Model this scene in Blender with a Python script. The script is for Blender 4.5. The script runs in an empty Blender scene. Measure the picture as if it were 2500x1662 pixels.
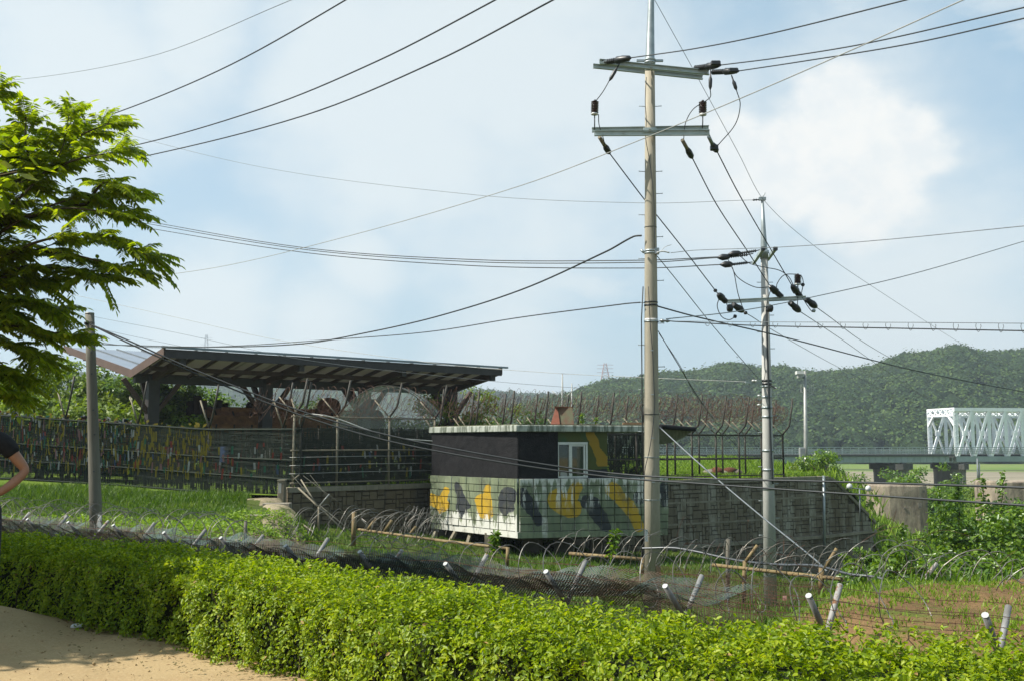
import bpy, math, random
import numpy as np
from mathutils import Vector, Matrix, Euler
random.seed(7); rng = np.random.default_rng(11)
R = math.radians
scn = bpy.context.scene
# ---------------------------------------------------------------- camera
FPX = 2453.0; CAMZ = 1.6; PITCH = R(5.93)
cd = bpy.data.cameras.new('camera'); cam = bpy.data.objects.new('camera', cd)
scn.collection.objects.link(cam); scn.camera = cam
cam.location = (0, 0, CAMZ); cam.rotation_euler = (R(90) + PITCH, 0, 0)
cd.sensor_fit = 'HORIZONTAL'; cd.sensor_width = 36.0; cd.lens = FPX / 2500 * 36
cd.clip_start = 0.1; cd.clip_end = 6000
# ---------------------------------------------------------------- light
SUN = Vector((-0.983, -0.18, 0)).normalized() * math.cos(R(50)) + Vector((0, 0, math.sin(R(50))))
world = bpy.data.worlds.new('World'); scn.world = world; world.use_nodes = True
def build_world():
    nt = world.node_tree; N = nt.nodes; L = nt.links
    for n in list(N): N.remove(n)
    out = N.new('ShaderNodeOutputWorld'); bg = N.new('ShaderNodeBackground'); L.new(bg.outputs[0], out.inputs[0])
    sky = N.new('ShaderNodeTexSky'); sky.sky_type = 'NISHITA'; sky.sun_disc = False
    sky.sun_elevation = R(50); sky.sun_rotation = math.atan2(SUN.x, SUN.y)
    sky.air_density = 1.0; sky.dust_density = 2.2; sky.ozone_density = 1.6; sky.altitude = 20
    bg.inputs[1].default_value = SKY_STRENGTH
    tc = N.new('ShaderNodeTexCoord')
    nm = N.new('ShaderNodeVectorMath'); nm.operation = 'NORMALIZE'; L.new(tc.outputs['Generated'], nm.inputs[0]); D = nm.outputs[0]
    def noise(scale, detail, rough, stretch=(1, 1, 1), off=(0, 0, 0)):
        mp = N.new('ShaderNodeMapping'); mp.inputs['Scale'].default_value = stretch; mp.inputs['Location'].default_value = off
        L.new(D, mp.inputs[0]); t = N.new('ShaderNodeTexNoise'); t.inputs['Scale'].default_value = scale
        t.inputs['Detail'].default_value = detail; t.inputs['Roughness'].default_value = rough
        L.new(mp.outputs[0], t.inputs['Vector']); return t.outputs[0]
    def m(op, a, b=None, c=None, clamp=False):
        n = N.new('ShaderNodeMath'); n.operation = op; n.use_clamp = clamp
        for i, v in enumerate((a, b, c)):
            if v is None: continue
            if isinstance(v, (int, float)): n.inputs[i].default_value = v
            else: L.new(v, n.inputs[i])
        return n.outputs[0]
    def mr(v, a, b, c=0., d=1.):
        n = N.new('ShaderNodeMapRange'); n.interpolation_type = 'SMOOTHSTEP'; L.new(v, n.inputs[0])
        for i, x in enumerate((a, b, c, d)): n.inputs[i + 1].default_value = x
        return n.outputs[0]
    def blob(sx, sy, r):          # direction of a cloud, radius in radians
        v = dirpx(sx, sy)
        n = N.new('ShaderNodeVectorMath'); n.operation = 'DISTANCE'; L.new(D, n.inputs[0]); n.inputs[1].default_value = v
        return m('SUBTRACT', 1.0, m('DIVIDE', n.outputs['Value'], r))
    n1 = noise(3.2, 8, .56, (1, 1, 2.6)); n2 = noise(9, 9, .6, (1, 1, 1.5), (3, 1, 2)); n3 = noise(26, 8, .62, (1, 1, 1.2), (7, 2, 1))
    nn = m('MULTIPLY_ADD', n2, .35, m('MULTIPLY_ADD', n3, .12, m('MULTIPLY', n1, .6)))       # about 0.53
    soft = None
    for b in ((2020, 380, .15), (1700, 330, .13), (1330, 200, .22), (1020, 240, .21), (1180, 40, .20), (1750, 470, .13), (820, 150, .13), (160, 110, .17), (460, 60, .10),
              (520, 760, .10), (780, 790, .08), (2230, 700, .16), (2120, 860, .13), (880, 650, .06), (1230, 860, .10)):
        v = blob(*b); soft = v if soft is None else m('MAXIMUM', soft, v)
    soft = m('MAXIMUM', soft, m('SUBTRACT', mr(n1, .42, .68), .75))                    # the rest of the sky, outside the frame too
    s = mr(m('ADD', soft, m('MULTIPLY', m('SUBTRACT', nn, .53), 2.0)), -.18, .80, 0, .78)
    cum = None
    for b in ((2060, 255, .045), (1990, 330, .055), (2090, 340, .06), (2170, 390, .055), (1960, 430, .065), (2100, 470, .075), (1880, 400, .05), (1830, 420, .05), (1780, 350, .045), (2200, 340, .04), (2150, 300, .035), (1990, 240, .03)):
        v = blob(*b); cum = v if cum is None else m('SMOOTH_MAX', cum, v, .1)
    c = mr(m('ADD', cum, m('MULTIPLY', m('SUBTRACT', nn, .53), 2.2)), -.06, .46, 0, .92)
    fade = mr(blob(2080, 300, .17), .0, .45)
    c = m('MULTIPLY', c, fade)
    hz = N.new('ShaderNodeSeparateXYZ'); L.new(D, hz.inputs[0])
    horizon = mr(hz.outputs[2], .0, .42, .62, .16)
    def mix(f, a, b):
        n = N.new('ShaderNodeMix'); n.data_type = 'RGBA'; L.new(f, n.inputs[0])
        for i, v in ((6, a), (7, b)):
            if isinstance(v, tuple): n.inputs[i].default_value = (*v, 1)
            else: L.new(v, n.inputs[i])
        return n.outputs[2]
    k = 1 / SKY_STRENGTH
    col = mix(horizon, sky.outputs[0], tuple(k * x for x in (.40, .49, .53)))
    cool = mix(m('MULTIPLY', mr(hz.outputs[2], .0, .6, .35, .55), 1.0), col, tuple(k * x for x in (.300, .455, .540)))
    col = mix(s, cool, tuple(k * x for x in (.535, .570, .572)))
    cc = mix(mr(n3, .35, .65), tuple(k * x for x in (.55, .575, .58)), tuple(k * x for x in (.62, .62, .60)))
    col = mix(c, col, cc)
    L.new(col, bg.inputs[0])
SKY_STRENGTH = 0.10; HAZE = 0.0003
def raydir(sx, sy):
    u = (sx - 1250) / FPX; v = (831 - sy) / FPX
    return Vector((u, math.cos(PITCH) - v * math.sin(PITCH), math.sin(PITCH) + v * math.cos(PITCH)))
def dirpx(sx, sy): return raydir(sx, sy).normalized()
build_world()
sd = bpy.data.lights.new('sun', 'SUN'); sd.energy = 5.0; sd.angle = R(.53); sd.color = (1, .955, .87)
so = bpy.data.objects.new('sun', sd); scn.collection.objects.link(so); so.rotation_euler = SUN.to_track_quat('Z', 'Y').to_euler(); so.location = (-20, -6, 40)
vs = scn.view_settings; vs.view_transform = 'Standard'; vs.look = 'None'; vs.gamma = 1; vs.exposure = 0.7; vs.use_curve_mapping = False
scn.render.engine = 'CYCLES'
# ---------------------------------------------------------------- helpers
K = 2500 / 2359.0
def P(sx, sy, d):                   # a point of the place: image column and row of the photograph and distance along the view
    r = raydir(sx, sy); return Vector((0, 0, CAMZ)) + r * (d / r.y)
def PD(x, y, d): return P(x * K, y * K, d)
def c6(x, y, d): return P(1400 + x / 2.09, y / 2.09, d)
def c8(x, y, d): return P(1650 + x / 2.85, 450 + y / 2.85, d)
col = scn.collection
def setp(o, label=None, cat=None, group=None, kind=None, category=None):
    cat = cat or category
    if label: o['label'] = label
    if cat: o['category'] = cat
    if group: o['group'] = group
    if kind: o['kind'] = kind
    return o
def empty(name, loc, label, cat, group=None):
    o = bpy.data.objects.new(name, None); col.objects.link(o); o.location = loc; o.empty_display_size = .3
    return setp(o, label, cat, group)
def wloc(o):
    v = Vector((0, 0, 0))
    while o is not None: v += o.location; o = o.parent
    return v
def link_mesh(name, me, parent=None, loc=(0, 0, 0), rotz=0):
    o = bpy.data.objects.new(name, me); col.objects.link(o); o.parent = parent; o.location = loc; o.rotation_euler = (0, 0, rotz); return o
def np_mesh(name, V, F, mats, parent=None, smooth=False, fmat=None, **tags):
    V = np.asarray(V, dtype=np.float32).reshape(-1, 3); F = np.asarray(F, dtype=np.int32)
    if parent is not None: V = V - np.array(wloc(parent), dtype=np.float32)
    me = bpy.data.meshes.new(name); k = F.shape[1]
    me.vertices.add(len(V)); me.vertices.foreach_set('co', V.ravel())
    me.loops.add(F.size); me.loops.foreach_set('vertex_index', F.ravel())
    me.polygons.add(len(F)); me.polygons.foreach_set('loop_start', np.arange(0, F.size, k, dtype=np.int32))
    me.polygons.foreach_set('loop_total', np.full(len(F), k, dtype=np.int32))
    if smooth: me.polygons.foreach_set('use_smooth', np.ones(len(F), dtype=bool))
    for m_ in (mats if isinstance(mats, (list, tuple)) else [mats]): me.materials.append(m_)
    if fmat is not None: me.polygons.foreach_set('material_index', np.asarray(fmat, dtype=np.int32))
    me.update(calc_edges=True); me.validate()
    o = link_mesh(name, me, parent); setp(o, **tags); return o
class MB:
    def __init__(s): s.v = []; s.f = []; s.sm = []
    def add(s, vs, fs, smooth=False):
        b = len(s.v); s.v += [tuple(v) for v in vs]; s.f += [tuple(b + i for i in f) for f in fs]; s.sm += [smooth] * len(fs); return s
    def hexa(s, p):   # 8 corners: bottom 4 ccw, top 4 ccw
        return s.add(p, [(3, 2, 1, 0), (4, 5, 6, 7), (0, 1, 5, 4), (1, 2, 6, 5), (2, 3, 7, 6), (3, 0, 4, 7)])
    def box(s, c, size, X=(1, 0, 0), Y=(0, 1, 0), Z=(0, 0, 1)):
        c = Vector(c); X, Y, Z = Vector(X).normalized() * size[0] / 2, Vector(Y).normalized() * size[1] / 2, Vector(Z).normalized() * size[2] / 2
        return s.hexa([c + a * X + b * Y + d * Z for d in (-1, 1) for a, b in ((-1, -1), (1, -1), (1, 1), (-1, 1))])
    def bar(s, a, b, w, h, up=(0, 0, 1)):
        a, b = Vector(a), Vector(b); Z = (b - a); ln = Z.length; Z.normalize(); up = Vector(up)
        if abs(Z.dot(up)) > .98: up = Vector((1, 0, 0))
        X = Z.cross(up).normalized(); Y = X.cross(Z)
        return s.box((a + b) / 2, (w, h, ln), X, Y, Z)
    def tube(s, pts, r, n=6, cap=True, smooth=True):
        pts = [Vector(p) for p in pts]; m = len(pts); rs = r if isinstance(r, (list, tuple)) else [r] * m
        b = len(s.v); prev = None
        for i, p in enumerate(pts):
            t = (pts[min(i + 1, m - 1)] - pts[max(i - 1, 0)])
            if t.length < 1e-9: t = Vector((0, 0, 1))
            t.normalize()
            if prev is None:
                a = Vector((0, 0, 1)) if abs(t.z) < .9 else Vector((1, 0, 0)); x = t.cross(a).normalized()
            else:
                x = (prev - t * prev.dot(t))
                x = x.normalized() if x.length > 1e-6 else t.orthogonal().normalized()
            prev = x; y = t.cross(x)
            for k in range(n):
                a = 2 * math.pi * k / n; s.v.append(tuple(p + (x * math.cos(a) + y * math.sin(a)) * rs[i]))
        for i in range(m - 1):
            for k in range(n):
                s.f.append((b + i * n + k, b + i * n + (k + 1) % n, b + (i + 1) * n + (k + 1) % n, b + (i + 1) * n + k)); s.sm.append(smooth)
        if cap:
            s.f.append(tuple(b + k for k in reversed(range(n)))); s.f.append(tuple(b + (m - 1) * n + k for k in range(n))); s.sm += [False, False]
        return s
    def lathe(s, a, b, prof, n=10):   # prof: list of (t along a->b, radius)
        a, b = Vector(a), Vector(b); return s.tube([a.lerp(b, t) for t, r in prof], [max(r, .0008) for t, r in prof], n, True, True) if False else s._lathe(a, b, prof, n)
    def _lathe(s, a, b, prof, n):
        Z = (b - a).normalized(); X = Z.orthogonal().normalized(); Y = Z.cross(X); base = len(s.v)
        for t, r in prof:
            p = a.lerp(b, t)
            for k in range(n):
                q = 2 * math.pi * k / n; s.v.append(tuple(p + (X * math.cos(q) + Y * math.sin(q)) * max(r, .0008)))
        for i in range(len(prof) - 1):
            for k in range(n):
                s.f.append((base + i * n + k, base + i * n + (k + 1) % n, base + (i + 1) * n + (k + 1) % n, base + (i + 1) * n + k)); s.sm.append(True)
        s.f.append(tuple(base + k for k in reversed(range(n)))); s.f.append(tuple(base + (len(prof) - 1) * n + k for k in range(n))); s.sm += [False, False]
        return s
    def prism(s, poly, z0, z1):      # plan polygon (ccw), z values numbers or lists
        n = len(poly); z0 = z0 if isinstance(z0, (list, tuple)) else [z0] * n; z1 = z1 if isinstance(z1, (list, tuple)) else [z1] * n
        vs = [(p[0], p[1], z) for p, z in zip(poly, z0)] + [(p[0], p[1], z) for p, z in zip(poly, z1)]
        return s.add(vs, [tuple(reversed(range(n))), tuple(range(n, 2 * n))] + [(i, (i + 1) % n, n + (i + 1) % n, n + i) for i in range(n)])
    def build(s, name, mats, parent=None, bevel=0, **tags):
        off = wloc(parent) if parent is not None else Vector((0, 0, 0))
        me = bpy.data.meshes.new(name); me.from_pydata([(v[0] - off.x, v[1] - off.y, v[2] - off.z) for v in s.v], [], s.f)
        me.polygons.foreach_set('use_smooth', s.sm)
        for m_ in (mats if isinstance(mats, (list, tuple)) else [mats]): me.materials.append(m_)
        me.update()
        o = link_mesh(name, me, parent)
        if bevel:
            bv = o.modifiers.new('bevel', 'BEVEL'); bv.width = bevel; bv.segments = 1; bv.limit_method = 'ANGLE'
        return setp(o, **tags)
def spline(pts, n=8):
    pts = [Vector(p) for p in pts]
    if len(pts) < 3: return [pts[0].lerp(pts[-1], i / n) for i in range(n + 1)]
    out = []
    q = [pts[0] * 2 - pts[1]] + pts + [pts[-1] * 2 - pts[-2]]
    for i in range(1, len(q) - 2):
        p0, p1, p2, p3 = q[i - 1:i + 3]
        d1 = max((p2 - p1).length, 1e-6)
        t1 = (p2 - p0) * (d1 / max((p2 - p1).length + (p1 - p0).length, 1e-6)); t2 = (p3 - p1) * (d1 / max((p3 - p2).length + (p2 - p1).length, 1e-6))
        for k in range(n):
            t = k / n; a = 2 * t**3 - 3 * t**2 + 1; b = t**3 - 2 * t**2 + t; c = -2 * t**3 + 3 * t**2; e = t**3 - t**2
            out.append(p1 * a + t1 * b + p2 * c + t2 * e)
    return out + [pts[-1]]
# ---------------------------------------------------------------- materials
class NG:
    def __init__(s, name):
        s.m = bpy.data.materials.new(name); s.m.use_nodes = True; s.nt = s.m.node_tree; s.N = s.nt.nodes; s.L = s.nt.links
        s.b = s.N['Principled BSDF']; s.out = s.N['Material Output']
        s.geo = s.N.new('ShaderNodeNewGeometry'); s.pos = s.geo.outputs['Position']
    def inp(s, sock, v):
        if isinstance(v, bpy.types.NodeSocket): s.L.new(v, sock)
        elif isinstance(v, (tuple, list)) and len(v) == 3 and sock.type == 'RGBA': sock.default_value = (*v, 1)
        else: sock.default_value = v
    def math(s, op, a, b=None, c=None, clamp=False):
        n = s.N.new('ShaderNodeMath'); n.operation = op; n.use_clamp = clamp
        for i, v in enumerate((a, b, c)):
            if v is not None: s.inp(n.inputs[i], v)
        return n.outputs[0]
    def vec(s, op, a, b=None, sc=None):
        n = s.N.new('ShaderNodeVectorMath'); n.operation = op; s.inp(n.inputs[0], a)
        if b is not None: s.inp(n.inputs[1], b)
        if sc is not None: s.inp(n.inputs['Scale'], sc)
        return n.outputs['Value'] if op in ('DOT_PRODUCT', 'LENGTH', 'DISTANCE') else n.outputs[0]
    def noise(s, scale, detail=4, rough=.6, stretch=None, v=None, out=0):
        v = v or s.pos
        if stretch:
            mp = s.N.new('ShaderNodeMapping'); mp.inputs['Scale'].default_value = stretch; s.L.new(v, mp.inputs[0]); v = mp.outputs[0]
        t = s.N.new('ShaderNodeTexNoise'); t.inputs['Scale'].default_value = scale; t.inputs['Detail'].default_value = detail; t.inputs['Roughness'].default_value = rough
        s.L.new(v, t.inputs['Vector']); return t.outputs[out]
    def mr(s, v, a, b, c=0., d=1., smooth=True):
        n = s.N.new('ShaderNodeMapRange'); n.interpolation_type = 'SMOOTHSTEP' if smooth else 'LINEAR'; s.inp(n.inputs[0], v)
        for i, x in enumerate((a, b, c, d)): s.inp(n.inputs[i + 1], x)
        return n.outputs[0]
    def mix(s, f, a, b, mode='MIX'):
        n = s.N.new('ShaderNodeMix'); n.data_type = 'RGBA'; n.blend_type = mode; s.inp(n.inputs[0], f); s.inp(n.inputs[6], a); s.inp(n.inputs[7], b); return n.outputs[2]
    def ramp(s, v, stops):
        n = s.N.new('ShaderNodeValToRGB'); s.L.new(v, n.inputs[0]); e = n.color_ramp.elements
        while len(e) < len(stops): e.new(.5)
        for i, (p, c) in enumerate(stops): e[i].position = p; e[i].color = (*c, 1)
        return n.outputs[0]
    def bump(s, h, strength=.4, dist=.02):
        n = s.N.new('ShaderNodeBump'); n.inputs['Strength'].default_value = strength; n.inputs['Distance'].default_value = dist; s.L.new(h, n.inputs['Height'])
        s.L.new(n.outputs[0], s.b.inputs['Normal'])
    def done(s, color, rough=.8, metal=0., spec=None):
        s.inp(s.b.inputs['Base Color'], color); s.inp(s.b.inputs['Roughness'], rough); s.b.inputs['Metallic'].default_value = metal
        if spec is not None: s.b.inputs['Specular IOR Level'].default_value = spec
        return s.m
def simple(name, c1, c2=None, scale=6, rough=.75, metal=0., bump=.25, stretch=None, island=False, spec=.3, bd=.01):
    g = NG(name); c2 = c2 or tuple(x * .7 for x in c1); c1 = tuple(x * .80 for x in c1); c2 = tuple(x * .80 for x in c2)
    f = g.noise(scale, 5, .65, stretch)
    if island: f = g.math('ADD', g.math('MULTIPLY', f, .5), g.math('MULTIPLY', g.geo.outputs['Random Per Island'], .5))
    c = g.mix(g.mr(f, .3, .7), c1, c2)
    fine = g.noise(scale * 9, 3, .6, stretch)
    c = g.mix(g.mr(fine, .35, .8, 0, .35), c, tuple(x * .6 for x in c1))
    if bump: g.bump(fine, bump, bd)
    return g.done(c, rough, metal, spec)
def leafmat(name, stops, trans=.35, tcol=None, rough=.45, clump=1.2, spec=.35):
    g = NG(name)
    f = g.math('ADD', g.math('MULTIPLY', g.geo.outputs['Random Per Island'], .65), g.math('MULTIPLY', g.noise(clump, 3), .45))
    c = g.ramp(f, stops)
    g.done(c, rough, 0, spec)
    t = g.N.new('ShaderNodeBsdfTranslucent'); tc = g.mix(1.0, c, tcol or (1.0, 1.0, .35), 'MULTIPLY')
    tb = g.vec('SCALE', tc, sc=1.7); g.L.new(tb, t.inputs[0])
    mx = g.N.new('ShaderNodeMixShader'); mx.inputs[0].default_value = trans
    g.L.new(g.b.outputs[0], mx.inputs[1]); g.L.new(t.outputs[0], mx.inputs[2]); g.L.new(mx.outputs[0], g.out.inputs[0]); return g.m
M = {}
M['hedge'] = leafmat('hedge_leaf', [(.1, (.045, .085, .005)), (.45, (.155, .235, .007)), (.8, (.27, .335, .010)), (1, (.37, .39, .035))], .40, (1, 1, .2), .46, 1.5, .3)
M['ash'] = leafmat('ash_leaf', [(.1, (.09, .14, .010)), (.5, (.17, .23, .012)), (.85, (.26, .30, .016)), (1, (.32, .34, .04))], .62, (1, 1, .2), .30, .8, .5)
M['tree'] = leafmat('tree_leaf', [(.15, (.045, .085, .010)), (.5, (.11, .17, .014)), (.85, (.18, .24, .018)), (1, (.24, .28, .03))], .35, (1, 1, .3), .5, .35)
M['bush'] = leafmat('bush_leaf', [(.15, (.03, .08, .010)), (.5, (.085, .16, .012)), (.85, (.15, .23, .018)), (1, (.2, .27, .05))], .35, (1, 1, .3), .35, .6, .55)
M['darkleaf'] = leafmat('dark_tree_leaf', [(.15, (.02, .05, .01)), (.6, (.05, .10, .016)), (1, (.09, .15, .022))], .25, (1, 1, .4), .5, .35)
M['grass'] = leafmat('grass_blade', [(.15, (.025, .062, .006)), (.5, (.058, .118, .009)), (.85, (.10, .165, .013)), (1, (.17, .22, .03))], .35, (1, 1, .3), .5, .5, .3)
M['meadow'] = leafmat('meadow_blade', [(.15, (.06, .11, .01)), (.5, (.13, .22, .015)), (.85, (.2, .29, .03)), (1, (.28, .30, .07))], .35, (1, 1, .4), .55, .25, .25)
def forestmat(name, a, b, c_):
    g = NG(name); f = g.math('ADD', g.math('MULTIPLY', g.geo.outputs['Random Per Island'], .75), g.math('MULTIPLY', g.noise(.02, 3), .35))
    c = g.ramp(f, [(.1, a), (.55, b), (1, c_)]); n = g.noise(.9, 5, .75)
    c = g.mix(g.mr(n, .35, .65, 0, .65), c, tuple(x * .45 for x in b)); g.bump(n, 1.0, 1.6); return g.done(c, .8, 0, .15)
def forestleaf():
    g = NG('forest_leaves'); f = g.math('ADD', g.math('MULTIPLY', g.geo.outputs['Random Per Island'], .30), g.math('MULTIPLY', g.noise(.13, 2, .5), .75)); f = g.math('ADD', f, g.math('MULTIPLY', g.math('SUBTRACT', g.noise(.012, 3), .5), .9)); at_ = g.N.new('ShaderNodeAttribute'); at_.attribute_name = 'tree_tint'; f = g.math('ADD', f, g.math('MULTIPLY', g.math('SUBTRACT', at_.outputs['Fac'], .5), .42))
    g.done(g.ramp(f, [(.28, (.014, .034, .012)), (.52, (.034, .070, .017)), (.8, (.078, .122, .024))]), .6, 0, .2); t = g.N.new('ShaderNodeBsdfTranslucent'); t.inputs[0].default_value = (.12, .17, .03, 1); mx = g.N.new('ShaderNodeMixShader'); mx.inputs[0].default_value = .2
    g.L.new(g.b.outputs[0], mx.inputs[1]); g.L.new(t.outputs[0], mx.inputs[2]); g.L.new(mx.outputs[0], g.out.inputs[0]); return g.m
M['forest'] = forestmat('forest_crown', (.014, .032, .010), (.025, .050, .013), (.04, .07, .018)); M['forestleaf'] = forestleaf()
M['bark'] = simple('bark', (.16, .12, .08), (.07, .055, .04), 5, .9, stretch=(1, 1, .2), bump=.6)
M['twig'] = simple('twig', (.10, .075, .04), (.05, .045, .02), 8, .9)
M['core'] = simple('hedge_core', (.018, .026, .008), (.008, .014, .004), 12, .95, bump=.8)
def grassground(name, a, b, dirt, dk=.6):
    g = NG(name); c = g.mix(g.mr(g.noise(.5, 5), .35, .65), a, b); c = g.mix(g.mr(g.noise(.9, 6, .7, v=g.vec('ADD', g.pos, (9., 4., 2.))), dk, dk + .12), c, dirt)
    f = g.noise(14, 4, .7); c = g.mix(g.mr(f, .35, .7, 0, .5), c, tuple(x * .4 for x in a)); g.bump(f, .8, .05); return g.done(c, .95, 0, .1)
def slopemat():
    g = NG('slope_soil'); c = g.mix(g.mr(g.noise(.5, 5), .35, .65), (.045, .070, .013), (.075, .10, .02)); d = g.vec('DOT_PRODUCT', g.vec('SUBTRACT', g.pos, (4.11, 8.7, 0.)), (.63, .777, 0.))
    dm = g.math('MULTIPLY', g.mr(g.math('ADD', d, g.math('MULTIPLY', g.noise(.8, 4), 2.2)), 4.2, 2.4), .9); c = g.mix(dm, c, g.mix(g.mr(g.noise(2.5, 5, .7), .4, .6), (.11, .085, .05), (.06, .05, .03)))
    f = g.noise(14, 4, .7); c = g.mix(g.mr(f, .35, .7, 0, .5), c, (.03, .035, .012)); g.bump(f, .8, .05); return g.done(c, .95, 0, .1)
M['lawn'] = slopemat()
M['plateau'] = grassground('meadow_soil', (.09, .15, .018), (.14, .20, .022), (.2, .16, .08), .62)
def pathmat():
    g = NG('sandy_path'); c = g.mix(g.mr(g.noise(.55, 5), .3, .7), (.35, .255, .13), (.27, .19, .095))
    c = g.mix(g.mr(g.noise(2.2, 6, .7), .52, .72, 0, .7), c, (.33, .22, .11))
    f = g.noise(45, 5, .75); c = g.mix(g.mr(f, .4, .75, 0, .5), c, (.48, .37, .22)); c = g.mix(g.mr(g.noise(120, 2), .62, .7, 0, .6), c, (.2, .14, .08))
    g.bump(g.math('ADD', f, g.math('MULTIPLY', g.noise(4, 4), 2)), .5, .015); return g.done(c, .95, 0, .15)
M['path'] = pathmat()
M['mound'] = grassground('mound_soil', (.20, .125, .058), (.13, .08, .038), (.085, .115, .02), .50)
def flatmat():
    g = NG('river_flat'); sp = g.N.new('ShaderNodeSeparateXYZ'); g.L.new(g.pos, sp.inputs[0])
    wob = g.math('MULTIPLY_ADD', g.noise(.012, 4), 60, sp.outputs[1]); wob = g.math('MULTIPLY_ADD', sp.outputs[0], .10, wob)
    c = g.mix(g.mr(g.noise(.05, 6, .7), .35, .65), (.10, .16, .03), (.17, .20, .06))
    mud = g.math('MULTIPLY', g.mr(wob, 205, 222), g.mr(wob, 330, 350, 1, 0)); c = g.mix(mud, c, g.mix(g.mr(g.noise(.3, 5, .6, (.1, 1, 1)), .4, .6), (.17, .15, .10), (.25, .22, .16)))
    dk = g.math('MULTIPLY', g.mr(wob, 348, 356), g.mr(wob, 362, 372, 1, 0)); c = g.mix(g.math('MULTIPLY', dk, .7), c, (.05, .06, .03))
    g.bump(g.noise(1.5, 5), .6, .3); return g.done(c, .9, 0, .15)
M['flat'] = flatmat()
M['conc_pole'] = simple('pole_concrete', (.42, .375, .285), (.33, .295, .225), 3, .8, stretch=(1, 1, .25), bump=.15)
M['conc_pole2'] = simple('pale_pole_concrete', (.54, .53, .49), (.43, .42, .385), 3, .75, stretch=(1, 1, .25), bump=.15)
M['galv'] = simple('galvanised_steel', (.42, .46, .46), (.30, .34, .34), 5, .45, .55, .1)
M['arm'] = simple('crossarm_steel', (.50, .57, .56), (.38, .45, .44), 4, .5, .15, .1)
M['blackrub'] = simple('black_rubber', (.012, .015, .016), (.02, .02, .02), 8, .42, 0, .1, spec=.5)
M['brownpor'] = simple('brown_porcelain', (.045, .018, .014), (.025, .012, .010), 8, .25, 0, 0, spec=.6)
M['whitepor'] = simple('white_porcelain', (.7, .7, .68), (.55, .55, .53), 8, .3, 0, 0, spec=.6)
M['cable'] = simple('black_cable', (.03, .035, .038), (.045, .05, .05), 8, .5, 0, 0)
M['cable_grey'] = simple('grey_cable', (.22, .24, .25), (.15, .17, .18), 4, .5, .3, 0)
M['cable_pale'] = simple('pale_cable', (.45, .45, .42), (.33, .33, .30), 4, .5, .3, 0)
M['hose'] = simple('hose', (.09, .10, .11), (.06, .065, .07), 4, .35, 0, 0, spec=.6)
M['oldwood'] = simple('weathered_wood', (.20, .185, .145), (.12, .11, .085), 4, .85, stretch=(1, 1, .12), bump=.5)
M['white'] = simple('white_paint', (.52, .53, .52), (.42, .43, .41), 3, .5, 0, .05)
M['pipe'] = simple('pipe_paint', (.30, .30, .29), (.20, .19, .17), 7, .55, .1, .2)
def rustpipe():
    g = NG('rusty_pipe'); c = g.mix(g.mr(g.noise(9, 5, .7), .52, .62), (.27, .26, .24), (.16, .07, .025)); return g.done(c, .7, .1)
M['rustpipe'] = rustpipe()
M['yellowpipe'] = simple('faded_yellow_paint', (.30, .22, .10), (.16, .11, .055), 6, .7, 0, .3)
M['darksteel'] = simple('dark_fence_steel', (.040, .038, .030), (.07, .06, .045), 5, .6, .2, .2)
M['rust'] = simple('rust', (.17, .065, .03), (.09, .035, .02), 5, .9, 0, .6)
M['rustwire'] = simple('rusty_wire', (.13, .06, .035), (.07, .045, .035), 3, .8, .2, 0)
M['coil'] = simple('razor_wire', (.27, .265, .24), (.15, .125, .10), 5, .5, .4, 0)
M['net'] = simple('green_shade_net', (.020, .030, .021), (.03, .038, .024), 2, .9, 0, 0)
M['chain'] = simple('chain_link', (.085, .085, .06), (.055, .055, .04), 3, .7, .2, 0)
M['meshteal'] = simple('teal_mesh', (.085, .135, .13), (.05, .07, .065), 1.5, .6, .2, 0)
M['meshbrown'] = simple('brown_mesh', (.11, .08, .05), (.06, .05, .036), 1.5, .8, 0, 0)
M['beige'] = simple('beige_steel', (.27, .24, .17), (.19, .16, .11), 5, .7, .1, .2)
def stonemat(name, a, b, stain):
    a, b, stain = [tuple(x * .85 for x in q) for q in (a, b, stain)]
    g = NG(name); f = g.math('ADD', g.math('MULTIPLY', g.geo.outputs['Random Per Island'], .25), g.math('MULTIPLY', g.noise(.7, 5), .85))
    oi = g.N.new('ShaderNodeObjectInfo'); f = g.math('ADD', f, g.math('MULTIPLY_ADD', oi.outputs['Random'], .16, -.08))
    c = g.mix(g.mr(f, .25, .8), a, b); c = g.mix(g.mr(g.noise(1.4, 6, .7, (1, 1, .18)), .46, .64, 0, .85), c, stain)
    fn = g.noise(14, 5, .7); c = g.mix(g.mr(fn, .45, .8, 0, .4), c, tuple(x * .5 for x in b)); g.bump(fn, .6, .02); return g.done(c, .9, 0, .15)
M['stone'] = stonemat('brown_ashlar', (.19, .155, .10), (.12, .095, .06), (.10, .09, .07))
M['stone2'] = stonemat('grey_ashlar', (.20, .172, .118), (.125, .105, .07), (.34, .325, .26))
M['mortar'] = simple('dark_joint', (.085, .075, .055), (.11, .095, .07), 6, .95)
M['coping'] = simple('concrete_coping', (.30, .27, .20), (.19, .17, .12), 2.5, .9, stretch=(1, 1, .4))
M['oldconc'] = simple('old_pier_concrete', (.46, .38, .28), (.14, .11, .085), 1.3, .9, stretch=(1, 1, .35), bump=.5, bd=.05)
M['pierconc'] = simple('bridge_pier_concrete', (.26, .24, .20), (.12, .115, .10), .5, .9, stretch=(1, 1, .2), bump=.3, bd=.05)
M['pierdark'] = simple('bridge_pier_cap', (.06, .06, .055), (.10, .10, .09), .8, .9)
M['truss'] = simple('bridge_white_paint', (.98, 1., 1.), (.88, .92, .95), .4, .5, 0, 0)
M['girder'] = simple('girder_paint', (.36, .43, .42), (.28, .34, .33), .4, .6, 0, 0)
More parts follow.
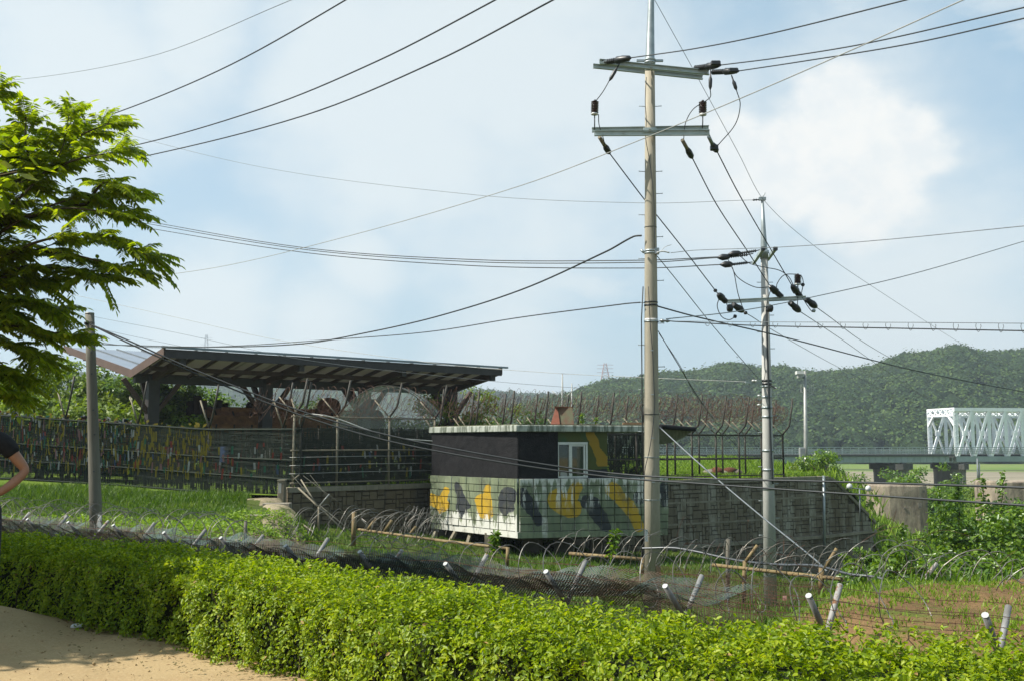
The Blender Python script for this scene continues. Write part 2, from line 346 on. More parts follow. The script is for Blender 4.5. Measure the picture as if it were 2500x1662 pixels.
M['deckdark'] = simple('bridge_deck', (.06, .065, .06), (.10, .10, .095), .8, .8, 0, 0)
M['woodbrown'] = simple('brown_painted_beam', (.085, .043, .027), (.055, .029, .020), 2, .65, 0, .1)
M['fascia'] = simple('brown_fascia', (.13, .080, .06), (.10, .062, .048), 2, .6, 0, .05)
M['fasciadark'] = simple('dark_fascia', (.05, .043, .044), (.038, .033, .033), 2, .6, 0, .05)
M['metalroof'] = simple('roof_sheet', (.25, .29, .34), (.21, .25, .30), .5, .55, 0, .02)
def soffitmat():
    g = NG('translucent_roof_panel'); g.done((.19, .18, .155), .6); t = g.N.new('ShaderNodeBsdfTranslucent'); t.inputs[0].default_value = (.36, .34, .29, 1); mx = g.N.new('ShaderNodeMixShader'); mx.inputs[0].default_value = .35
    g.L.new(g.b.outputs[0], mx.inputs[1]); g.L.new(t.outputs[0], mx.inputs[2]); g.L.new(mx.outputs[0], g.out.inputs[0]); return g.m
M['soffit'] = soffitmat()
M['boiler'] = simple('rusted_boiler', (.40, .18, .085), (.17, .075, .04), 2.2, .92, 0, .9, bd=.05)
M['boilerdark'] = simple('charred_iron', (.05, .026, .018), (.025, .015, .012), 3, .92, 0, .9, bd=.05)
M['tar'] = simple('black_tar_paint', (.008, .008, .009), (.020, .019, .020), 3.5, .75, 0, .9, bd=.04, spec=.18)
M['joint'] = simple('painted_joint', (.09, .105, .065), (.06, .07, .045), 6, .95)
def roofedge():
    g = NG('roof_edge_concrete'); s = g.noise(7, 5, .7, (1, 1, .15)); c = g.mix(g.mr(s, .40, .62), (.36, .38, .33), (.10, .115, .085)); return g.done(c, .85, 0, .2)
M['roofedge'] = roofedge()
M['rooftop'] = simple('mossy_concrete', (.22, .21, .15), (.13, .14, .08), 3, .9)
M['frame'] = simple('window_frame_white', (.70, .71, .66), (.62, .63, .58), 3, .4, 0, 0)
def glassmat():
    g = NG('window_glass'); g.done((.012, .03, .012), .04, 0, .8); return g.m
M['glass'] = glassmat()
def clearmat():
    g = NG('clear_plastic'); g.done((.55, .62, .58), .25); t = g.N.new('ShaderNodeBsdfTransparent'); mx = g.N.new('ShaderNodeMixShader'); mx.inputs[0].default_value = .12
    g.L.new(t.outputs[0], mx.inputs[1]); g.L.new(g.b.outputs[0], mx.inputs[2]); g.L.new(mx.outputs[0], g.out.inputs[0]); return g.m
M['clear'] = clearmat()
M['skin'] = simple('skin', (.36, .18, .105), (.30, .145, .08), 9, .5, 0, 0)
M['shirt'] = simple('black_cloth', (.008, .008, .009), (.014, .014, .015), 20, .9)
M['trousers'] = simple('dark_trousers', (.035, .028, .040), (.025, .02, .03), 20, .8)
M['hair'] = simple('black_hair', (.012, .010, .009), (.02, .017, .015), 40, .6, stretch=(1, 1, .2))
M['sign'] = simple('white_tag', (.75, .75, .72), (.62, .6, .58), 4, .5)
M['redsign'] = simple('pink_tag', (.60, .22, .17), (.7, .45, .4), 60, .5)
M['planks'] = simple('plank_wood', (.33, .22, .12), (.24, .16, .09), 5, .8, stretch=(1, .3, 1))
M['sand'] = grassground('sandy_soil', (.31, .26, .17), (.23, .19, .12), (.06, .085, .02), .50)
M['stepstone'] = simple('step_stone', (.30, .27, .21), (.20, .17, .13), 3, .9, bump=.5)
M['cabinet'] = simple('cabinet_grey', (.30, .31, .31), (.26, .27, .27), 3, .5)
M['tower_red'] = simple('pylon_red', (.42, .20, .17), (.4, .25, .22), 1, .7)
M['tower_grey'] = simple('pylon_grey', (.40, .42, .43), (.35, .36, .37), 1, .6)
RIB = [simple('ribbon_' + n, c, tuple(x * .7 for x in c), 4, .7, 0, 0) for n, c in (('yellow', (.33, .25, .018)), ('white', (.42, .42, .38)), ('red', (.28, .05, .03)), ('green', (.04, .16, .09)), ('blue', (.07, .10, .17)), ('pink', (.32, .16, .14)))]
# ================================================================ THE GROUND
CP = np.array([(4.6, 10.5, -.25), (6, 12, -.2), (8, 12.5, -.2), (5.2, 13, -.2), (10, 11, -.2), (7, 9, -.3), (12, 13, -.3), (4.4, 9, -.5), (9.5, 9.5, -.25), (6.4, 13.4, -.2), (7.4, 10.6, -.18),
    (3, 12, -1.5), (1, 12, -1.4), (-2, 14, -1.4), (-5, 17, -1.3), (-8, 19, -1.25), (-12, 20, -1.1), (5, 16.5, -2.0), (9, 17, -2.4), (14, 18, -3), (0, 18, -2.0), (5, 22, -2.4), (7, 28.6, -2.85), (3.2, 9, -1.2),
    (3, 24, -2.3), (-4, 24, -1.9), (-2, 32, -2.2), (0, 36, -2.35), (5, 36, -2.7), (-7.4, 37, -1.4), (-5, 38.5, -1.9), (-1, 41, -2.3), (6, 43, -3.0), (12, 46, -4.2), (17, 49, -4.9), (20, 52, -5.4),
    (-17, 38, -.2), (-11, 36.5, -.35), (-9, 37, -.35), (-14, 30, -.7), (-10, 30, -.8), (-18, 25, -.9), (-12, 25, -1.0), (-8.6, 33, -.5), (-7.2, 27, -.62), (-7.3, 30, -.5), (-8.0, 33.5, -.35), (-8.5, 36.3, -.3), (-5.4, 28, -1.5), (-5.6, 31, -1.6), (-6.3, 34.5, -1.7), (-6.9, 36.5, -1.6), (-25, 38, 0), (-30, 30, 0),
    (14, 26, -3.6), (20, 30, -4.4), (14, 36, -4.2), (25, 40, -5.6), (30, 50, -6), (20, 45, -5.4), (40, 40, -6), (22, 20, -4), (16, 12.5, -1.2), (20, 9, -1.5)])
HEDGE_PTS = [(-9.2, 12.2), (-7.2, 11.3), (-5.5, 10.62), (-3.85, 9.68), (-2.55, 8.62), (-1.3, 7.45), (-.15, 6.15), (.75, 5.35), (1.65, 5.0), (2.6, 4.8), (3.8, 4.6), (5.4, 4.4), (8.0, 4.2)]     # middle line of the hedge
def catm(pts, n=12):
    return np.array([(p.x, p.y) for p in spline([Vector((a, b, 0)) for a, b in pts], n)])
HL = catm(HEDGE_PTS)
def hedge_dist(X, Y):        # signed distance: positive on the far side of the hedge line
    X = np.asarray(X, float); Y = np.asarray(Y, float); sh = X.shape; p = np.stack([X.ravel(), Y.ravel()], 1)
    best = np.full(len(p), 1e9); sg = np.zeros(len(p))
    for i in range(len(HL) - 1):
        a = HL[i]; d = HL[i + 1] - a; t = np.clip(((p - a) @ d) / (d @ d), 0, 1); q = p - (a + t[:, None] * d); r = np.hypot(q[:, 0], q[:, 1])
        s_ = np.sign(d[0] * q[:, 1] - d[1] * q[:, 0]); m_ = r < best; best[m_] = r[m_]; sg[m_] = s_[m_]
    return (best * sg).reshape(sh)
def sstep(x, a, b):
    t = np.clip((x - a) / (b - a), 0, 1); return t * t * (3 - 2 * t)
def vnoise(X, Y, s, seed=0):
    X = X / s; Y = Y / s
    return (np.sin(X * 1.3 + seed) * np.cos(Y * 1.7 + seed * 2) + .5 * np.sin(X * 2.9 + Y * 1.1 + seed) + .35 * np.cos(Y * 4.3 - X * 3.1 + seed * 3) + .2 * np.sin(X * 7.1 - Y * 6.3)) / 1.6
def h_low(X, Y):
    X = np.asarray(X, float); Y = np.asarray(Y, float); num = 0; den = 0
    for a, b, z in CP:
        w = 1 / (((X - a)**2 + (Y - b)**2) + .15)**1.9; num = num + w * z; den = den + w
    z = num / den; t = hedge_dist(X, Y)
    far = sstep(Y, 52, 75); z = z * (1 - far) - 6 * far
    return z * sstep(t, .35, 3.2) + .03 * vnoise(X, Y, 1.1) * sstep(t, 2, 4) + .2 * sstep(-X, 3.6, 4.6) * sstep(-t, .2, 1)
WALL = [(-8.25, 37.2), (-3.2, 41.6), (6.8, 44.9), (15.8, 51.0)]
def wall_y(X):
    xs = [-60, -45, -17, -8.25, -3.2, 6.8, 15.8, 18.6, 60]; ys = [47, 44, 40.0, 37.2, 41.6, 44.9, 51.0, 52.6, 53]
    return np.interp(X, xs, ys)
def xedge(Y): return 15.9 + .12 * (Y - 51)
def h_plat(X, Y):
    base = np.where(X < -8, -.25 + .03 * np.clip(-X - 17, 0, 20), .06); base = base + .04 * vnoise(X, Y, 2.3, 3)
    base = np.where(Y < wall_y(X) + 1.5, np.minimum(base, .06), base)
    base = base - (.85 * np.clip(53.2 - Y, 0, 12) + 2.2 * sstep(59 - Y, 0, 4)) * sstep(X, 17.6, 19.2); e = np.clip(X - xedge(Y), 0, 30); e2 = np.clip(Y - 150, 0, 30)
    return np.maximum(base - .62 * e - .6 * e2, -6.3)
def grid_sheet(name, xs, ys, hf, mat, mask=None, warp=None, **tags):
    X, Y = np.meshgrid(xs, ys); 
    if warp: X, Y = warp(X, Y)
    Z = hf(X, Y); V = np.stack([X, Y, Z], -1).reshape(-1, 3); nx = len(xs); ny = len(ys)
    i = np.arange((ny - 1) * (nx - 1)); r = i // (nx - 1); c = i % (nx - 1); a = r * nx + c
    F = np.stack([a, a + 1, a + nx + 1, a + nx], 1)
    if mask is not None: F = F[mask(V[F].mean(1))]
    return np_mesh(name, V, F, mat, smooth=True, kind='structure', **tags)
# river flat reaches the horizon
grid_sheet('river_flat', np.linspace(-2600, 2600, 60), np.concatenate([np.linspace(-300, 600, 40), np.linspace(650, 2600, 20)]), lambda X, Y: np.full(X.shape, -6.0) + .15 * vnoise(X, Y, 40), M['flat'])
grid_sheet('slope', np.linspace(-40, 62, 240), np.linspace(2.0, 66, 190), lambda X, Y: h_low(X, Y), M['lawn'], mask=lambda c: (hedge_dist(c[:, 0], c[:, 1]) > -.1))
grid_sheet('sandy_path', np.concatenate([np.linspace(-60, -12, 12), np.linspace(-11, 12, 120), np.linspace(13, 60, 12)]), np.concatenate([np.linspace(-40, 1, 12), np.linspace(1.2, 14, 90)]),
           lambda X, Y: .2 * sstep(-X, 3.6, 4.6) * sstep(-hedge_dist(X, Y), .2, 1) + .012 * vnoise(X, Y, .5) - 1.5 * sstep(hedge_dist(X, Y), .4, 1.4), M['path'])
def plat_warp(X, Y):     # rows start on the wall line
    y0 = wall_y(X) + .22 - 8.5 * sstep(X, 18.5, 19.6); t = (Y - 40) / (180 - 40); return X, y0 + t * (185 - y0)
grid_sheet('plateau', np.concatenate([np.linspace(-160, -40, 16), np.linspace(-38, 45, 150)]), 40 + 140 * np.linspace(0, 1, 90)**1.7, h_plat, M['plateau'], warp=plat_warp)
def mound_h(X, Y):
    r = np.sqrt(((X - 8.7) / 6.3)**2 + ((Y - 10.9) / 3.1)**2); return -.13 - 1.3 * sstep(r, .80, 1.22) + .05 * vnoise(X, Y, .7, 4) - .14*sstep(X,8,11)
grid_sheet('soil_mound', np.linspace(2.6, 16, 90), np.linspace(7.2, 15, 60), mound_h, M['mound'])
# ---------------------------------------------------------------- leaves and blades
def leaves(pos, nrm, size, aspect=.45, tilt=.5, fold=.25, flat=False, droop=None):
    n = len(pos); nrm = nrm / np.linalg.norm(nrm, axis=1, keepdims=True)
    a = rng.normal(size=(n, 3)); nn = nrm + a * tilt; nn /= np.linalg.norm(nn, axis=1, keepdims=True)
    d = rng.normal(size=(n, 3))
    if droop is not None: d[:, 2] += droop
    d -= nn * (d * nn).sum(1, keepdims=True); d /= np.linalg.norm(d, axis=1, keepdims=True) + 1e-9
    w = np.cross(nn, d); s = (size * rng.uniform(.65, 1.25, n))[:, None]
    base = pos; tip = pos + d * s; hw = w * s * aspect * .5; up = nn * s * fold * .3
    if flat: V = np.stack([base, base + d * s * .45 + hw, tip, base + d * s * .45 - hw], 1); return V.reshape(-1, 3), (np.arange(n)[:, None] * 4 + np.array([[0, 1, 2, 3]])).astype(np.int32)
    V = np.stack([base, base + d * s * .3 + hw + up, base + d * s * .72 + hw * .8 + up, tip - up * .8, base + d * s * .72 - hw * .8 + up, base + d * s * .3 - hw + up], 1)
    b = np.arange(n)[:, None] * 6; F = np.concatenate([b + np.array([[0, 1, 2, 3]]), b + np.array([[3, 4, 5, 0]])], 0)
    return V.reshape(-1, 3), F.astype(np.int32)
def ico(sub):
    import bmesh
    bm = bmesh.new(); bmesh.ops.create_icosphere(bm, subdivisions=sub, radius=1); v = np.array([x.co[:] for x in bm.verts]); f = np.array([[y.index for y in x.verts] for x in bm.faces]); bm.free(); return v, f
def blades(pts, h, w, mat, name, lean=.35, parent=None, **tags):
    n = len(pts); hh = h * rng.uniform(.5, 1.3, n)[:, None]; a = rng.uniform(0, 6.28, n); dx = np.stack([np.cos(a), np.sin(a), 0 * a], 1) * w * .5
    l = rng.normal(size=(n, 3)) * lean; l[:, 2] = 1; l *= hh; mid = pts + l * .55 * np.array([.7, .7, 1.1]); 
    V = np.stack([pts - dx, pts + dx, mid + dx * .8, pts + l, mid - dx * .8], 1).reshape(-1, 3)
    b = np.arange(n)[:, None] * 5; F = np.concatenate([b + np.array([[0, 1, 2, 4]]), b + np.array([[4, 2, 3, 3]])], 0)
    F2 = b + np.array([[4, 2, 3]])
    V4 = V; tris = np.concatenate([b + np.array([[0, 1, 2]]), b + np.array([[0, 2, 4]]), F2], 0)
    return np_mesh(name, V4, tris, mat, parent, kind='stuff', **tags)
# ================================================================ HILLS
def interp_sil(S): xs = [p[0] for p in S]; ys = [p[1] for p in S]; return lambda sx: np.interp(sx, xs, ys)
silR = interp_sil([(1240, 990), (1330, 968), (1400, 955), (1446, 941), (1500, 930), (1542, 926), (1606, 908), (1680, 903), (1801, 890), (1850, 900), (1960, 905), (2050, 903), (2119, 893), (2247, 868), (2331, 850), (2430, 856), (2500, 856), (2700, 880), (3200, 930), (4200, 980)])
silL = interp_sil([(-1500, 960), (-300, 930), (100, 925), (200, 908), (330, 925), (500, 931), (700, 938), (900, 945), (1100, 950), (1249, 953), (1310, 958), (1400, 965), (1700, 975), (2600, 1000)])
def hill(name, sil, Yb, Yr, sx0, sx1, nx, crown, nt_, sub, treeh, fname, label):
    def hf(U, T):   # U pixel column, T 0..1 foot to ridge, >1 behind
        zr = CAMZ + (Yr) * (1086 - sil(U)) / FPX - treeh - 2.2; s = np.clip(T, 0, 1); prof = np.sin(s * math.pi / 2)**.85
        Y = Yb + (Yr - Yb) * T; gul = 1 + .05 * np.sin(U / 61.0 + 3 * T) + .025 * np.sin(U / 23.0)
        z = -6 + (zr + 6) * prof * np.where(T < .95, gul * (1 - s**4) + s**4, 1); z = np.where(T > 1, z - (T - 1) * 60, z); X = (U - 1250) / FPX * Y; return X, Y, z
    U, T = np.meshgrid(np.linspace(sx0, sx1, nx), np.linspace(0, 1.9, 30)); X, Y, Z = hf(U, T)
    V = np.stack([X, Y, Z], -1).reshape(-1, 3); i = np.arange(29 * (nx - 1)); a = (i // (nx - 1)) * nx + i % (nx - 1)
    np_mesh(name, V, np.stack([a, a + 1, a + nx + 1, a + nx], 1), M['forest'], smooth=True, kind='structure')
    v, f = ico(1); n = nt_; T = rng.uniform(0, 1.12, n)**.9; U = rng.uniform(sx0, sx1, n); X, Y, Z = hf(U, T); r = crown * np.clip(np.exp(rng.normal(-.12, .38, n)), .35, 1.9)
    W = np.repeat(v[None], n, 0); W = W * (1 + rng.uniform(-.20, .22, (n, len(v), 1))); W *= r[:, None, None] * np.array([1, 1, .95]); W += np.stack([X, Y, Z + treeh - r * .8], -1)[:, None, :]
    F = (np.arange(n)[:, None, None] * len(v) + f[None]).reshape(-1, 3)
    e = np_mesh(fname, W.reshape(-1, 3), F, M['forest'], smooth=False, kind='stuff', label=label)
    per = sub; o_ = rng.normal(size=(n * per, 3)); o_[:, 2] = np.abs(o_[:, 2]) * .9 - .15; o_ /= np.linalg.norm(o_, axis=1, keepdims=True); rr = np.repeat(r, per) * (.98 + .16 * rng.normal(size=n * per)) * (1 + .14 * np.sin(o_[:, 0] * 7 + np.repeat(r, per) * 9) * np.cos(o_[:, 2] * 6 + np.repeat(U, per)))
    C_ = np.repeat(np.stack([X, Y, Z + treeh - r * .8], -1), per, 0); Vq, Fq = leaves(C_ + o_ * rr[:, None], o_ + np.array([0, 0, .25]), crown * .30, .8, .28, .3, flat=True)
    o2 = np_mesh(fname, Vq, Fq, M['forestleaf'], e, kind='stuff'); tt = o2.data.attributes.new('tree_tint', 'FLOAT', 'FACE'); tt.data.foreach_set('value', np.repeat(rng.uniform(0, 1, n), per).astype(np.float32))
hill('far_hill', silL, 880, 1200, -500, 1900, 160, 8.0, 2300, 44, 9, 'far_woodland', 'bluish distant woodland on the far hill seen beneath the canopy roof')
hill('wooded_hill', silR, 410, 640, 1180, 3000, 200, 4.9, 4600, 70, 7, 'hill_woodland', 'dense green deciduous woodland covering the hill behind the white bridge')
# ---------------------------------------------------------------- distant pylons and masts
def pylon(name, sx, ybase, ytop, Y, w, mat, label):
    b = P(sx, ybase, Y); t = P(sx, ytop, Y); root = empty(name, (b.x, b.y, b.z), label, 'pylon'); h = t.z - b.z; rr = .012 * w
    legs = []
    for q, (a, c) in enumerate(((-1, -1), (1, -1), (1, 1), (-1, 1))):
        p0 = Vector((b.x + a * w / 2, b.y + c * w / 2, b.z)); p1 = Vector((b.x + a * w * .1, b.y + c * w * .1, t.z)); MB().bar(p0, p1, rr * 2, rr * 2).build('leg', mat, root); legs.append((p0, p1))
    lat = MB()
    for k in range(9):
        f0, f1 = k / 9, (k + 1) / 9
        for q in range(4):
            A, B = legs[q], legs[(q + 1) % 4]; lat.bar(A[0].lerp(A[1], f0), B[0].lerp(B[1], f1), rr, rr); lat.bar(B[0].lerp(B[1], f0), A[0].lerp(A[1], f1), rr, rr)
    lat.build('lattice', mat, root)
    for k, s_ in enumerate((.62, .78, .93)): MB().bar(Vector((b.x - w * .75, b.y, b.z + h * s_)), Vector((b.x + w * .75, b.y, b.z + h * s_)), rr * 3, rr * 2).build('crossarm', mat, root)
pylon('pylon', 1478, 945, 886, 640, 7, M['tower_red'], 'small red and white lattice pylon on the hill crest left of the tall concrete pole')
pylon('pylon', 501, 925, 817, 1150, 9, M['tower_grey'], 'faint grey lattice pylon rising far behind the canopy roof')
def mast(sx, ybase, ytop, Y, r, label, horns):
    b = P(sx, ybase, Y); t = P(sx, ytop, Y); root = empty('mast', b, label, 'mast'); MB().lathe(b, t, [(0, r), (.6, r * .8), (1, r * .4)], 7).build('pole', M['cable_pale'], root)
    if horns:
        m_ = b.lerp(t, .62)
        for s_ in (-1, 1): MB().tube([m_, m_ + Vector((s_ * .7, 0, .62))], .035, 5).build('antenna_arm', M['cable_pale'], root)
    else: MB().box(b.lerp(t, .45), (.25, .2, .5)).build('equipment_box', M['tower_red'], root)
mast(1373, 1080, 912, 70, .10, 'thin pale mast with V-shaped horns behind the red roof hatch', True)
mast(1396, 1080, 935, 72, .09, 'shorter bare grey mast just right of the horned mast', False)
# ================================================================ RAILWAY BRIDGE
A = Vector((math.cos(R(8)), math.sin(R(8)), 0)); NB = Vector((-math.sin(R(8)), math.cos(R(8)), 0)); T0 = P(2336, 1100, 170); T0.z = 0
def B(s, w, z): return T0 + A * s + NB * w + Vector((0, 0, z))
ZD = .1; ZT = 7.9; WB = 8.0
br = empty('railway_bridge', B(0, 0, -6), 'white steel truss railway bridge over the river at the right edge', 'bridge')
PN = 3.05; NP = 9
for w in (0, WB):
    MB().bar(B(-.3, w, ZT - .3), B(PN * NP, w, ZT - .3), .55, .6).build('top_chord', M['truss'], br)
    MB().bar(B(-.3, w, ZD - .8), B(PN * NP, w, ZD - .8), .55, .9).build('bottom_chord', M['girder'], br)
    for k in range(NP + 1):
        m_ = MB(); wd = .55 if k == 0 else .26
        m_.bar(B(k * PN - wd * .42, w, ZD - .35), B(k * PN - wd * .42, w, ZT - .6), .14, .35).bar(B(k * PN + wd * .42, w, ZD - .35), B(k * PN + wd * .42, w, ZT - .6), .14, .35)
        for q in range(8): z = ZD + q * .93; m_.bar(B(k * PN - wd * .4, w, z), B(k * PN + wd * .4, w, z + .35), .2 if k == 0 else .1, .12)
        m_.build('post', M['truss'], br)
    for k in range(NP):
        MB().bar(B(k * PN + .15, w - .12, ZD - .3), B((k + 1) * PN - .15, w - .12, ZT - .6), .46, .3, NB).build('diagonal', M['truss'], br)
        MB().bar(B(k * PN + .15, w + .24, ZT - .6), B((k + 1) * PN - .15, w + .24, ZD - .3), .30, .2, NB).build('diagonal', M['truss'], br)
        MB().box(B((k + .5) * PN, w, ZD + 3.55), (.8, .5, .8), A, NB).build('gusset_plate', M['truss'], br)
def lattice_beam(p, q, h, n, t=.12):
    m_ = MB(); up = Vector((0, 0, h)); m_.bar(p, q, t * 1.4, t * 1.4).bar(p - up, q - up, t * 1.4, t * 1.4)
    for k in range(n):
        a, b = p.lerp(q, k / n), p.lerp(q, (k + 1) / n); m_.bar(a, b - up, t, t).bar(a - up, b, t, t)
    return m_
lattice_beam(B(-.2, 0, ZT - .1), B(-.2, WB, ZT - .1), 1.15, 5, .18).build('portal_lattice', M['truss'], br)
for s_, w in ((1, 0), (-1, WB)): MB().bar(B(-.2, w, ZT - 3.0), B(-.2, w + s_ * 1.8, ZT - 1.2), .35, .3).build('portal_brace', M['truss'], br)
for k in range(1, NP + 1): lattice_beam(B(k * PN, 0, ZT - .4), B(k * PN, WB, ZT - .4), .8, 6, .1).build('sway_lattice', M['truss'], br)
for w in (0, WB): lattice_beam(B(0, w + .3, ZT - .65), B(PN * NP, w + .3, ZT - .65), .75, NP * 3, .12).build('chord_lattice', M['truss'], br)
for k in range(NP * 2): MB().bar(B(k * PN / 2, 0, ZD - .45), B(k * PN / 2, WB, ZD - .45), .3, .3).build('floor_beam', M['deckdark'], br)
SL = -80.0
MB().hexa([B(s_, w, z) for z in (ZD - .35, ZD) for s_, w in ((SL, -.4), (-.6, -.4), (-.6, WB + .4), (SL, WB + .4))]).build('deck', M['deckdark'], br)
MB().hexa([B(s_, w, z) for z in (ZD - .3, ZD - .05) for s_, w in ((.3, .5), (PN * NP, .5), (PN * NP, WB - .5), (.3, WB - .5))]).build('deck', M['deckdark'], br)
for w in (0, WB): MB().bar(B(SL, w, ZD - .85), B(-1.5, w, ZD - .85), .3, 1.0).build('girder', M['girder'], br)
st = MB()
for k in range(70): st.bar(B(SL + 1 + k * 1.13, -.2, ZD - 1.3), B(SL + 1 + k * 1.13, -.2, ZD - .42), .08, .10)
st.build('stiffeners', M['girder'], br, kind='stuff')
rl = MB()
for w in (-.35, WB + .35):
    for z in (1.15, .8, .5, .2): rl.bar(B(SL, w, ZD + z), B(PN * NP, w, ZD + z), .06, .06 if z < 1 else .1)
    for k in range(74): rl.bar(B(SL + k * 1.45, w, ZD), B(SL + k * 1.45, w, ZD + 1.15), .07, .07)
    for k in range(400): rl.bar(B(SL + k * .24, w + .1, ZD), B(SL + k * .24, w + .1, ZD + .8), .035, .035)
rl.build('railing', M['girder'], br, kind='stuff')
for s_, big in ((-9.8, 1), (-24.5, .9), (-36, .9), (-47, .9), (-58, .9), (.9, .62), (24, 1)):
    def ring(r1, r2, z0, z1):
        m_ = MB(); pl = [(B(s_ + r1 * math.cos(a), WB / 2 + r2 * math.sin(a), 0).x, B(s_ + r1 * math.cos(a), WB / 2 + r2 * math.sin(a), 0).y) for a in [i * math.pi / 9 for i in range(18)]]
        return m_.prism(pl, z0, z1)
    c_ = B(s_, WB / 2, -6.5); pr = empty('bridge_pier', c_, {-9.8: 'rounded concrete bridge pier with dark cap just above the broken old pier', -36: 'fourth bridge pier from the truss, hidden behind the weedy bank', -47: 'fifth bridge pier from the truss, hidden behind the weedy bank', -58: 'farthest left bridge pier hidden behind the weedy bank', -13.0: 'rounded concrete bridge pier with dark cap just above the broken old pier', .9: 'darker bridge pier under the left end of the white truss', -24.5: 'bridge pier half hidden by shrubs behind the retaining wall'}.get(s_, 'concrete bridge pier under the long girder span hidden by the planted bank' if s_ < 0 else 'bridge pier under the truss beyond the right edge'), 'bridge pier')
    ring(2.2 * big, 4.4, -6.4, -3.0).build('shaft', M['pierconc'], pr); ring(2.25 * big, 4.5, -3.0, -2.45).build('shaft', M['pierconc'], pr)
    ring(2.9 * big, 5.1, -2.45, -1.5).build('pier_cap', M['pierdark'], pr)
    for w in (0, WB): MB().box(B(s_, w, -1.42), (.9, .7, .16), A, NB).build('bearing', M['pierdark'], pr)
# old piers of the destroyed bridge
def oldpier(sx0, sx1, ytop, Y, z0, label, chips):
    a = P(sx0, ytop, Y); b = P(sx1, ytop, Y); w = b.x - a.x; root = empty('old_pier', (a.x + w / 2, Y + 1.5, z0), label, 'old bridge pier'); poly = []
    for k in range(28):
        t = 2 * math.pi * k / 28; ex = abs(math.cos(t))**.45 * math.copysign(1, math.cos(t)); ey = math.sin(t); poly.append((a.x + w / 2 + ex * w / 2 + .03 * random.uniform(-1, 1), Y + 1.7 + ey * 1.7))
    zt = a.z; n = len(poly); m_ = MB(); lv = [z0, zt - 2.5, zt - 1.6, zt - .7, zt - .12, zt]; vs = []; 
    for j, z in enumerate(lv):
        for p in poly: q = 1 + random.uniform(-.008, .008) + (.012 if j == 3 else 0) - (.03 if j == 5 else 0); vs.append((a.x + w / 2 + (p[0] - a.x - w / 2) * q, Y + 1.7 + (p[1] - Y - 1.7) * q, z + (random.uniform(-.05, .04) if j >= 4 else 0)))
    fs = [(j * n + i, j * n + (i + 1) % n, (j + 1) * n + (i + 1) % n, (j + 1) * n + i) for j in range(len(lv) - 1) for i in range(n)] + [tuple(range((len(lv) - 1) * n, len(lv) * n))]
    m_.add(vs, fs).build('shaft', M['oldconc'], root)
    for k in range(chips): p = random.choice(poly[14:]); MB().box((p[0], p[1] + .05, zt - random.uniform(.5, 2.6)), (random.uniform(.1, .3), .2, random.uniform(.1, .4))).build('broken_patch', M['pierconc'], root)
oldpier(2136, 2278, 1183, 80, -6.3, 'broken sandy concrete old pier standing alone between the stone wall and the bushes', 8)
oldpier(2412, 2560, 1174, 76, -6.3, 'old concrete pier stump behind the bushes at the right edge', 5)
tp = empty('thin_pole', P(2388, 1190, 120), 'thin grey pole standing on the river flat under the truss', 'pole'); MB().lathe(P(2388, 1190, 120), P(2386, 1118, 120), [(0, .12), (1, .09)], 7).build('pole_shaft', M['cable_grey'], tp)
MB().lathe(P(2392, 1190, 120), P(2391, 1130, 120), [(0, .08), (1, .07)], 7).build('stay', M['cable_grey'], tp)
# ================================================================ CANOPY OVER THE LOCOMOTIVE
AX = Vector((.785, .619, 0)); PX = Vector((.619, -.785, 0)); V0 = Vector((-18.7, 49.4, 0))
def C(l, w, z): return V0 + AX * l + PX * w + Vector((0, 0, z))
ca = empty('locomotive_canopy', C(9, 0, 0), 'long brown timber canopy with butterfly metal roof over the old locomotive', 'canopy')
ZV = 5.2; SLP = .172; WN = 4.4; WF = 12.6; LL = 19.4
def zr(w): return ZV + abs(w) * SLP
for k in range(4):
    l = 1.02 + 6.03 * k
    MB().box(C(l, 0, 2.45), (.55, .55, 5.1), AX, PX).build('column', M['fasciadark'], ca)
    for s_ in (-1, 1):
        MB().bar(C(l + s_ * .2, 0, 3.2), C(l + s_ * 1.45, 0, 4.85), .2, .26, PX).build('brace', M['woodbrown'], ca)
        MB().bar(C(l, -.2, 3.3), C(l, -1.9, zr(1.9) - .42), .2, .24, AX).build('brace', M['woodbrown'], ca) if s_ > 0 else None
    MB().bar(C(l, -WF + .5, zr(WF) - .5), C(l, 0, ZV - .28), .26, .34).build('main_rafter', M['woodbrown'], ca)
    MB().bar(C(l, 0, ZV - .28), C(l, WN - .25, zr(WN) - .38), .26, .34).build('main_rafter', M['woodbrown'], ca)
    MB().box(C(l - .1, WN - .12, zr(WN) - .5), (.28, .2, .34), AX, PX).build('beam_end', M['fasciadark'], ca)
MB().bar(C(.1, 0, ZV - .32), C(LL - .1, 0, ZV - .32), .36, .42).build('valley_beam', M['fasciadark'], ca)
MB().bar(C(.1, 2.2, zr(2.2) - .33), C(LL - .1, 2.2, zr(2.2) - .33), .16, .22).build('purlin', M['woodbrown'], ca)
for w in (-3, -6, -9, -12): MB().bar(C(.1, w, zr(w) - .3), C(LL - .1, w, zr(w) - .3), .18, .24).build('purlin', M['woodbrown'], ca)
for k in range(17):
    l = .45 + k * (LL - .9) / 16
    MB().bar(C(l, .1, ZV - .16), C(l, WN - .1, zr(WN) - .17), .11, .16).build('rafter', M['woodbrown'], ca)
    MB().bar(C(l, -.1, ZV - .16), C(l, -WF + .1, zr(WF) - .17), .11, .16).build('rafter', M['woodbrown'], ca)
NPN = 13; pw = LL / NPN
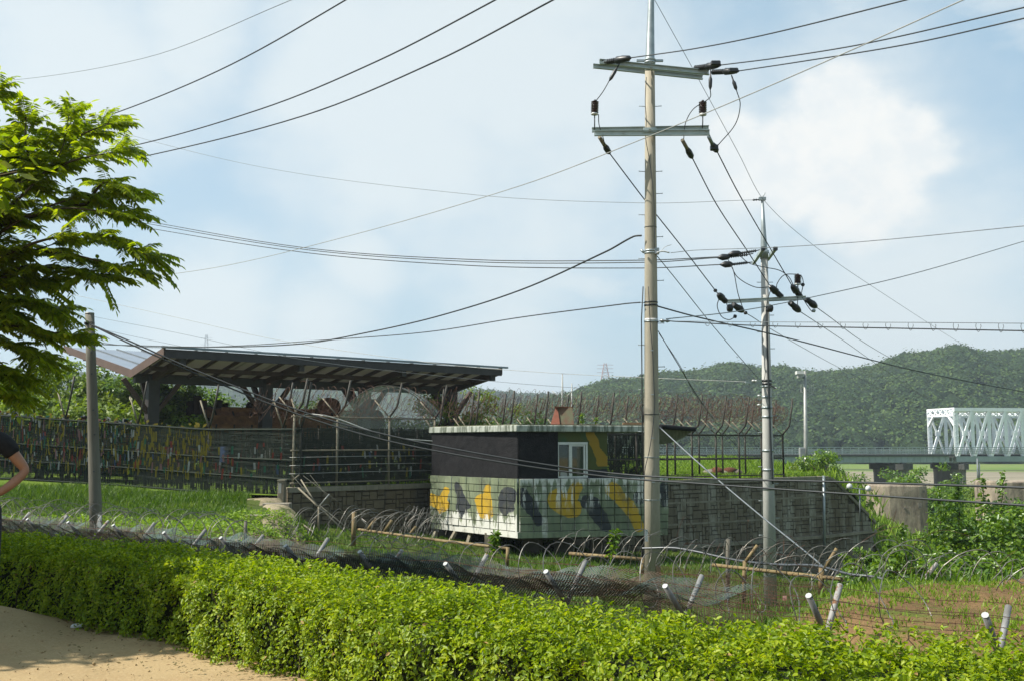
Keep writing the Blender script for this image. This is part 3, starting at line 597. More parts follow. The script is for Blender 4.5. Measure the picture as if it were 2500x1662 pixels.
for w0, w1 in ((0, WN + .12), (0, -WF)):
    for k in range(NPN):
        l0, l1 = k * pw + .012, (k + 1) * pw - .012; zz = [ZV, ZV, zr(w1), zr(w1)]
        MB().hexa([C(a, b, z + dz) for dz in (-.07, .0) for a, b, z in (((l0, w0, ZV), (l1, w0, ZV), (l1, w1, zr(w1)), (l0, w1, zr(w1))) if w1 < 0 else ((l0, w0, ZV), (l0, w1, zr(w1)), (l1, w1, zr(w1)), (l1, w0, ZV)))]).build('roof_sheet', M['metalroof'] if w1 < 0 else M['soffit'], ca)
        MB().bar(C(k * pw, w0 + (.05 if w1 > 0 else -.05), ZV + .04), C(k * pw, w1, zr(w1) + .04), .06, .09).build('roof_seam', M['cable_grey'], ca)
def fas(a, b, za, zb, h, mt, nm='fascia'):
    MB().hexa([a + Vector((0, 0, za - h)), b + Vector((0, 0, zb - h)), b + PX * .07 * fs_ + AX * .07 * fa_ + Vector((0, 0, zb - h)), a + PX * .07 * fs_ + AX * .07 * fa_ + Vector((0, 0, za - h)), a + Vector((0, 0, za)), b + Vector((0, 0, zb)), b + PX * .07 * fs_ + AX * .07 * fa_ + Vector((0, 0, zb)), a + PX * .07 * fs_ + AX * .07 * fa_ + Vector((0, 0, za))]).build(nm, mt, ca)
fs_, fa_ = 1, 0; fas(C(-.05, WN + .13, 0), C(LL + .05, WN + .13, 0), zr(WN) + .02, zr(WN) + .02, .40, M['fasciadark'])
fs_, fa_ = 0, -1
for l in (-.02, LL + .09): fas(C(l, 0, 0), C(l, WN + .2, 0), ZV + .1, zr(WN) + .1, .40, M['fascia']); fas(C(l, 0, 0), C(l, -WF, 0), ZV + .1, zr(WF) + .1, .40, M['fascia'])
MB().bar(C(-.2, WN + .22, zr(WN) + .1), C(LL + .45, WN + .22, zr(WN) + .1), .16, .10).build('gutter', M['metalroof'], ca)
# ---------------------------------------------------------------- the old steam locomotive
lo = empty('steam_locomotive', C(9, -2.6, 0), 'rusted wrecked steam locomotive standing under the brown canopy', 'locomotive')
def Lc(l, w, z): return C(l, -2.6 + w, z)
def rough(mb, amp):
    mb.v = [(x + random.uniform(-amp, amp), y + random.uniform(-amp, amp), z + random.uniform(-amp, amp)) for x, y, z in mb.v]; return mb
rough(MB().lathe(Lc(4.6, 0, 2.75), Lc(14.2, 0, 2.75), [(0, .88)] + [(i / 24, .90 + .02 * (i % 3)) for i in range(1, 24)] + [(1, .88)], 20), .03).build('boiler', M['boiler'], lo)
MB().lathe(Lc(14.2, 0, 2.75), Lc(15.6, 0, 2.75), [(0, .98), (.9, .98), (.92, .8), (1, .7)], 20).build('smokebox', M['boilerdark'], lo)
for l, r, h in ((9.3, .62, .62), (12.2, .70, .78)): MB().lathe(Lc(l, 0, 3.5), Lc(l, 0, 3.6 + h), [(0, r), (.45, r), (.75, r * .86), (.92, r * .55), (1, .1)], 16).build('dome', M['boiler'], lo)
MB().lathe(Lc(15.0, 0, 3.6), Lc(15.0, 0, 4.35), [(0, .3), (.7, .26), (.75, .34), (1, .36)], 14).build('chimney', M['boilerdark'], lo)
for i in range(9): MB().lathe(Lc(5.0 + i, 0, 2.75), Lc(5.08 + i, 0, 2.75), [(0, .955), (1, .955)], 20).build('boiler_band', M['boilerdark'], lo)
for s_ in (-1, 1):
    rough(MB().box(Lc(9.6, s_ * 1.15, 1.75), (11.8, .5, .12), AX, PX), .02).build('running_board', M['boilerdark'], lo)
    rough(MB().box(Lc(9.4, s_ * .98, 2.95), (9.5, .14, .45), AX, PX), .03).build('side_pipe', M['boiler'], lo)
    for l in (6.2, 7.9, 9.6, 11.3): MB().lathe(Lc(l, s_ * .72, .95), Lc(l, s_ * .86, .95), [(0, .75), (1, .75)], 20).build('wheel', M['boilerdark'], lo)
    for l in (13.3, 14.5): MB().lathe(Lc(l, s_ * .72, .6), Lc(l, s_ * .84, .6), [(0, .42), (1, .42)], 16).build('wheel', M['boilerdark'], lo)
    MB().box(Lc(13.6, s_ * 1.1, 1.2), (1.2, .5, .6), AX, PX).build('cylinder_block', M['boiler'], lo)
rough(MB().box(Lc(9.4, 0, 1.25), (12.5, 1.1, .5), AX, PX), .03).build('frame', M['boilerdark'], lo)
rough(MB().box(Lc(3.7, 0, 2.2), (1.7, 2.5, 1.7), AX, PX), .07).build('cab_lower', M['boilerdark'], lo)
rough(MB().box(Lc(4.3, 0, 3.25), (.14, 2.5, .5), AX, PX), .06).build('cab_front', M['boiler'], lo)
for l, w, h in ((3.9, 1.1, 1.15), (4.2, 1.15, .95), (3.6, .9, .9), (5.4, .3, 1.05), (5.9, -.2, .9)): rough(MB().box(Lc(l, w, 3.0 + h / 2), (.4, .12, h), AX, PX), .06).build('torn_plate', M['boilerdark'], lo)
rough(MB().box(Lc(8.2, .5, 3.45), (5.5, .3, .35), AX, PX), .05).build('boiler_cladding', M['boiler'], lo)
for l in (7.3, 7.6): rough(MB().lathe(Lc(l, 0, 3.6), Lc(l, 0, 4.0), [(0, .2), (.6, .25), (1, .12)], 9), .03).build('valve', M['boilerdark'], lo)
# clear arched shelter right of the locomotive
gs = empty('clear_shelter', P(940, 1100, 49), 'clear plastic arched shelter behind the fence under the right of the canopy', 'shelter')
def arch(t, dy):
    x = 811 + (1064 - 811) * t; y = 1036 - 96 * (math.sin(math.pi * min(1, max(0, .5 + (t - .52) * (.98 if t < .52 else .98))))**.75); p = P(x, y, 49); return p + Vector((dy * .1, dy * .6, 0))
for k in range(12): 
    t0, t1 = k / 12, (k + 1) / 12; MB().add([arch(t0, 0), arch(t1, 0), arch(t1, 3), arch(t0, 3), arch(t0, 0) + Vector((0, 0, .02)), arch(t1, 0) + Vector((0, 0, .02)), arch(t1, 3) + Vector((0, 0, .02)), arch(t0, 3) + Vector((0, 0, .02))], [(3, 2, 1, 0), (4, 5, 6, 7), (0, 1, 5, 4), (1, 2, 6, 5), (2, 3, 7, 6), (3, 0, 4, 7)]).build('arch_sheet', M['clear'], gs)
for dy in (0, 1.5, 3): MB().tube([arch(k / 16, dy) for k in range(17)], .022, 5).build('hoop', M['darksteel'], gs)
en = [arch(k / 16, .03) for k in range(17)]; MB().add(en + [Vector((p.x, p.y, .1)) for p in en], [(i, i + 1, 17 + i + 1, 17 + i) for i in range(16)]).build('end_sheet', M['clear'], gs)
for k in range(7): p = P(930 + k * 19, 1060, 48.9); MB().box((p.x, p.y, 1.3), (.34, .05, 2.1)).build('side_panel', M['clear'], gs); MB().bar((p.x + .18, p.y, .2), (p.x + .18, p.y, 2.45), .04, .04).build('panel_post', M['cable_pale'], gs)
# ================================================================ STONE RETAINING WALLS
def v2(p, z): return Vector((p[0], p[1], z))
def ashlar(w, h, mod, seed):      # irregular squared stones on a lattice of modules
    r = random.Random(seed); nx, ny = int(round(w / mod)), int(round(h / mod)); occ = [[0] * nx for _ in range(ny)]; out = []
    for j in range(ny):
        for i in range(nx):
            if occ[j][i]: continue
            for a, b in r.sample([(1, 1), (2, 1), (1, 2), (2, 2), (3, 2), (2, 1), (3, 1), (2, 2)], 8) + [(1, 1)]:
                if i + a <= nx and j + b <= ny and all(not occ[j + q][i + p] for q in range(b) for p in range(a)): break
            for q in range(b):
                for p in range(a): occ[j + q][i + p] = 1
            out.append((i * w / nx, j * h / ny, a * w / nx, b * h / ny))
    return out
def stone_piece(m_, O, D, Nn, u, v, w, h, t, g=.009):
    p = random.uniform(-.012, .02); a = .03
    def q(uu, vv, n): return O + D * uu + Vector((0, 0, vv)) + Nn * n
    u0, u1, v0, v1 = u + g / 2, u + w - g / 2, v + g / 2, v + h - g / 2
    vs = [q(u0, v0, 0), q(u1, v0, 0), q(u1, v1, 0), q(u0, v1, 0), q(u0 + a * .5, v0 + a * .5, t + p), q(u1 - a * .5, v0 + a * .5, t + p), q(u1 - a * .5, v1 - a * .5, t + p), q(u0 + a * .5, v1 - a * .5, t + p)]
    return m_.add(vs, [(4, 5, 6, 7), (0, 1, 5, 4), (1, 2, 6, 5), (2, 3, 7, 6), (3, 0, 4, 7)])
def retaining(root, a, b, z0a, z0b, z1, mod, mt, seed, limit, top=None, zl=None):
    a, b = Vector((*a, 0)), Vector((*b, 0)); D = (b - a); w = D.length; D.normalize(); Nn = Vector((D.y, -D.x, 0))
    z0 = min(z0a, z0b); h = z1 - z0; cnt = 0; rest = MB()
    st_ = ashlar(w, h, mod, seed); st_ = [s for s in st_ if s[1] + s[3] + z0 > z0a + (z0b - z0a) * (s[0] / w) - .1 and (top is None or s[1] + z0 < top(s[0] + s[2]) - .03)]
    if top: st_ = [(s[0], s[1], s[2], min(s[3], top(s[0] + s[2]) - s[1] - z0)) for s in st_]
    st_.sort(key=lambda s: -(s[2] * s[3]) / (a + D * s[0]).y**2 if limit else 0)
    for s in st_:
        ins = .06 if zl and s[1] + z0 + s[3] / 2 > zl(s[0]) else .10
        if limit and cnt < limit: stone_piece(MB(), a, D, Nn, s[0], s[1] + z0, s[2], s[3], ins).build('stone', mt, root); cnt += 1
        else: stone_piece(rest, a, D, Nn, s[0], s[1] + z0, s[2], s[3], ins)
    if rest.v: rest.build('stones', mt, root, kind='stuff')
    # core behind the stones
    tt = top or (lambda u: z1); n = 12; m_ = MB(); us = [w * i / n for i in range(n + 1)]
    fr = [a + D * u for u in us]; vs = [v2(p, z0a + (z0b - z0a) * u / w - .6) for p, u in zip(fr, us)] + [v2(p, tt(u) - .01) for p, u in zip(fr, us)]
    bk = [p - Nn * .5 for p in fr]; vs += [v2(p, z0 - .6) for p in bk] + [v2(p, tt(u) - .01) for p, u in zip(bk, us)]; k = n + 1
    fs = [(i, i + 1, k + i + 1, k + i) for i in range(n)] + [(k + i, k + i + 1, 3 * k + i + 1, 3 * k + i) for i in range(n)] + [(0, k, 3 * k, 2 * k), (n, 2 * k + n, 3 * k + n, k + n)]
    m_.add(vs, fs).build('backing', M['mortar'], root)
    for i in range(n):
        p, q = a + D * us[i] + Nn * .16, a + D * (us[i + 1] - .012) + Nn * .16; za, zb = tt(us[i]), tt(us[i + 1])
        MB().hexa([v2(p, za - .12), v2(q, zb - .12), v2(q - Nn * .62, zb - .12), v2(p - Nn * .62, za - .12), v2(p, za + .05), v2(q, zb + .05), v2(q - Nn * .62, zb + .05), v2(p - Nn * .62, za + .05)]).build('coping', M['coping'], root)
    return a, D, w, Nn
wl = empty('stone_wall', (-6, 39, -1.9), 'low brown ashlar stone wall left of the camouflaged guard post', 'wall')
retaining(wl, WALL[0], WALL[1], -2.0, -2.4, .0, .175, M['stone'], 3, 300)
wm = empty('stone_wall', (5, 44, -3), 'tall grey ashlar retaining wall with stepped ledge right of the guard post', 'wall')
retaining(wm, WALL[1], WALL[2], -2.9, -3.5, .0, .19, M['stone2'], 4, 110)
retaining(wm, WALL[2], WALL[3], -3.6, -4.9, .0, .19, M['stone2'], 5, 190)
wx0, wx1 = Vector((15.8, 51.0, 0)), Vector((18.55, 52.2, 0)); wt = lambda u: .0 - 2.35 * max(0, (u - .3)) / 2.8
retaining(wm, wx0.xy, wx1.xy, -5.4, -5.8, .0, .22, M['stone2'], 6, 0, top=wt)
dA = (Vector((*WALL[3], 0)) - Vector((*WALL[2], 0))).normalized(); nA = Vector((dA.y, -dA.x, 0))
MB().bar(v2(WALL[2], -2.9) + nA * .16, v2(WALL[3], -2.9) + nA * .16, .22, .16, (0, 0, 1)).build('ledge', M['coping'], wm)
MB().bar(v2(wx0, -2.9) + Vector((.06, -.14, 0)), v2(wx1, -2.75) + Vector((.06, -.14, 0)), .2, .14).build('ledge', M['coping'], wm)
for z in (-.95, -1.9): MB().bar(v2(WALL[2], z) + nA * .10, v2(WALL[3], z) + nA * .10, .03, .08).build('pale_band', M['coping'], wm)
MB().lathe(P(2011, 1160, 50.2), P(2013, 1352, 50.2), [(0, .07), (1, .07)], 8).build('drain_pipe', M['galv'], wm)
# end pillar at the left end of the low wall
ep = empty('wall_pillar', (-8.35, 36.95, -1.6), 'dark upright concrete pillar ending the low brown wall beside the stone steps', 'pillar')
MB().box((-8.38, 36.95, -.75), (.24, .34, 2.1)).build('pillar_shaft', M['beige'], ep, bevel=.02); MB().box((-8.38, 36.95, .33), (.28, .38, .05)).build('pillar_cap', M['coping'], ep); MB().box((-8.40, 36.72, .05), (.10, .03, .35)).build('tag', M['cable_pale'], ep)
# ================================================================ GUARD POST
BA, BB_, BC = Vector((-3.19, 40.3, 0)), Vector((.23, 36.0, 0)), Vector((5.67, 37.3, 0)); BD, BE = Vector((4.6, 42.0, 0)), Vector((-1.2, 43.0, 0))
gp = empty('guard_post', (1.5, 39, -2.4), 'concrete block guard post painted in yellow black and green camouflage', 'guard post')
DL = (BB_ - BA).normalized(); NL = Vector((DL.y, -DL.x, 0)); WL_ = (BB_ - BA).length
DR = (BC - BB_).normalized(); NR = Vector((DR.y, -DR.x, 0)); WR_ = (BC - BB_).length
ZB, ZW, ZR0, ZR1 = -1.66, .42, 2.08, 2.31
def onface(side, x, y):      # crop pixel -> (u, z) on a face
    r = raydir(1000 + x / 3.136, 900 + y / 3.136); O, D_ = (BA, DL) if side == 'L' else (BB_, DR); k = r.x / r.y
    t = (k * O.y - O.x) / (D_.x - k * D_.y); Y = O.y + t * D_.y; return t, CAMZ + r.z * Y / r.y
def camo():
    g = NG('camouflage_paint'); def_ = {}
    base = None; cols = []

    sp = g.N.new('ShaderNodeSeparateXYZ'); g.L.new(g.pos, sp.inputs[0]); wob = g.vec('SCALE', g.vec('SUBTRACT', g.noise(2.2, 3, .5, out=1), (.5, .5, .5)), sc=42.)
    def face(side):
        O, D_, ku = (BA, DL, 123.) if side == 'L' else (BB_, DR, 198.)
        u = g.math('MULTIPLY', g.vec('DOT_PRODUCT', g.vec('SUBTRACT', g.pos, tuple(O)), tuple(D_)), ku); v = g.math('MULTIPLY', sp.outputs[2], 205.)
        c = g.N.new('ShaderNodeCombineXYZ'); g.L.new(u, c.inputs[0]); g.L.new(v, c.inputs[1]); p = g.vec('ADD', c.outputs[0], wob)
        p = g.vec('MULTIPLY', p, (1., 1., 0.))
        def cap(x0, y0, x1, y1, r):
            a = onface(side, x0, y0); b = onface(side, x1, y1); a = Vector((a[0] * ku, a[1] * 205, 0)); b = Vector((b[0] * ku, b[1] * 205, 0)); ba = b - a
            pa = g.vec('SUBTRACT', p, tuple(a)); L2 = max(ba.dot(ba), 1)
            h = g.math('DIVIDE', g.vec('DOT_PRODUCT', pa, tuple(ba)), L2, clamp=True); return g.math('SUBTRACT', g.vec('LENGTH', g.vec('SUBTRACT', pa, g.vec('SCALE', tuple(ba), sc=h))), float(r) * 1.12 + 1)
        def un(lst):
            d = None
            for q in lst: e = cap(*q); d = e if d is None else g.math('SMOOTH_MIN', d, e, 14.)
            return g.mr(d, 1.5, -1.5)
        if side == 'L':
            yel = un([(292, 935, 265, 1000, 26), (190, 1000, 268, 1040, 46), (240, 1060, 250, 1085, 18), (612, 915, 600, 1010, 28), (575, 1010, 590, 1090, 52)])
            blk = un([(380, 893, 402, 965, 24), (405, 985, 418, 1105, 34), (440, 1020, 450, 1040, 26), (765, 960, 755, 1040, 54), (745, 1060, 748, 1090, 24)])
        else:
            yel = un([(1272, 905, 1235, 985, 38), (1125, 1000, 1225, 1060, 68), (1540, 918, 1575, 945, 46), (1610, 980, 1700, 1090, 42), (1700, 1090, 1752, 1205, 36)])
            blk = un([(850, 965, 930, 1060, 46), (930, 1060, 990, 1170, 28), (1345, 1020, 1400, 1030, 44), (1400, 1060, 1450, 1130, 48), (1455, 1140, 1492, 1200, 36), (1775, 960, 1755, 985, 42), (1945, 900, 1945, 1010, 32)])
        return u, v, yel, blk
    uL, vL, yL, bL = face('L'); uR, vR, yR, bR = face('R')
    side = g.math('GREATER_THAN', g.vec('DOT_PRODUCT', g.geo.outputs['Normal'], tuple((NR - NL).normalized())), 0.)
    yel = g.math('ADD', g.math('MULTIPLY', yR, side), g.math('MULTIPLY', yL, g.math('SUBTRACT', 1., side))); blk = g.math('ADD', g.math('MULTIPLY', bR, side), g.math('MULTIPLY', bL, g.math('SUBTRACT', 1., side)))
    n = g.noise(.9, 5, .6); c = g.mix(g.mr(n, .35, .65), (.170, .195, .112), (.115, .136, .08))
    oi = g.N.new('ShaderNodeObjectInfo'); c = g.mix(g.math('MULTIPLY', oi.outputs['Random'], .35), c, (.30, .34, .22))
    st = g.noise(5, 5, .7, (1, 1, .12)); c = g.mix(g.mr(st, .44, .62, 0, .65), c, (.10, .125, .08))
    c = g.mix(yel, c, (.42, .265, .022)); c = g.mix(blk, c, (.030, .034, .038))
    # white lime runs: along the top of the right face, bottom of the left face
    run = g.noise(4.5, 6, .75, (1, 1, .10)); z = sp.outputs[2]
    topr = g.math('MULTIPLY', g.mr(g.math('ADD', z, g.math('MULTIPLY', run, 1.6)), 1.0, 1.16), side)
    longr = g.math('MULTIPLY', g.mr(run, .53, .57), g.math('MULTIPLY', side, g.mr(z, -.9, -.2)))
    botl = g.math('MULTIPLY', g.mr(g.math('SUBTRACT', g.math('MULTIPLY', g.noise(3.2, 6, .7, (1, 1, .3)), 2.6), z), 2.28, 2.42), g.math('SUBTRACT', 1., side))
    botl = g.math('MULTIPLY', botl, g.mr(uL, 70, 110)); botl = g.math('MULTIPLY', botl, g.mr(z, -.65, -.95))
    pl0 = onface('R', 1010, 1000)[0] * 198; pl1 = onface('R', 1050, 1000)[0] * 198
    strip = g.math('MULTIPLY', g.math('MULTIPLY', g.mr(uR, pl0 - 3, pl0 + 3), g.mr(uR, pl1 + 3, pl1 - 3)), g.math('MULTIPLY', side, g.mr(g.noise(3, 4), .35, .6, .9, .3)))
    w_ = g.math('MAXIMUM', g.math('MAXIMUM', topr, longr), g.math('MAXIMUM', botl, strip)); c = g.mix(g.math('MULTIPLY', w_, .88), c, (.62, .61, .55)); dirt = g.math('MULTIPLY', g.mr(g.noise(2.4, 6, .75, (1, 1, .45)), .50, .66), .6); c = g.mix(dirt, c, (.085, .085, .06))
    f = g.noise(22, 5, .7); c = g.mix(g.mr(f, .5, .8, 0, .3), c, (.08, .09, .07)); g.bump(f, .35, .012)
    return g.done(c, .75, 0, .25)
M['camo'] = camo()
pl = [BA, BB_, BC, BD, BE]
MB().prism([(p.x, p.y) for p in pl], ZB + .02, ZW - .015).build('block_core', M['joint'], gp)
def block_face(O, D_, Nn, W_, cols, rows, z0, z1, thick):
    for i in range(cols):
        for j in range(rows):
            stone_piece(MB(), O, D_, Nn, i * W_ / cols, z0 + j * (z1 - z0) / rows, W_ / cols, (z1 - z0) / rows, thick, .005).build('block', M['camo'], gp)
block_face(BA, DL, NL, WL_ - .10, 11, 7, ZB + .22, ZW, .07); block_face(BB_ + DR * .02, DR, NR, WR_ - .02, 11, 7, ZB + .22, ZW, .07)
DLc = (BD - BC).normalized(); NLc = Vector((DLc.y, -DLc.x, 0)); block_face(BC, DLc, NLc, (BD - BC).length, 9, 7, ZB + .22, ZW, .07)
MB().box(BB_ - DL * .05 + NL * .03 + Vector((0, 0, (ZB + ZW) / 2 + .11)), (.10, .09, ZW - ZB - .22), DL, NL).build('corner_strip', M['camo'], gp)
MB().hexa([v2(BA, ZB) + NL * .02, v2(BB_, ZB) + (NL + NR) * .06, v2(BC, ZB) + NR * .08, v2(BD, ZB)] + [v2(BA, ZB + .21) + NL * .02, v2(BB_, ZB + .21) + (NL + NR) * .06, v2(BC, ZB + .21) + NR * .08, v2(BD, ZB + .21)]).build('floor_slab', M['camo'], gp)
# lookout room with tar-black walls
us = onface('R', 1515, 600)[0]; u0 = onface('R', 1137, 700)[0]; u1 = onface('R', 1363, 700)[0]
zw0 = ZW + .02; zw1 = onface('R', 1250, 563)[1]
def wallbox(O, D_, Nn, ua, ub, za, zb, mt, nm, t=.2, off=.0, par=None):
    m_ = MB(); n = max(1, int((ub - ua) / .25)); p = lambda u, z, o: O + D_ * u + Nn * (off + o) + Vector((0, 0, z))
    rows = max(1, int((zb - za) / .25)); vs = []; jig = lambda: random.uniform(-.008, .008) if mt is M['tar'] else 0
    for j in range(rows + 1):
        for i in range(n + 1): vs.append(p(ua + (ub - ua) * i / n, za + (zb - za) * j / rows + (jig() * 3 if j == 0 else 0), jig()))
    fs = [(j * (n + 1) + i, j * (n + 1) + i + 1, (j + 1) * (n + 1) + i + 1, (j + 1) * (n + 1) + i) for j in range(rows) for i in range(n)]
    m_.add(vs, fs).hexa([p(ua, za, -t), p(ua, za, -.01), p(ub, za, -.01), p(ub, za, -t), p(ua, zb, -t), p(ua, zb, -.01), p(ub, zb, -.01), p(ub, zb, -t)])
    return m_.build(nm, mt, par or gp)
def camo2():
    g = NG('lookout_camouflage'); sp = g.N.new('ShaderNodeSeparateXYZ'); g.L.new(g.pos, sp.inputs[0])
    u = g.vec('DOT_PRODUCT', g.vec('SUBTRACT', g.pos, tuple(BB_)), tuple(DR)); c = g.mix(g.mr(g.noise(1.1, 3), .4, .6), (.040, .075, .035), (.06, .07, .02))
    wob = g.math('MULTIPLY', g.math('SUBTRACT', g.noise(1.5, 3), .5), .5)
    uu = g.math('ADD', u, wob); zz = sp.outputs[2]
    d1 = g.math('SUBTRACT', g.math('ABSOLUTE', g.math('ADD', g.math('SUBTRACT', uu, us - .42), g.math('MULTIPLY', g.math('SUBTRACT', zz, 1.5), .42))), .19); a = g.math('MULTIPLY', g.mr(d1, .01, -.01), g.mr(zz, .82, .86))
    c = g.mix(a, c, (.24, .15, .018)); b = g.mr(g.math('ADD', zz, wob), .78, .74); c = g.mix(b, c, (.02, .022, .024)); f = g.noise(20, 4); g.bump(f, .4, .01); return g.done(c, .8, 0, .2)
M['camo2'] = camo2()
wallbox(BA, DL, NL, .02, WL_ - .01, ZW, ZR0, M['tar'], 'black_wall', off=.03)
wallbox(BB_, DR, NR, .0, u0 - .01, ZW, ZR0, M['tar'], 'black_wall', off=.03)
wallbox(BB_, DR, NR, u0 - .008, us, zw1 + .03, ZR0, M['camo2'], 'camouflage_wall', off=-.02)
wallbox(BB_, DR, NR, u1 + .01, us, ZW, zw1 + .028, M['camo2'], 'camouflage_wall', off=-.02)
BS = BB_ + DR * us; dS = (BD - BC).normalized(); wallbox(BS, dS, Vector((dS.y, -dS.x, 0)), .02, 3.6, ZW, ZR0, M['tar'], 'black_wall', off=-.02)
MB().box(BB_ + DR * (us / 2) - NR * 2.6 + Vector((0, 0, 1.2)), (us - .5, .2, 1.7), DR, NR).build('back_wall', M['tar'], gp)
def fw(ua, ub, za, zb, o, t, mt, nm, par): m_ = MB(); m_.box(BB_ + DR * ((ua + ub) / 2) + NR * o + Vector((0, 0, (za + zb) / 2)), (ub - ua, t, zb - za), DR, NR); return m_.build(nm, mt, par)
q = lambda x: onface('R', x, 700)[0]
wf = fw(q(1137), q(1363), zw1 - .07, zw1 + .02, -.04, .12, M['frame'], 'window', gp)
for a, b in ((1137, 1143), (1222, 1244), (1333, 1345), (1350, 1363)): fw(q(a), q(b), zw0, zw1 - .072, -.04, .10, M['frame'], 'frame', wf)
fw(q(1143), q(1350), zw0, zw0 + .05, -.045, .08, M['frame'], 'frame', wf); fw(q(1244), q(1333), zw1 - .13, zw1 - .074, -.05, .08, M['frame'], 'frame', wf)
fw(q(1143), q(1222), zw0 + .05, zw1 - .075, -.09, .012, M['glass'], 'pane', wf); fw(q(1244), q(1333), zw0 + .05, zw1 - .135, -.075, .012, M['glass'], 'pane', wf)
fw(q(1158), q(1212), zw0 + .05, zw0 + .2, -.07, .02, RIB[1], 'sticker', wf)
# roof slab
o = .10; R0 = BA + NL * o - DL * .1; Rc = BB_ + (NL + NR) * .14; R1 = BB_ + DR * 5.05 + NR * o
slab = [R0, Rc, R1, R1 + dS * 3.8, BE + Vector((.2, .3, 0))]
MB().prism([(p.x, p.y) for p in slab], ZR0, ZR1).build('roof_slab', M['roofedge'], gp, bevel=.02)
MB().prism([((p.x * .97 + .05), p.y * .985 + .6) for p in slab], ZR1 - .005, ZR1 + .035).build('roof_screed', M['rooftop'], gp)
# curved end of the roof behind the tall pole
tip = [P(1610, 1040, 39.3), P(1696, 1047, 40.2)]; m_ = MB(); n = 10
top_ = [tip[0].lerp(tip[1], i / n) for i in range(n + 1)]; bot = [p - Vector((0, 0, .06 + .62 * max(0, math.cos(i / n * math.pi / 2 * 1.02))**.8)) + Vector((0, .5, 0)) for i, p in enumerate(top_)]
MB().tube([p + Vector((0, -.06, .0)) for p in top_], .09, 8).build('roof_edge_roll', M['tar'], gp)
bk = [p + Vector((-.2, 2.2, 0)) for p in top_]; k = n + 1
m_.add(top_ + bot + bk, [(i, i + 1, k + i + 1, k + i) for i in range(n)] + [(i, 2 * k + i, 2 * k + i + 1, i + 1) for i in range(n)] + [(k + i, k + i + 1, 2 * k + i + 1, 2 * k + i) for i in range(n)]).build('curved_soffit', M['rooftop'], gp)
MB().hexa([v2(R1, ZR0 + .02), v2(tip[0], ZR0 + .02) + Vector((0, .05, 0)), v2(tip[0], ZR0 + .02) + Vector((0, 2, 0)), v2(R1, ZR0 + .02) + Vector((0, 2, 0)), v2(R1, ZR1 - .02), v2(tip[0], ZR1 - .02) + Vector((0, .05, 0)), v2(tip[0], ZR1 - .02) + Vector((0, 2, 0)), v2(R1, ZR1 - .02) + Vector((0, 2, 0))]).build('roof_extension', M['tar'], gp)
# rusty hatch on the roof, boards, sprouting weeds
def onroof(sx, sy, d): return P(sx, sy, d)
hb = onroof(1373, 1036, 38.2); ha = empty('roof_hatch', (hb.x, hb.y, ZR1 + .03), 'rusty red and green tapered sheet metal hatch on the guard post roof', 'hatch')
zt = P(1373, 994, 38.2).z; zb = ZR1 + .03; w0, w1 = .40, .29
MB().hexa([(hb.x - .42, hb.y - .1, zb), (hb.x + .42, hb.y - .4, zb), (hb.x + .5, hb.y + .5, zb), (hb.x - .3, hb.y + .7, zb), (hb.x - .22, hb.y - .05, zt), (hb.x + .36, hb.y - .25, zt), (hb.x + .36, hb.y + .3, zt), (hb.x - .18, hb.y + .4, zt)]).build('hatch_body', simple('flaking_green_paint', (.13, .14, .08), (.16, .07, .045), 3.5, .8), ha)
MB().hexa([(hb.x - .46, hb.y - .12, zb), (hb.x - .10, hb.y - .27, zb), (hb.x - .10, hb.y - .24, zb), (hb.x - .46, hb.y - .09, zb), (hb.x - .26, hb.y - .07, zt), (hb.x - .18, hb.y - .11, zt), (hb.x - .18, hb.y - .08, zt), (hb.x - .26, hb.y - .04, zt)]).build('red_flap', simple('red_oxide', (.28, .09, .05), (.2, .07, .04), 4, .7), ha)
MB().box((hb.x + .05, hb.y + .1, zt + .015), (.7, .62, .03)).build('lid', M['rust'], ha)
for sx, ln, lab in ((1437, .95, 'long thin board lying flat on the guard post roof left of the stacked planks'), (1545, .75, 'short thick plank stack on the roof edge next to the tall pole')):
    p = P(sx, 1036, 37.6); pk = empty('roof_plank', (p.x, p.y, ZR1 + .035), lab, 'plank')
    for j in range(2 if ln > .9 else 3): MB().box((p.x + .02 * j, p.y + .1 * j, ZR1 + .05 + (.035 * j if ln < .9 else .0)), (ln * 1.05, .16, .03), (1, .1, 0), (-.1, 1, 0)).build('board', M['planks'], pk)
# piers under the floor
for i, (sx, d, w) in enumerate(((1200, 37.6, .5), (1300, 37.4, .75), (1375, 37.6, .7), (1455, 37.7, .45), (1492, 38.2, .3), (1580, 38.6, .4))):
    p = P(sx, 1320, d); MB().box((p.x, p.y, -2.15), (w, .5, 1.1)).build('support_pier', M['oldconc'] if i == 0 else M['mortar'], gp)
MB().prism([(p.x * .93 + .1, p.y + .7) for p in pl[:3]] + [(BD.x, BD.y - .3), (BE.x, BE.y)], ZB - .14, ZB - .002).build('under_slab', M['mortar'], gp)
for sx, a in ((1065, .35), (1112, .4), (1150, .2)): p = P(sx, 1290, 38.5); MB().bar((p.x, p.y, ZB), (p.x - a, p.y - .4, ZB - .7), .12, .12).build('brace', M['beige'], gp)
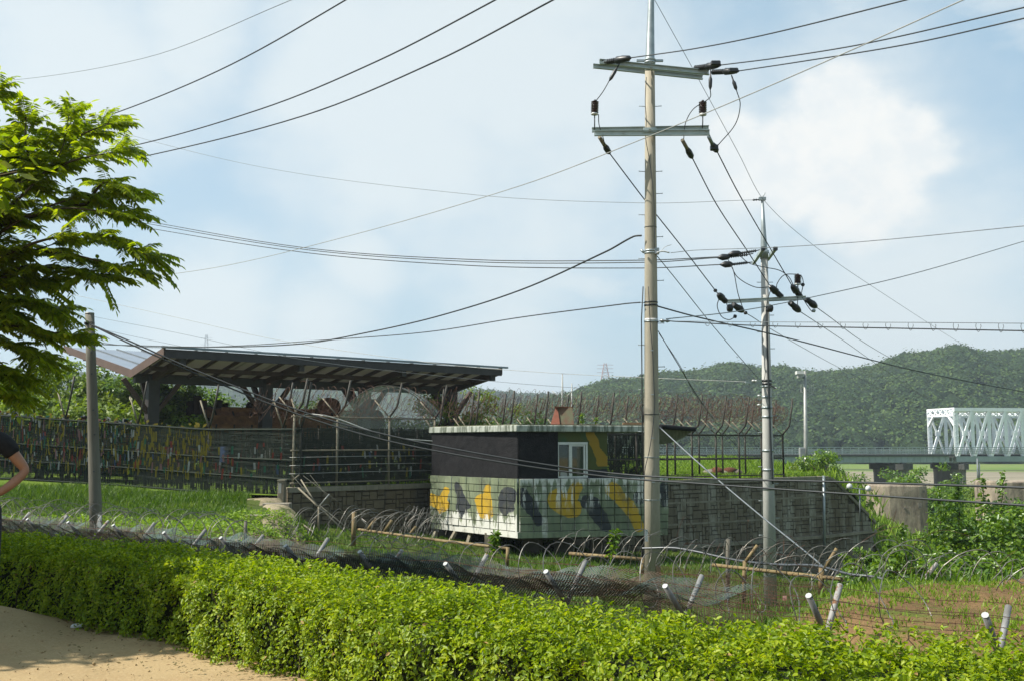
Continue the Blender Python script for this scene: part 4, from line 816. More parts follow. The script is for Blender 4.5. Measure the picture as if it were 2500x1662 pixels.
# ================================================================ FENCES OF THE UPPER LEVEL
def lineXY(p0, p1, t): return (p0[0] + (p1[0] - p0[0]) * t, p0[1] + (p1[1] - p0[1]) * t)
def diag_mesh(mb, O, D_, Nn, w, z0, z1, sp, t, wob=0.):
    h = z1 - z0; n = int((w + h) / sp)
    for s_ in (1, -1):
        for i in range(n):
            a = i * sp - (h if s_ > 0 else 0); ua, ub = a, a + h * s_ if s_ > 0 else a - h
            lo_, hi_ = (a, a + h) if s_ > 0 else (a - h, a)
            if hi_ < 0 or lo_ > w: continue
            f0 = max(0, (0 - a) / h) if s_ > 0 else max(0, (a - w) / h); f1 = min(1, (w - a) / h) if s_ > 0 else min(1, a / h)
            if f1 <= f0: continue
            P0 = O + D_ * (a + s_ * h * f0) + Vector((0, 0, z0 + h * f0)) + Nn * .01 * s_; P1 = O + D_ * (a + s_ * h * f1) + Vector((0, 0, z0 + h * f1)) + Nn * .01 * s_
            x = D_ * (t * .7); mb.add([P0 - x, P0 + x, P1 + x, P1 - x], [(0, 1, 2, 3)])
def helix(mb, pts, r, pitch, t, seg=14, jit=.12, sides=3):
    L_ = 0; P_ = [Vector(p) for p in pts]; out = []
    tot = sum((P_[i + 1] - P_[i]).length for i in range(len(P_) - 1)); n = int(tot / pitch * seg); ph = random.random() * 6
    cum = [0]
    for i in range(len(P_) - 1): cum.append(cum[-1] + (P_[i + 1] - P_[i]).length)
    rj = 1.; zz = 0
    for k in range(n + 1):
        s_ = tot * k / n; i = max(j for j in range(len(cum)) if cum[j] <= s_ + 1e-6); i = min(i, len(P_) - 2); f = (s_ - cum[i]) / (cum[i + 1] - cum[i]); c_ = P_[i].lerp(P_[i + 1], f); T = (P_[i + 1] - P_[i]).normalized()
        X = T.cross(Vector((0, 0, 1))).normalized(); Yv = Vector((0, 0, 1)); a = ph + 2 * math.pi * k / seg
        if k % seg == 0: rj = 1 + random.uniform(-jit, jit); zz = random.uniform(-jit, jit) * r
        out.append(c_ + X * math.cos(a) * r * rj + Yv * (math.sin(a) * r * rj + zz) + T * (.35 * r * math.sin(a * 1.0) * (1 + .5 * math.sin(k * .37)))) 
    return mb.tube(out, t, sides, False, False)
# --- low-wall chain link fence and the high fence on the tall wall
def wirefence(name, pts, z0, z1, post_x, label, meshsp, mats, arms=0, armz=.9, rails=(0., .5, 1.), slats=True, mt=None, yarms=True):
    f = empty(name, (pts[0][0], pts[0][1], z0), label, 'fence'); segs = []
    for i in range(len(pts) - 1):
        a, b = Vector((*pts[i], 0)), Vector((*pts[i + 1], 0)); D_ = (b - a); w = D_.length; D_.normalize(); segs.append((a, D_, w, Vector((D_.y, -D_.x, 0))))
    for a, D_, w, Nn in segs:
        for rz in rails: z = z0 + (z1 - z0) * rz; MB().tube([a + Vector((0, 0, z)) + Nn * .03, a + D_ * w + Vector((0, 0, z)) + Nn * .03], .032, 6).build('rail', mats, f)
        mb = MB(); diag_mesh(mb, a, D_, Nn, w, z0 + .03, z1, meshsp, .006, 0); mb.build('wire_mesh', mt, f, kind='stuff')
    tot = sum(s[2] for s in segs)
    for px_ in post_x:
        s_ = px_ * tot; i = 0
        while i < len(segs) - 1 and s_ > segs[i][2]: s_ -= segs[i][2]; i += 1
        a, D_, w, Nn = segs[i]; p = a + D_ * s_
        pm = MB().tube([v2(p, z0 - .15), v2(p, z1 + .03)], .045, 7).build('post', mats, f)
        if yarms:
            out = Nn * .30 + D_ * .16
            MB().tube([v2(p, z1), v2(p, z1 + .12) + out * .3, v2(p, z1 + .40) + out * .95, v2(p, z1 + .5) + out * 1.05, v2(p, z1 + armz + .35) + out * 1.6], .045, 5).build('arm', M['darksteel'], pm)
            MB().tube([v2(p, z1 - .02), v2(p, z1 + .68) - Nn * .55 - D_ * .35], .028, 5).build('arm', M['beige'], pm)
    return f, segs
fl, sgl = wirefence('chain_link_fence', [(-8.2, 37.4), (-3.2, 41.8)], .1, 2.72, [.02, .3, .66, 1.0], 'dark chain link fence panels standing on the low brown stone wall', .075, M['beige'], mt=M['chain'], rails=(.04, .5, .98), armz=1.0)
for z in (.55, .85, 1.15): MB().tube([Vector((-8.2, 37.3, z)), Vector((-5.6, 39.55, z + .03)), Vector((-3.3, 41.5, z + .02))], .012, 4).build('strand', M['cable_pale'], fl)
top_h = [((i) / 9.0) for i in range(10)]
P1_, P2_, P3_ = (-3.2, 41.8), (6.8, 45.2), (13.3, 49.6)
n_p = 12
fr_, sgr = wirefence('high_fence', [P1_, P2_, P3_], .12, 2.12, [i / n_p for i in range(n_p + 1)], 'rusty dark steel fence with bent outward arms along the tall grey wall', .15, M['darksteel'], mt=M['chain'], rails=(.03, .42, .98), armz=1.42)
fb_, sgb = wirefence('rear_fence', [(-2.6, 44.6), (7.2, 48.2), (13.9, 52.2)], .12, 2.12, [(i + .35) / n_p for i in range(n_p)], 'second parallel steel fence just behind the high fence on the tall wall', .2, M['darksteel'], mt=M['chain'], rails=(.03, .42, .98), armz=1.42)
fe_, _ = wirefence('fence_return', [(13.3, 49.6), (13.9, 52.2)], .12, 2.12, [0], 'short fence return joining the two steel fences at the right end of the wall', .15, M['darksteel'], mt=M['chain'], rails=(.03, .42, .98), yarms=False)
def fcoil(nm, pts, z, r, t, label, mt, n=1, pitch=.34, kindn='razor wire'):
    e = empty(nm, (pts[0][0], pts[0][1], z), label, kindn)
    for k in range(n):
        mb = MB(); pp = []
        for i in range(len(pts) - 1):
            for j in range(6): q_ = lineXY(pts[i], pts[i + 1], j / 6); pp.append(Vector((q_[0] + random.uniform(-.05, .05), q_[1] + (k - n / 2) * .34, z + .22 * ((k * 7) % 3) + random.uniform(-.05, .05))))
        pp.append(Vector((*pts[-1], z))); helix(mb, pp, r * random.uniform(.85, 1.15), pitch * random.uniform(.8, 1.2), t, 13, .22); mb.build('coil', mt, e)
    return e
fcoil('razor_wire_coil', [P1_, P2_, P3_], 3.05, .46, .007, 'tangled rusty razor wire coils lying along the arms of the high fence', M['rustwire'], 4)
fcoil('razor_wire_coil', [(-2.6, 44.6), (7.2, 48.2), (13.9, 52.2)], 3.1, .46, .007, 'second row of rusty razor wire coils on the rear fence', M['rustwire'], 3)
fcoil('razor_wire_coil', [(-9.5, 37.4), (-8.2, 37.9), (-3.2, 42.2)], 3.0, .45, .007, 'thin rusty razor wire coils above the chain link fence under the canopy end', M['rustwire'], 3)
# --- dark netted fence on the left with ribbons
NF = [P(-160, 1100, 42.0), P(0, 1100, 40.6), P(330, 1100, 40.6), P(510, 1100, 39.6), P(736, 1100, 37.6)]
def nf(t):
    t = max(0, min(.9999, t)) * (len(NF) - 1); i = int(t); p = NF[i].lerp(NF[i + 1], t - i); return Vector((p.x, p.y, 0))
def nz0(p): return float(np.interp(p.x, [-26, -20, -13, -8], [.35, .22, -.2, -.5]))
def nz1(p): return float(np.interp(p.x, [-26, -20.5, -15, -12, -8], [3.05, 2.83, 2.45, 2.26, 2.24]))
nt_ = empty('netted_fence', nf(.4) + Vector((0, 0, -.2)), 'long dark green netted fence hung with coloured ribbons on the left lawn', 'fence')
def np_(t, f, o=0.): p = nf(t); z0, z1 = nz0(p), nz1(p); return Vector((p.x + .0, p.y - o, z0 + (z1 - z0) * f))
def netting(root, np_, NU, nh, nv, nback):
    mb = MB()
    for k in range(nh):
        f = k / (nh - 1) + random.uniform(-.004, .004); ph = random.random() * 6; th = random.choice((.004, .006, .007, .010)); pr = None
        for i in range(NU + 1):
            t = i / NU; q0 = np_(t, f + .005 * math.sin(t * 37 + ph) + .004 * math.sin(t * 90 + ph), .05 + .03 * math.sin(t * 25 + k))
            if pr is not None: mb.add([pr - Vector((0, 0, th)), q0 - Vector((0, 0, th)), q0 + Vector((0, 0, th)), pr + Vector((0, 0, th))], [(0, 1, 2, 3)])
            pr = q0
    for k in range(nv):
        t = (k + random.random()) / nv; th = random.choice((.004, .005, .008)); a, b = np_(t, .0, .06), np_(min(t + random.uniform(-.002, .002), 1), 1., .06); mb.add([a - Vector((th, 0, 0)), a + Vector((th, 0, 0)), b + Vector((th, 0, 0)), b - Vector((th, 0, 0))], [(0, 1, 2, 3)])
    mb.build('shade_net', M['net'], root, kind='stuff')
    ba = MB()
    for k in range(nback):
        t = random.random(); f = random.uniform(0, .85); a = np_(t, f, -.25); w = random.uniform(.02, .09); h = random.uniform(.15, .5); ba.box(a + Vector((0, 0, h / 2)), (w, .02, h), (1, random.uniform(-.3, .3), 0), (0, 1, 0))
    ba.build('faded_ribbons', M['net'], root, kind='stuff')
netting(nt_, np_, 90, 74, 640, 1500)
for f in (.02, .30, .56, .98):
    pts_ = [np_(i / 40, f, .08) for i in range(41)]; MB().tube(pts_, .035, 5).build('rail', M['net'], nt_)
def t_at(sx):
    best = min(range(400), key=lambda i: abs(1250 + FPX * nf(i / 400).x / nf(i / 400).y - sx)); return best / 400
for i, sx in enumerate((-20, 160, 339, 512, 692, 738)):
    t = t_at(sx); a, b = np_(t, -.05, -.02), np_(t, 1.0, -.02); pm = MB().tube([a, b], .05, 6).build('post', M['darksteel'], nt_)
    l_ = [b, b + Vector((.13, -.1, .38)), b + Vector((.28, -.2, 1.0)), b + Vector((.40, -.25, 1.7))]
    MB().tube(l_, .042, 5).build('arm', M['darksteel'], pm); MB().tube([b, b + Vector((-.42, .15, 1.1))], .035, 5).build('arm', M['beige'], pm)
for i in range(8): t = (i + .3) / 8; MB().tube([np_(t, -.03, -.02), np_(t, 1, -.02)], .035, 5).build('post', M['net'], nt_)
N2 = [Vector((-8.1, 38.0, 0)), Vector((-3.2, 42.3, 0)), Vector((5.9, 45.4, 0))]
def np2(t, f, o=0.): t = max(0, min(.9999, t)) * 2; i = int(t); p = N2[i].lerp(N2[i + 1], t - i); return Vector((p.x, p.y - o, -.06 + 2.32 * f))
n2_ = empty('shade_net_screen', N2[1] + Vector((0, 0, .1)), 'black shade net screen hung behind the chain link fence and the guard post', 'net screen')
netting(n2_, np2, 60, 92, 760, 2600)
for i in range(15): t = i / 14; MB().tube([np2(t, 0, -.05), np2(t, 1, -.05)], .04, 6).build('post', M['darksteel'], n2_)
def ribbon_thing(lab, t0, t1, colors, wts, n, f0, f1, big=0, name='ribbons', np_=np_):
    e = empty(name, np_((t0 + t1) / 2, .3, .1), lab, 'ribbons')
    for ci, mt in enumerate(colors):
        mb = MB()
        for k in range(int(n * wts[ci])):
            t = random.uniform(t0, t1); f = random.uniform(f0, f1); a = np_(t, f, random.choice((-.1, -.08, .12))); w = random.uniform(.010, .03) + big * .03; h = random.uniform(.12, .42); tw = random.uniform(-.04, .04)
            mb.add([a + Vector((-w, 0, 0)), a + Vector((w, .01, 0)), a + Vector((w + tw, .02, -h)), a + Vector((-w + tw, 0, -h))], [(0, 1, 2, 3)])
        if mb.v: mb.build('ribbon_cluster', mt, e, kind='stuff')
ribbon_thing('mixed faded ribbons and prayer strips tied to the left part of the netted fence', 0.05, .5, RIB, (.9, .5, .3, .4, .1, .25), 520, .25, .99)
ribbon_thing('dense bright yellow ribbons tied to the netted fence between the poles', .50, .76, RIB[:1], (1,), 480, .3, .99)
ribbon_thing('few yellow and white ribbons behind the chain link fence panels', .02, .45, RIB, (.4, .4, .3, .1, .1, .1), 60, .25, .75, .6, np_=np2)
ribbon_thing('sparse red white and green ribbons on the netted fence near the low wall', .5, .99, RIB, (.3, .2, .3, .3, .1, .2), 130, .35, .8, .4)
e = empty('ribbon_garland', np_(.25, 1, -.1), 'colourful ribbons and paper notes along the top edge of the netted fence', 'garland')
for ci, mt in enumerate(RIB):
    mb = MB()
    for k in range(60 if ci < 2 else 22):
        t = random.uniform(.0, .5) if ci != 0 or k % 3 else random.uniform(.5, .8); a = np_(t, 1.0, -.15); s_ = random.uniform(.03, .09); mb.box(a + Vector((0, 0, random.uniform(-.05, .14))), (s_ * 2, .02, s_ * 1.6), (1, 0, random.uniform(-.6, .6)), (0, 1, 0), (random.uniform(-.4, .4), 0, 1))
    mb.build('notes', mt, e, kind='stuff')
for x, y, w, h, c_, lab in ((639, 1107, .9, .42, 1, 'white paper banner behind the netted fence right of the yellow ribbons'), (790, 1085, .5, .5, 1, 'pale cloth banner seen through the chain link fence'), (548, 1108, .35, .6, 4, 'grey blue cloth hanging on the netted fence')):
    p = P(x, y, 39.2 if x < 700 else 40.2); b = MB(); b.box(p, (w, .02, h)); o_ = b.build('cloth_banner', RIB[c_], None, label=lab, category='banner')
# ================================================================ FORWARD FENCE WITH Y ARMS
FD = Vector((-1.165, .944, 0)).normalized(); FN = Vector((.63, .777, 0)); F0 = Vector((4.11, 8.7, 0)); FS = 1.5
vf = empty('pipe_fence', F0 + FD * 8 + Vector((0, 0, -1.3)), 'low pipe fence with Y shaped arms draped in wire mesh behind the clipped hedge', 'fence')
def hz(x, y): return float(h_low(np.array([x]), np.array([y]))[0])
ZA, AR = -.15, .38
arm_me = {}
for i in range(-1, 15):
    p = F0 + FD * FS * i; g_ = hz(p.x, p.y); dz = random.uniform(-.02, .02)
    pm = MB().tube([v2(p, min(g_, -.4) - .1), v2(p, ZA)], .03, 7).build('post', M['pipe'], vf)
    for s_ in (-1, 1):
        tip_ = v2(p, ZA + AR + dz + random.uniform(-.03, .03)) + FN * s_ * AR; mt = M['rustpipe'] if (i, s_) in ((1, 1), (4, 1), (5, 1)) or (s_ > 0 and i > 9) else M['pipe']
        ar = MB().tube([v2(p, ZA - .02), tip_], .029, 9).build('arm', mt, pm)
        c_ = (tip_ - v2(p, ZA)).normalized()
        if s_ < 0: MB().tube([tip_, tip_ + c_ * .010], .030, 9).build('end_cap', M['white'], ar)
mb1, mb2 = MB(), MB()
L0, L1 = 2.15 * FS, 14.2 * FS
def vsurf(s_, t, lay):      # s along fence, t -1..1 across the V
    p = F0 + FD * s_; sag = .05 * math.sin(s_ * 1.9 + lay) + .035 * math.sin(s_ * 4.7 + 2 * lay) + .02 * math.sin(s_ * 11 + lay * 3); a = abs(t)
    z = ZA + AR * (a**1.1) * .72 + lay * .05 * (1 - a) + sag * (.6 + .4 * a) + .03; return v2(p, z) + FN * (t * AR * .92)
for lay in range(3):
    for s_ in (1, -1):
        n = int((L1 - L0) / (.044 if lay % 2 else .038)); w = .9
        for k in range(n):
            s0 = L0 + (L1 - L0) * k / n; prev = None
            for j in range(9):
                t = -1 + 2 * j / 8; q_ = vsurf(s0 + s_ * (j / 8) * w, t * (.95 if lay else 1), lay)
                if prev is not None: x = FD * .0052; (mb1 if (lay % 2 == 0) == (math.sin(s0 * 1.3 + lay * 2) > -.2) else mb2).add([prev - x, prev + x, q_ + x, q_ - x], [(0, 1, 2, 3)])
                prev = q_
mb1.build('teal_wire_mesh', M['meshteal'], vf, kind='stuff'); mb2.build('brown_wire_mesh', M['meshbrown'], vf, kind='stuff')
mb = MB()
for s_ in (1, -1):
    for k in range(330):
        s0 = L0 + (L1 - L0) * k / 330; a, b = v2(F0 + FD * s0, ZA + .05), v2(F0 + FD * (s0 + s_ * 1.0), -1.15); x = FD * .004; mb.add([a - x, a + x, b + x, b - x], [(0, 1, 2, 3)])
mb.build('wire_mesh', M['meshbrown'], vf, kind='stuff')
def barbed(mb, pts, r=.0035, barb=.18):
    q_ = spline(pts, 6); mb.tube(q_, r, 3, False, False)
    for i in range(len(q_) - 1):
        a, b = q_[i], q_[i + 1]; n = max(1, int((b - a).length / barb)); T = (b - a).normalized()
        for k in range(n):
            c_ = a.lerp(b, (k + random.random() * .2) / n)
            for w in range(2): d_ = Vector((random.uniform(-1, 1), random.uniform(-1, 1), random.uniform(-1, 1))).cross(T).normalized() * .024; mb.add([c_ - d_, c_ + d_, c_ + T * .006], [(0, 1, 2)])
for k, (f, sd) in enumerate(((.98, -1), (.7, -1), (.4, -1), (.98, 1), (.68, 1), (.38, 1), (-.35, 0), (-.7, 0))):
    mb = MB(); pp = []
    for i in range(-1, 15): p = F0 + FD * FS * i; pp.append(v2(p, ZA + (AR * f if sd else f)) + FN * sd * AR * max(f, 0) * (1 if sd else 0)); pp.append(v2(p + FD * FS * .5, ZA + (AR * f if sd else f) - .03) + FN * sd * AR * max(f, 0))
    barbed(mb, pp[:-1]); mb.build('barbed_strand', M['rustwire'], vf)
def coil_thing(label, pts, r, t, pitch, mt=M['coil'], n=1, jit=.12, seg=22, barb=True):
    e = empty('razor_wire_coil', pts[len(pts) // 2], label, 'razor wire')
    for k in range(n):
        mb = MB(); helix(mb, [Vector(p) + Vector((random.uniform(-.04, .04), random.uniform(-.04, .04), random.uniform(-.03, .03) + .04 * k)) for p in pts], r, pitch, t, seg, jit, 4)
        if barb:
            vs = list(mb.v)
            for i in range(0, len(vs) - 8, 8):
                c_ = Vector(vs[i]); d_ = Vector((random.uniform(-1, 1), random.uniform(-1, 1), random.uniform(-1, 1))).normalized() * .022; mb.add([c_ - d_, c_ + d_, c_ + Vector((0, 0, .008))], [(0, 1, 2)])
        mb.build('coil', mt, e)
coil_thing('pale razor wire coil arching over the mesh on the left of the Y arm fence', [v2(F0 + FD * FS * i, .16) + FN * .1 for i in (7.0, 9, 11, 13, 14.5)], .30, .0055, .40, n=2, jit=.25)
coil_thing('looping razor wire coil resting in the Y arm fence below the guard post', [v2(F0 + FD * FS * i, .14) + FN * .22 for i in (.5, 2, 4, 5.4)], .27, .0055, .42, jit=.25)
# ================================================================ FADED YELLOW RAIL FENCE BEHIND IT
YP = [P(500, 1290, 23.5), P(864, 1291, 25.0), P(1200, 1325, 20.6), P(1600, 1362, 18.0), P(1822, 1384, 17.2), P(2032, 1409, 15.6), P(2260, 1425, 14.2), P(2520, 1460, 12.8)]
yf = empty('rail_fence', YP[2] + Vector((0, 0, -1)), 'faded yellow pipe rail fence with leaning arms running behind the Y arm fence', 'fence')
def yrail(a, b): MB().tube([a, b], .032, 7).build('rail', M['yellowpipe'], yf)
yrail(YP[1] + Vector((.1, 0, 0)), P(1064, 1317, 22.2)); yrail(P(1064, 1317, 22.2), P(1240, 1338, 20)); yrail(P(1390, 1350, 19.2), P(1571, 1364, 18.4)); yrail(P(1740, 1378, 17.5), P(1926, 1399, 16.3)); yrail(P(1926, 1399, 16.3), P(2056, 1413, 15.5))
for sx, yt, yb, d, r in ((865, 1249, 1330, 25, .06), (1818, 1368, 1470, 17.2, .035), (1778, 1315, 1470, 18.2, .04), (2006, 1385, 1450, 15.8, .045), (1240, 1335, 1380, 20, .035), (1570, 1360, 1400, 18.4, .035), (600, 1270, 1330, 24, .04)):
    MB().tube([P(sx, yt, d), P(sx - 2, yb, d)], r, 8).build('post', M['yellowpipe'] if r != .04 else M['oldwood'], yf)
for x0, y0, x1, y1, d in ((919, 1264, 897, 1292, 24.2), (957, 1269, 938, 1296, 23.6), (1016, 1284, 1002, 1302, 23), (1849, 1330, 1820, 1370, 17), (2043, 1338, 2013, 1386, 15.7), (2288, 1374, 2259, 1408, 14.2)):
    MB().tube([P(x0, y0, d), P(x1, y1, d)], .036 if x0 < 1100 else .03, 7).build('arm', M['rustpipe'] if x0 == 2288 else M['yellowpipe'], yf)
mb = MB()
for z in (-.62, -.78, -.94, -1.1, -1.3, -1.5): barbed(mb, [v2(p, z) for p in YP[1:]], .004, .25)
mb.build('barbed_strands', M['rustwire'], yf, kind='stuff')
mb = MB()
for k in range(150): p = YP[3].lerp(YP[5], k / 150); mb.tube([v2(p, -.5), v2(p, -1.9) + Vector((random.uniform(-.05, .05), 0, 0))], .004, 3, False, False)
mb.build('upright_wires', M['rustwire'], yf, kind='stuff')
coil_thing('silver razor wire coils along the foot of the low brown stone wall', [P(715, 1272, 25.4), P(864, 1276, 25), P(960, 1290, 23.5), P(1064, 1300, 22.4)], .33, .007, .42, n=2, jit=.2)
coil_thing('dense bundle of razor wire coils against the left corner of the guard post', [P(985, 1270, 28), P(1030, 1275, 28), P(1075, 1280, 28)], .34, .005, .16, n=3, jit=.22)
coil_thing('razor wire coils on the rail fence around the foot of the tall pole', [P(1370, 1342, 19.4), P(1600, 1352, 18), P(1822, 1372, 17.2)], .28, .006, .42, n=2, jit=.3)
coil_thing('weathered razor wire coils over the soil mound at the right', [P(1822, 1372, 17.2), P(2032, 1385, 15.6), P(2260, 1398, 14.2), P(2540, 1425, 12.8)], .28, .006, .42, n=2, jit=.3)
coil_thing('single pale loops of razor wire in front of the bushes at the right edge', [P(1900, 1380, 15.0), P(2160, 1400, 13.6), P(2400, 1420, 12.6), P(2560, 1440, 11.8)], .30, .007, .9, n=1, jit=.3)
mb = MB()
for k in range(46):
    a = P(random.uniform(1650, 2480), random.uniform(1300, 1460), random.uniform(14, 17)); b = a + Vector((random.uniform(-.8, .8), random.uniform(-.3, .3), random.uniform(-.5, .5))); mb.tube(spline([a, a.lerp(b, .5) + Vector((0, 0, random.uniform(-.2, .3))), b], 5), .0035, 3, False, False)
mb.build('loose_wires', M['rustwire'], yf, kind='stuff')
# gate struts at the left end of the low wall
gt = empty('gate_frame', P(778, 1330, 34), 'slanting galvanised struts and barbed strands of an old gate frame before the low wall', 'gate')
for x0, y0, x1, y1, d, r, mt in ((778, 1236, 778, 1308, 33, .055, 'galv'), (780, 1234, 804, 1205, 33, .035, 'cable_pale'), (728, 1190, 842, 1296, 34, .05, 'yellowpipe'), (735, 1170, 775, 1235, 34, .04, 'galv'), (716, 1170, 731, 1158, 36.2, .04, 'galv'), (720, 1265, 765, 1298, 33, .045, 'yellowpipe'), (712, 1158, 778, 1232, 33.6, .02, 'cable_grey'), (740, 1160, 860, 1250, 34, .015, 'cable_grey'), (757, 1158, 820, 1238, 34, .015, 'cable_grey'), (780, 1232, 862, 1300, 33, .03, 'cable_grey')):
    MB().tube([P(x0, y0, d), P(x1, y1, d - (1 if x1 > x0 + 30 else 0))], r * .62, 7).build('strut' if r > .03 else 'strand', M['chain' if mt == 'cable_grey' else 'beige' if mt != 'cable_pale' else mt], gt)
# ================================================================ UTILITY POLES
D1, D2 = 22.7, 28.6
def ribbed(mb, a, b, r0, r1, n, seg=9):
    pr = []
    for i in range(n): pr += [((i + .05) / n, r0), ((i + .45) / n, r1), ((i + .55) / n, r1), ((i + .95) / n, r0)]
    return mb.lathe(a, b, pr, seg)
def deadend(par, a, b, r=.06, first=True, flip=False, light=False):     # strain insulator: ribbed part then swollen cover
    a, b = Vector(a), Vector(b); m_ = a.lerp(b, .45)
    o_ = MB().lathe(m_, b, [(0, r * .8), (.12, r * 1.25), (.5, r * 1.15), (.75, r * .95), (1, r * .45)], 9).build('insulator_cover', M['blackrub'], par)
    x = MB(); (x.lathe(a, m_, [(0, r * .6), (.1, r * .75), (.9, r * .75), (1, r * .6)], 8) if light else ribbed(x, a, m_, r * .55, r * 1.0, 6)); x.build('insulator', M['galv'] if light else M['blackrub'], par); return o_
def arrester(par, top, bot, r, stem):
    o_ = ribbed(MB(), top, bot, r * .62, r, 7, 12).build('lightning_arrester', M['brownpor'], par)
    MB().lathe(bot, bot + (bot - top) * .14, [(0, r * .9), (.8, r * .9), (1, r * .5)], 12).build('cap', M['whitepor'], o_); MB().tube([bot, stem], .014, 5).build('stem', M['cable'], o_)
    MB().lathe(top, top + (top - bot) * .12, [(0, r * .45), (1, r * .25)], 8).build('terminal', M['blackrub'], o_)
def jumper(par, pts, r=.011, nm='jumper_wire'): MB().tube(spline(pts, 6), r, 5).build(nm, M['cable'], par)
def channel(par, a, b, h, t, up=(0, 0, 1), mt='arm'):
    a, b = Vector(a), Vector(b); T = (b - a).normalized(); Nn = T.cross(Vector((0, 0, 1))).normalized(); 
    m_ = MB(); m_.bar(a, b, t * .35, h, up).bar(a + Nn * t * .5 + Vector((0, 0, h / 2 - .006)), b + Nn * t * .5 + Vector((0, 0, h / 2 - .006)), t, .012, up).bar(a + Nn * t * .5 - Vector((0, 0, h / 2 - .006)), b + Nn * t * .5 - Vector((0, 0, h / 2 - .006)), t, .012, up)
    o_ = m_.build('crossarm', M[mt], par)
    L_ = (b - a).length; n = int(L_ / .22); s_ = MB()
    for k in range(n): c_ = a.lerp(b, (k + .5) / n) - Nn * (t * .175 + .003); s_.box(c_ + Vector((0, 0, .02)), (.055, .004, .018), T, Nn)
    s_.build('bolt_slots', M['blackrub'], o_); return o_
base1 = P(1592, 1400, D1); 
p1 = empty('utility_pole', (base1.x, base1.y, -2.4), 'tall tan concrete utility pole with two steel crossarms in front of the guard post', 'utility pole')
def pole_pt(sx, sy, d): return P(sx, sy, d)
pb, pt = P(1592.5, 1450, D1), P(1586.5, 158, D1); pb.z -= .4
MB().lathe(pb, pt, [(0, .192), (.25, .172), (.5, .152), (.75, .131), (1, .112)], 28).build('pole_shaft', M['conc_pole'], p1)
MB().lathe(P(1586.5, 160, D1), P(1592, -130, D1), [(0, .122), (.03, .125), (.05, .108), (.45, .078), (1, .055)], 20).build('steel_extension', M['galv'], p1)
for y, r in ((146, .135), (152, .13)): MB().lathe(P(1586.5, y, D1), P(1586.5, y + 4, D1), [(0, r), (1, r)], 20).build('collar', M['galv'], p1)
MB().box(P(1586.5, 149, D1), (.62, .05, .05)).build('clamp', M['galv'], p1)
channel(p1, c6(132, 318, D1 - .45), c6(690, 374, D1 - .05), .115, .06); channel(p1, c6(100, 340, D1 + .12), c6(658, 399, D1 + .4), .10, .06)
channel(p1, c6(106, 683, D1 - .22), c6(694, 680, D1 - .2), .125, .06); channel(p1, c6(94, 666, D1 + .2), c6(690, 656, D1 + .2), .11, .06)
for x, y in ((398, 350), (390, 664)):
    MB().bar(c6(x, y, D1 - .5), c6(x, y, D1 + .4), .05, .05).build('through_bolt', M['galv'], p1)
    MB().box(c6(x, y, D1 - .24), (.30, .04, .10)).build('mounting_plate', M['arm'], p1)
for x, y in ((140, 325), (300, 335), (545, 358), (680, 372), (150, 690), (255, 680), (680, 668), (560, 690)): MB().bar(c6(x, y, D1 - .36), c6(x, y, D1 + .3), .022, .022).build('spacer_bolt', M['galv'], p1)
deadend(p1, c6(150, 322, D1 - .4), c6(292, 297, D1 - .9), .068); MB().lathe(c6(135, 322, D1 - .4), c6(185, 316, D1 - .5), [(0, .04), (.5, .055), (1, .03)], 8).build('shackle', M['galv'], p1)
deadend(p1, c6(618, 350, D1), c6(750, 333, D1 - .6), .068); deadend(p1, c6(708, 370, D1), c6(842, 364, D1 - .6), .066)
for a, b in (((240, 318), (183, 415)), ((700, 355), (698, 460)), ((806, 385), (832, 462))): MB().lathe(c6(*a, D1 - .6), c6(*b, D1 - .6), [(0, .012), (.35, .020), (.5, .044), (.85, .040), (1, .012)], 9).build('drop_cover', M['blackrub'], p1)
for cx_, cy_ in ((265, 300), (725, 325), (815, 362)): MB().box(c6(cx_, cy_, D1 - .6), (.22, .12, .11)).build('clamp_cover', M['blackrub'], p1, bevel=.02)
jumper(p1, [c6(183, 413, D1 - .6), c6(150, 470, D1 - .6), c6(116, 515, D1 - .5)]); arrester(p1, c6(110, 518, D1 - .2), c6(108, 580, D1 - .2), .092, c6(108, 664, D1 - .2))
jumper(p1, [c6(128, 585, D1 - .2), c6(131, 640, D1 - .2), c6(150, 700, D1 - .2), c6(160, 740, D1)]); arrester(p1, c6(660, 520, D1 - .2), c6(660, 583, D1 - .2), .095, c6(659, 655, D1 - .2))
jumper(p1, [c6(698, 458, D1 - .6), c6(699, 495, D1 - .5), c6(670, 520, D1 - .3), c6(610, 560, D1), c6(572, 630, D1), c6(562, 720, D1)]); jumper(p1, [c6(832, 462, D1 - .6), c6(851, 535, D1 - .4), c6(826, 635, D1 - .2), c6(738, 742, D1)])
for a, b, c_ in (((132, 700), (160, 745), (186, 786)), ((555, 715), (580, 760), (608, 810)), ((690, 698), (708, 735), (735, 778))):
    MB().tube([c6(*a, D1), c6(*b, D1 + .2)], .045, 8).build('insulator', M['beige' if a[0] != 690 else 'galv'], p1); MB().lathe(c6(*b, D1 + .2), c6(*c_, D1 + .5), [(0, .05), (.3, .075), (.75, .07), (1, .02)], 9).build('insulator_cover', M['blackrub'], p1)
MB().box(c6(718, 755, D1 + .3), (.18, .14, .13)).build('clamp_cover', M['blackrub'], p1, bevel=.02)
def pedge(sy): t = (sy - 158) / (1400 - 158); return 1586.5 + 6 * t, .112 + .08 * t
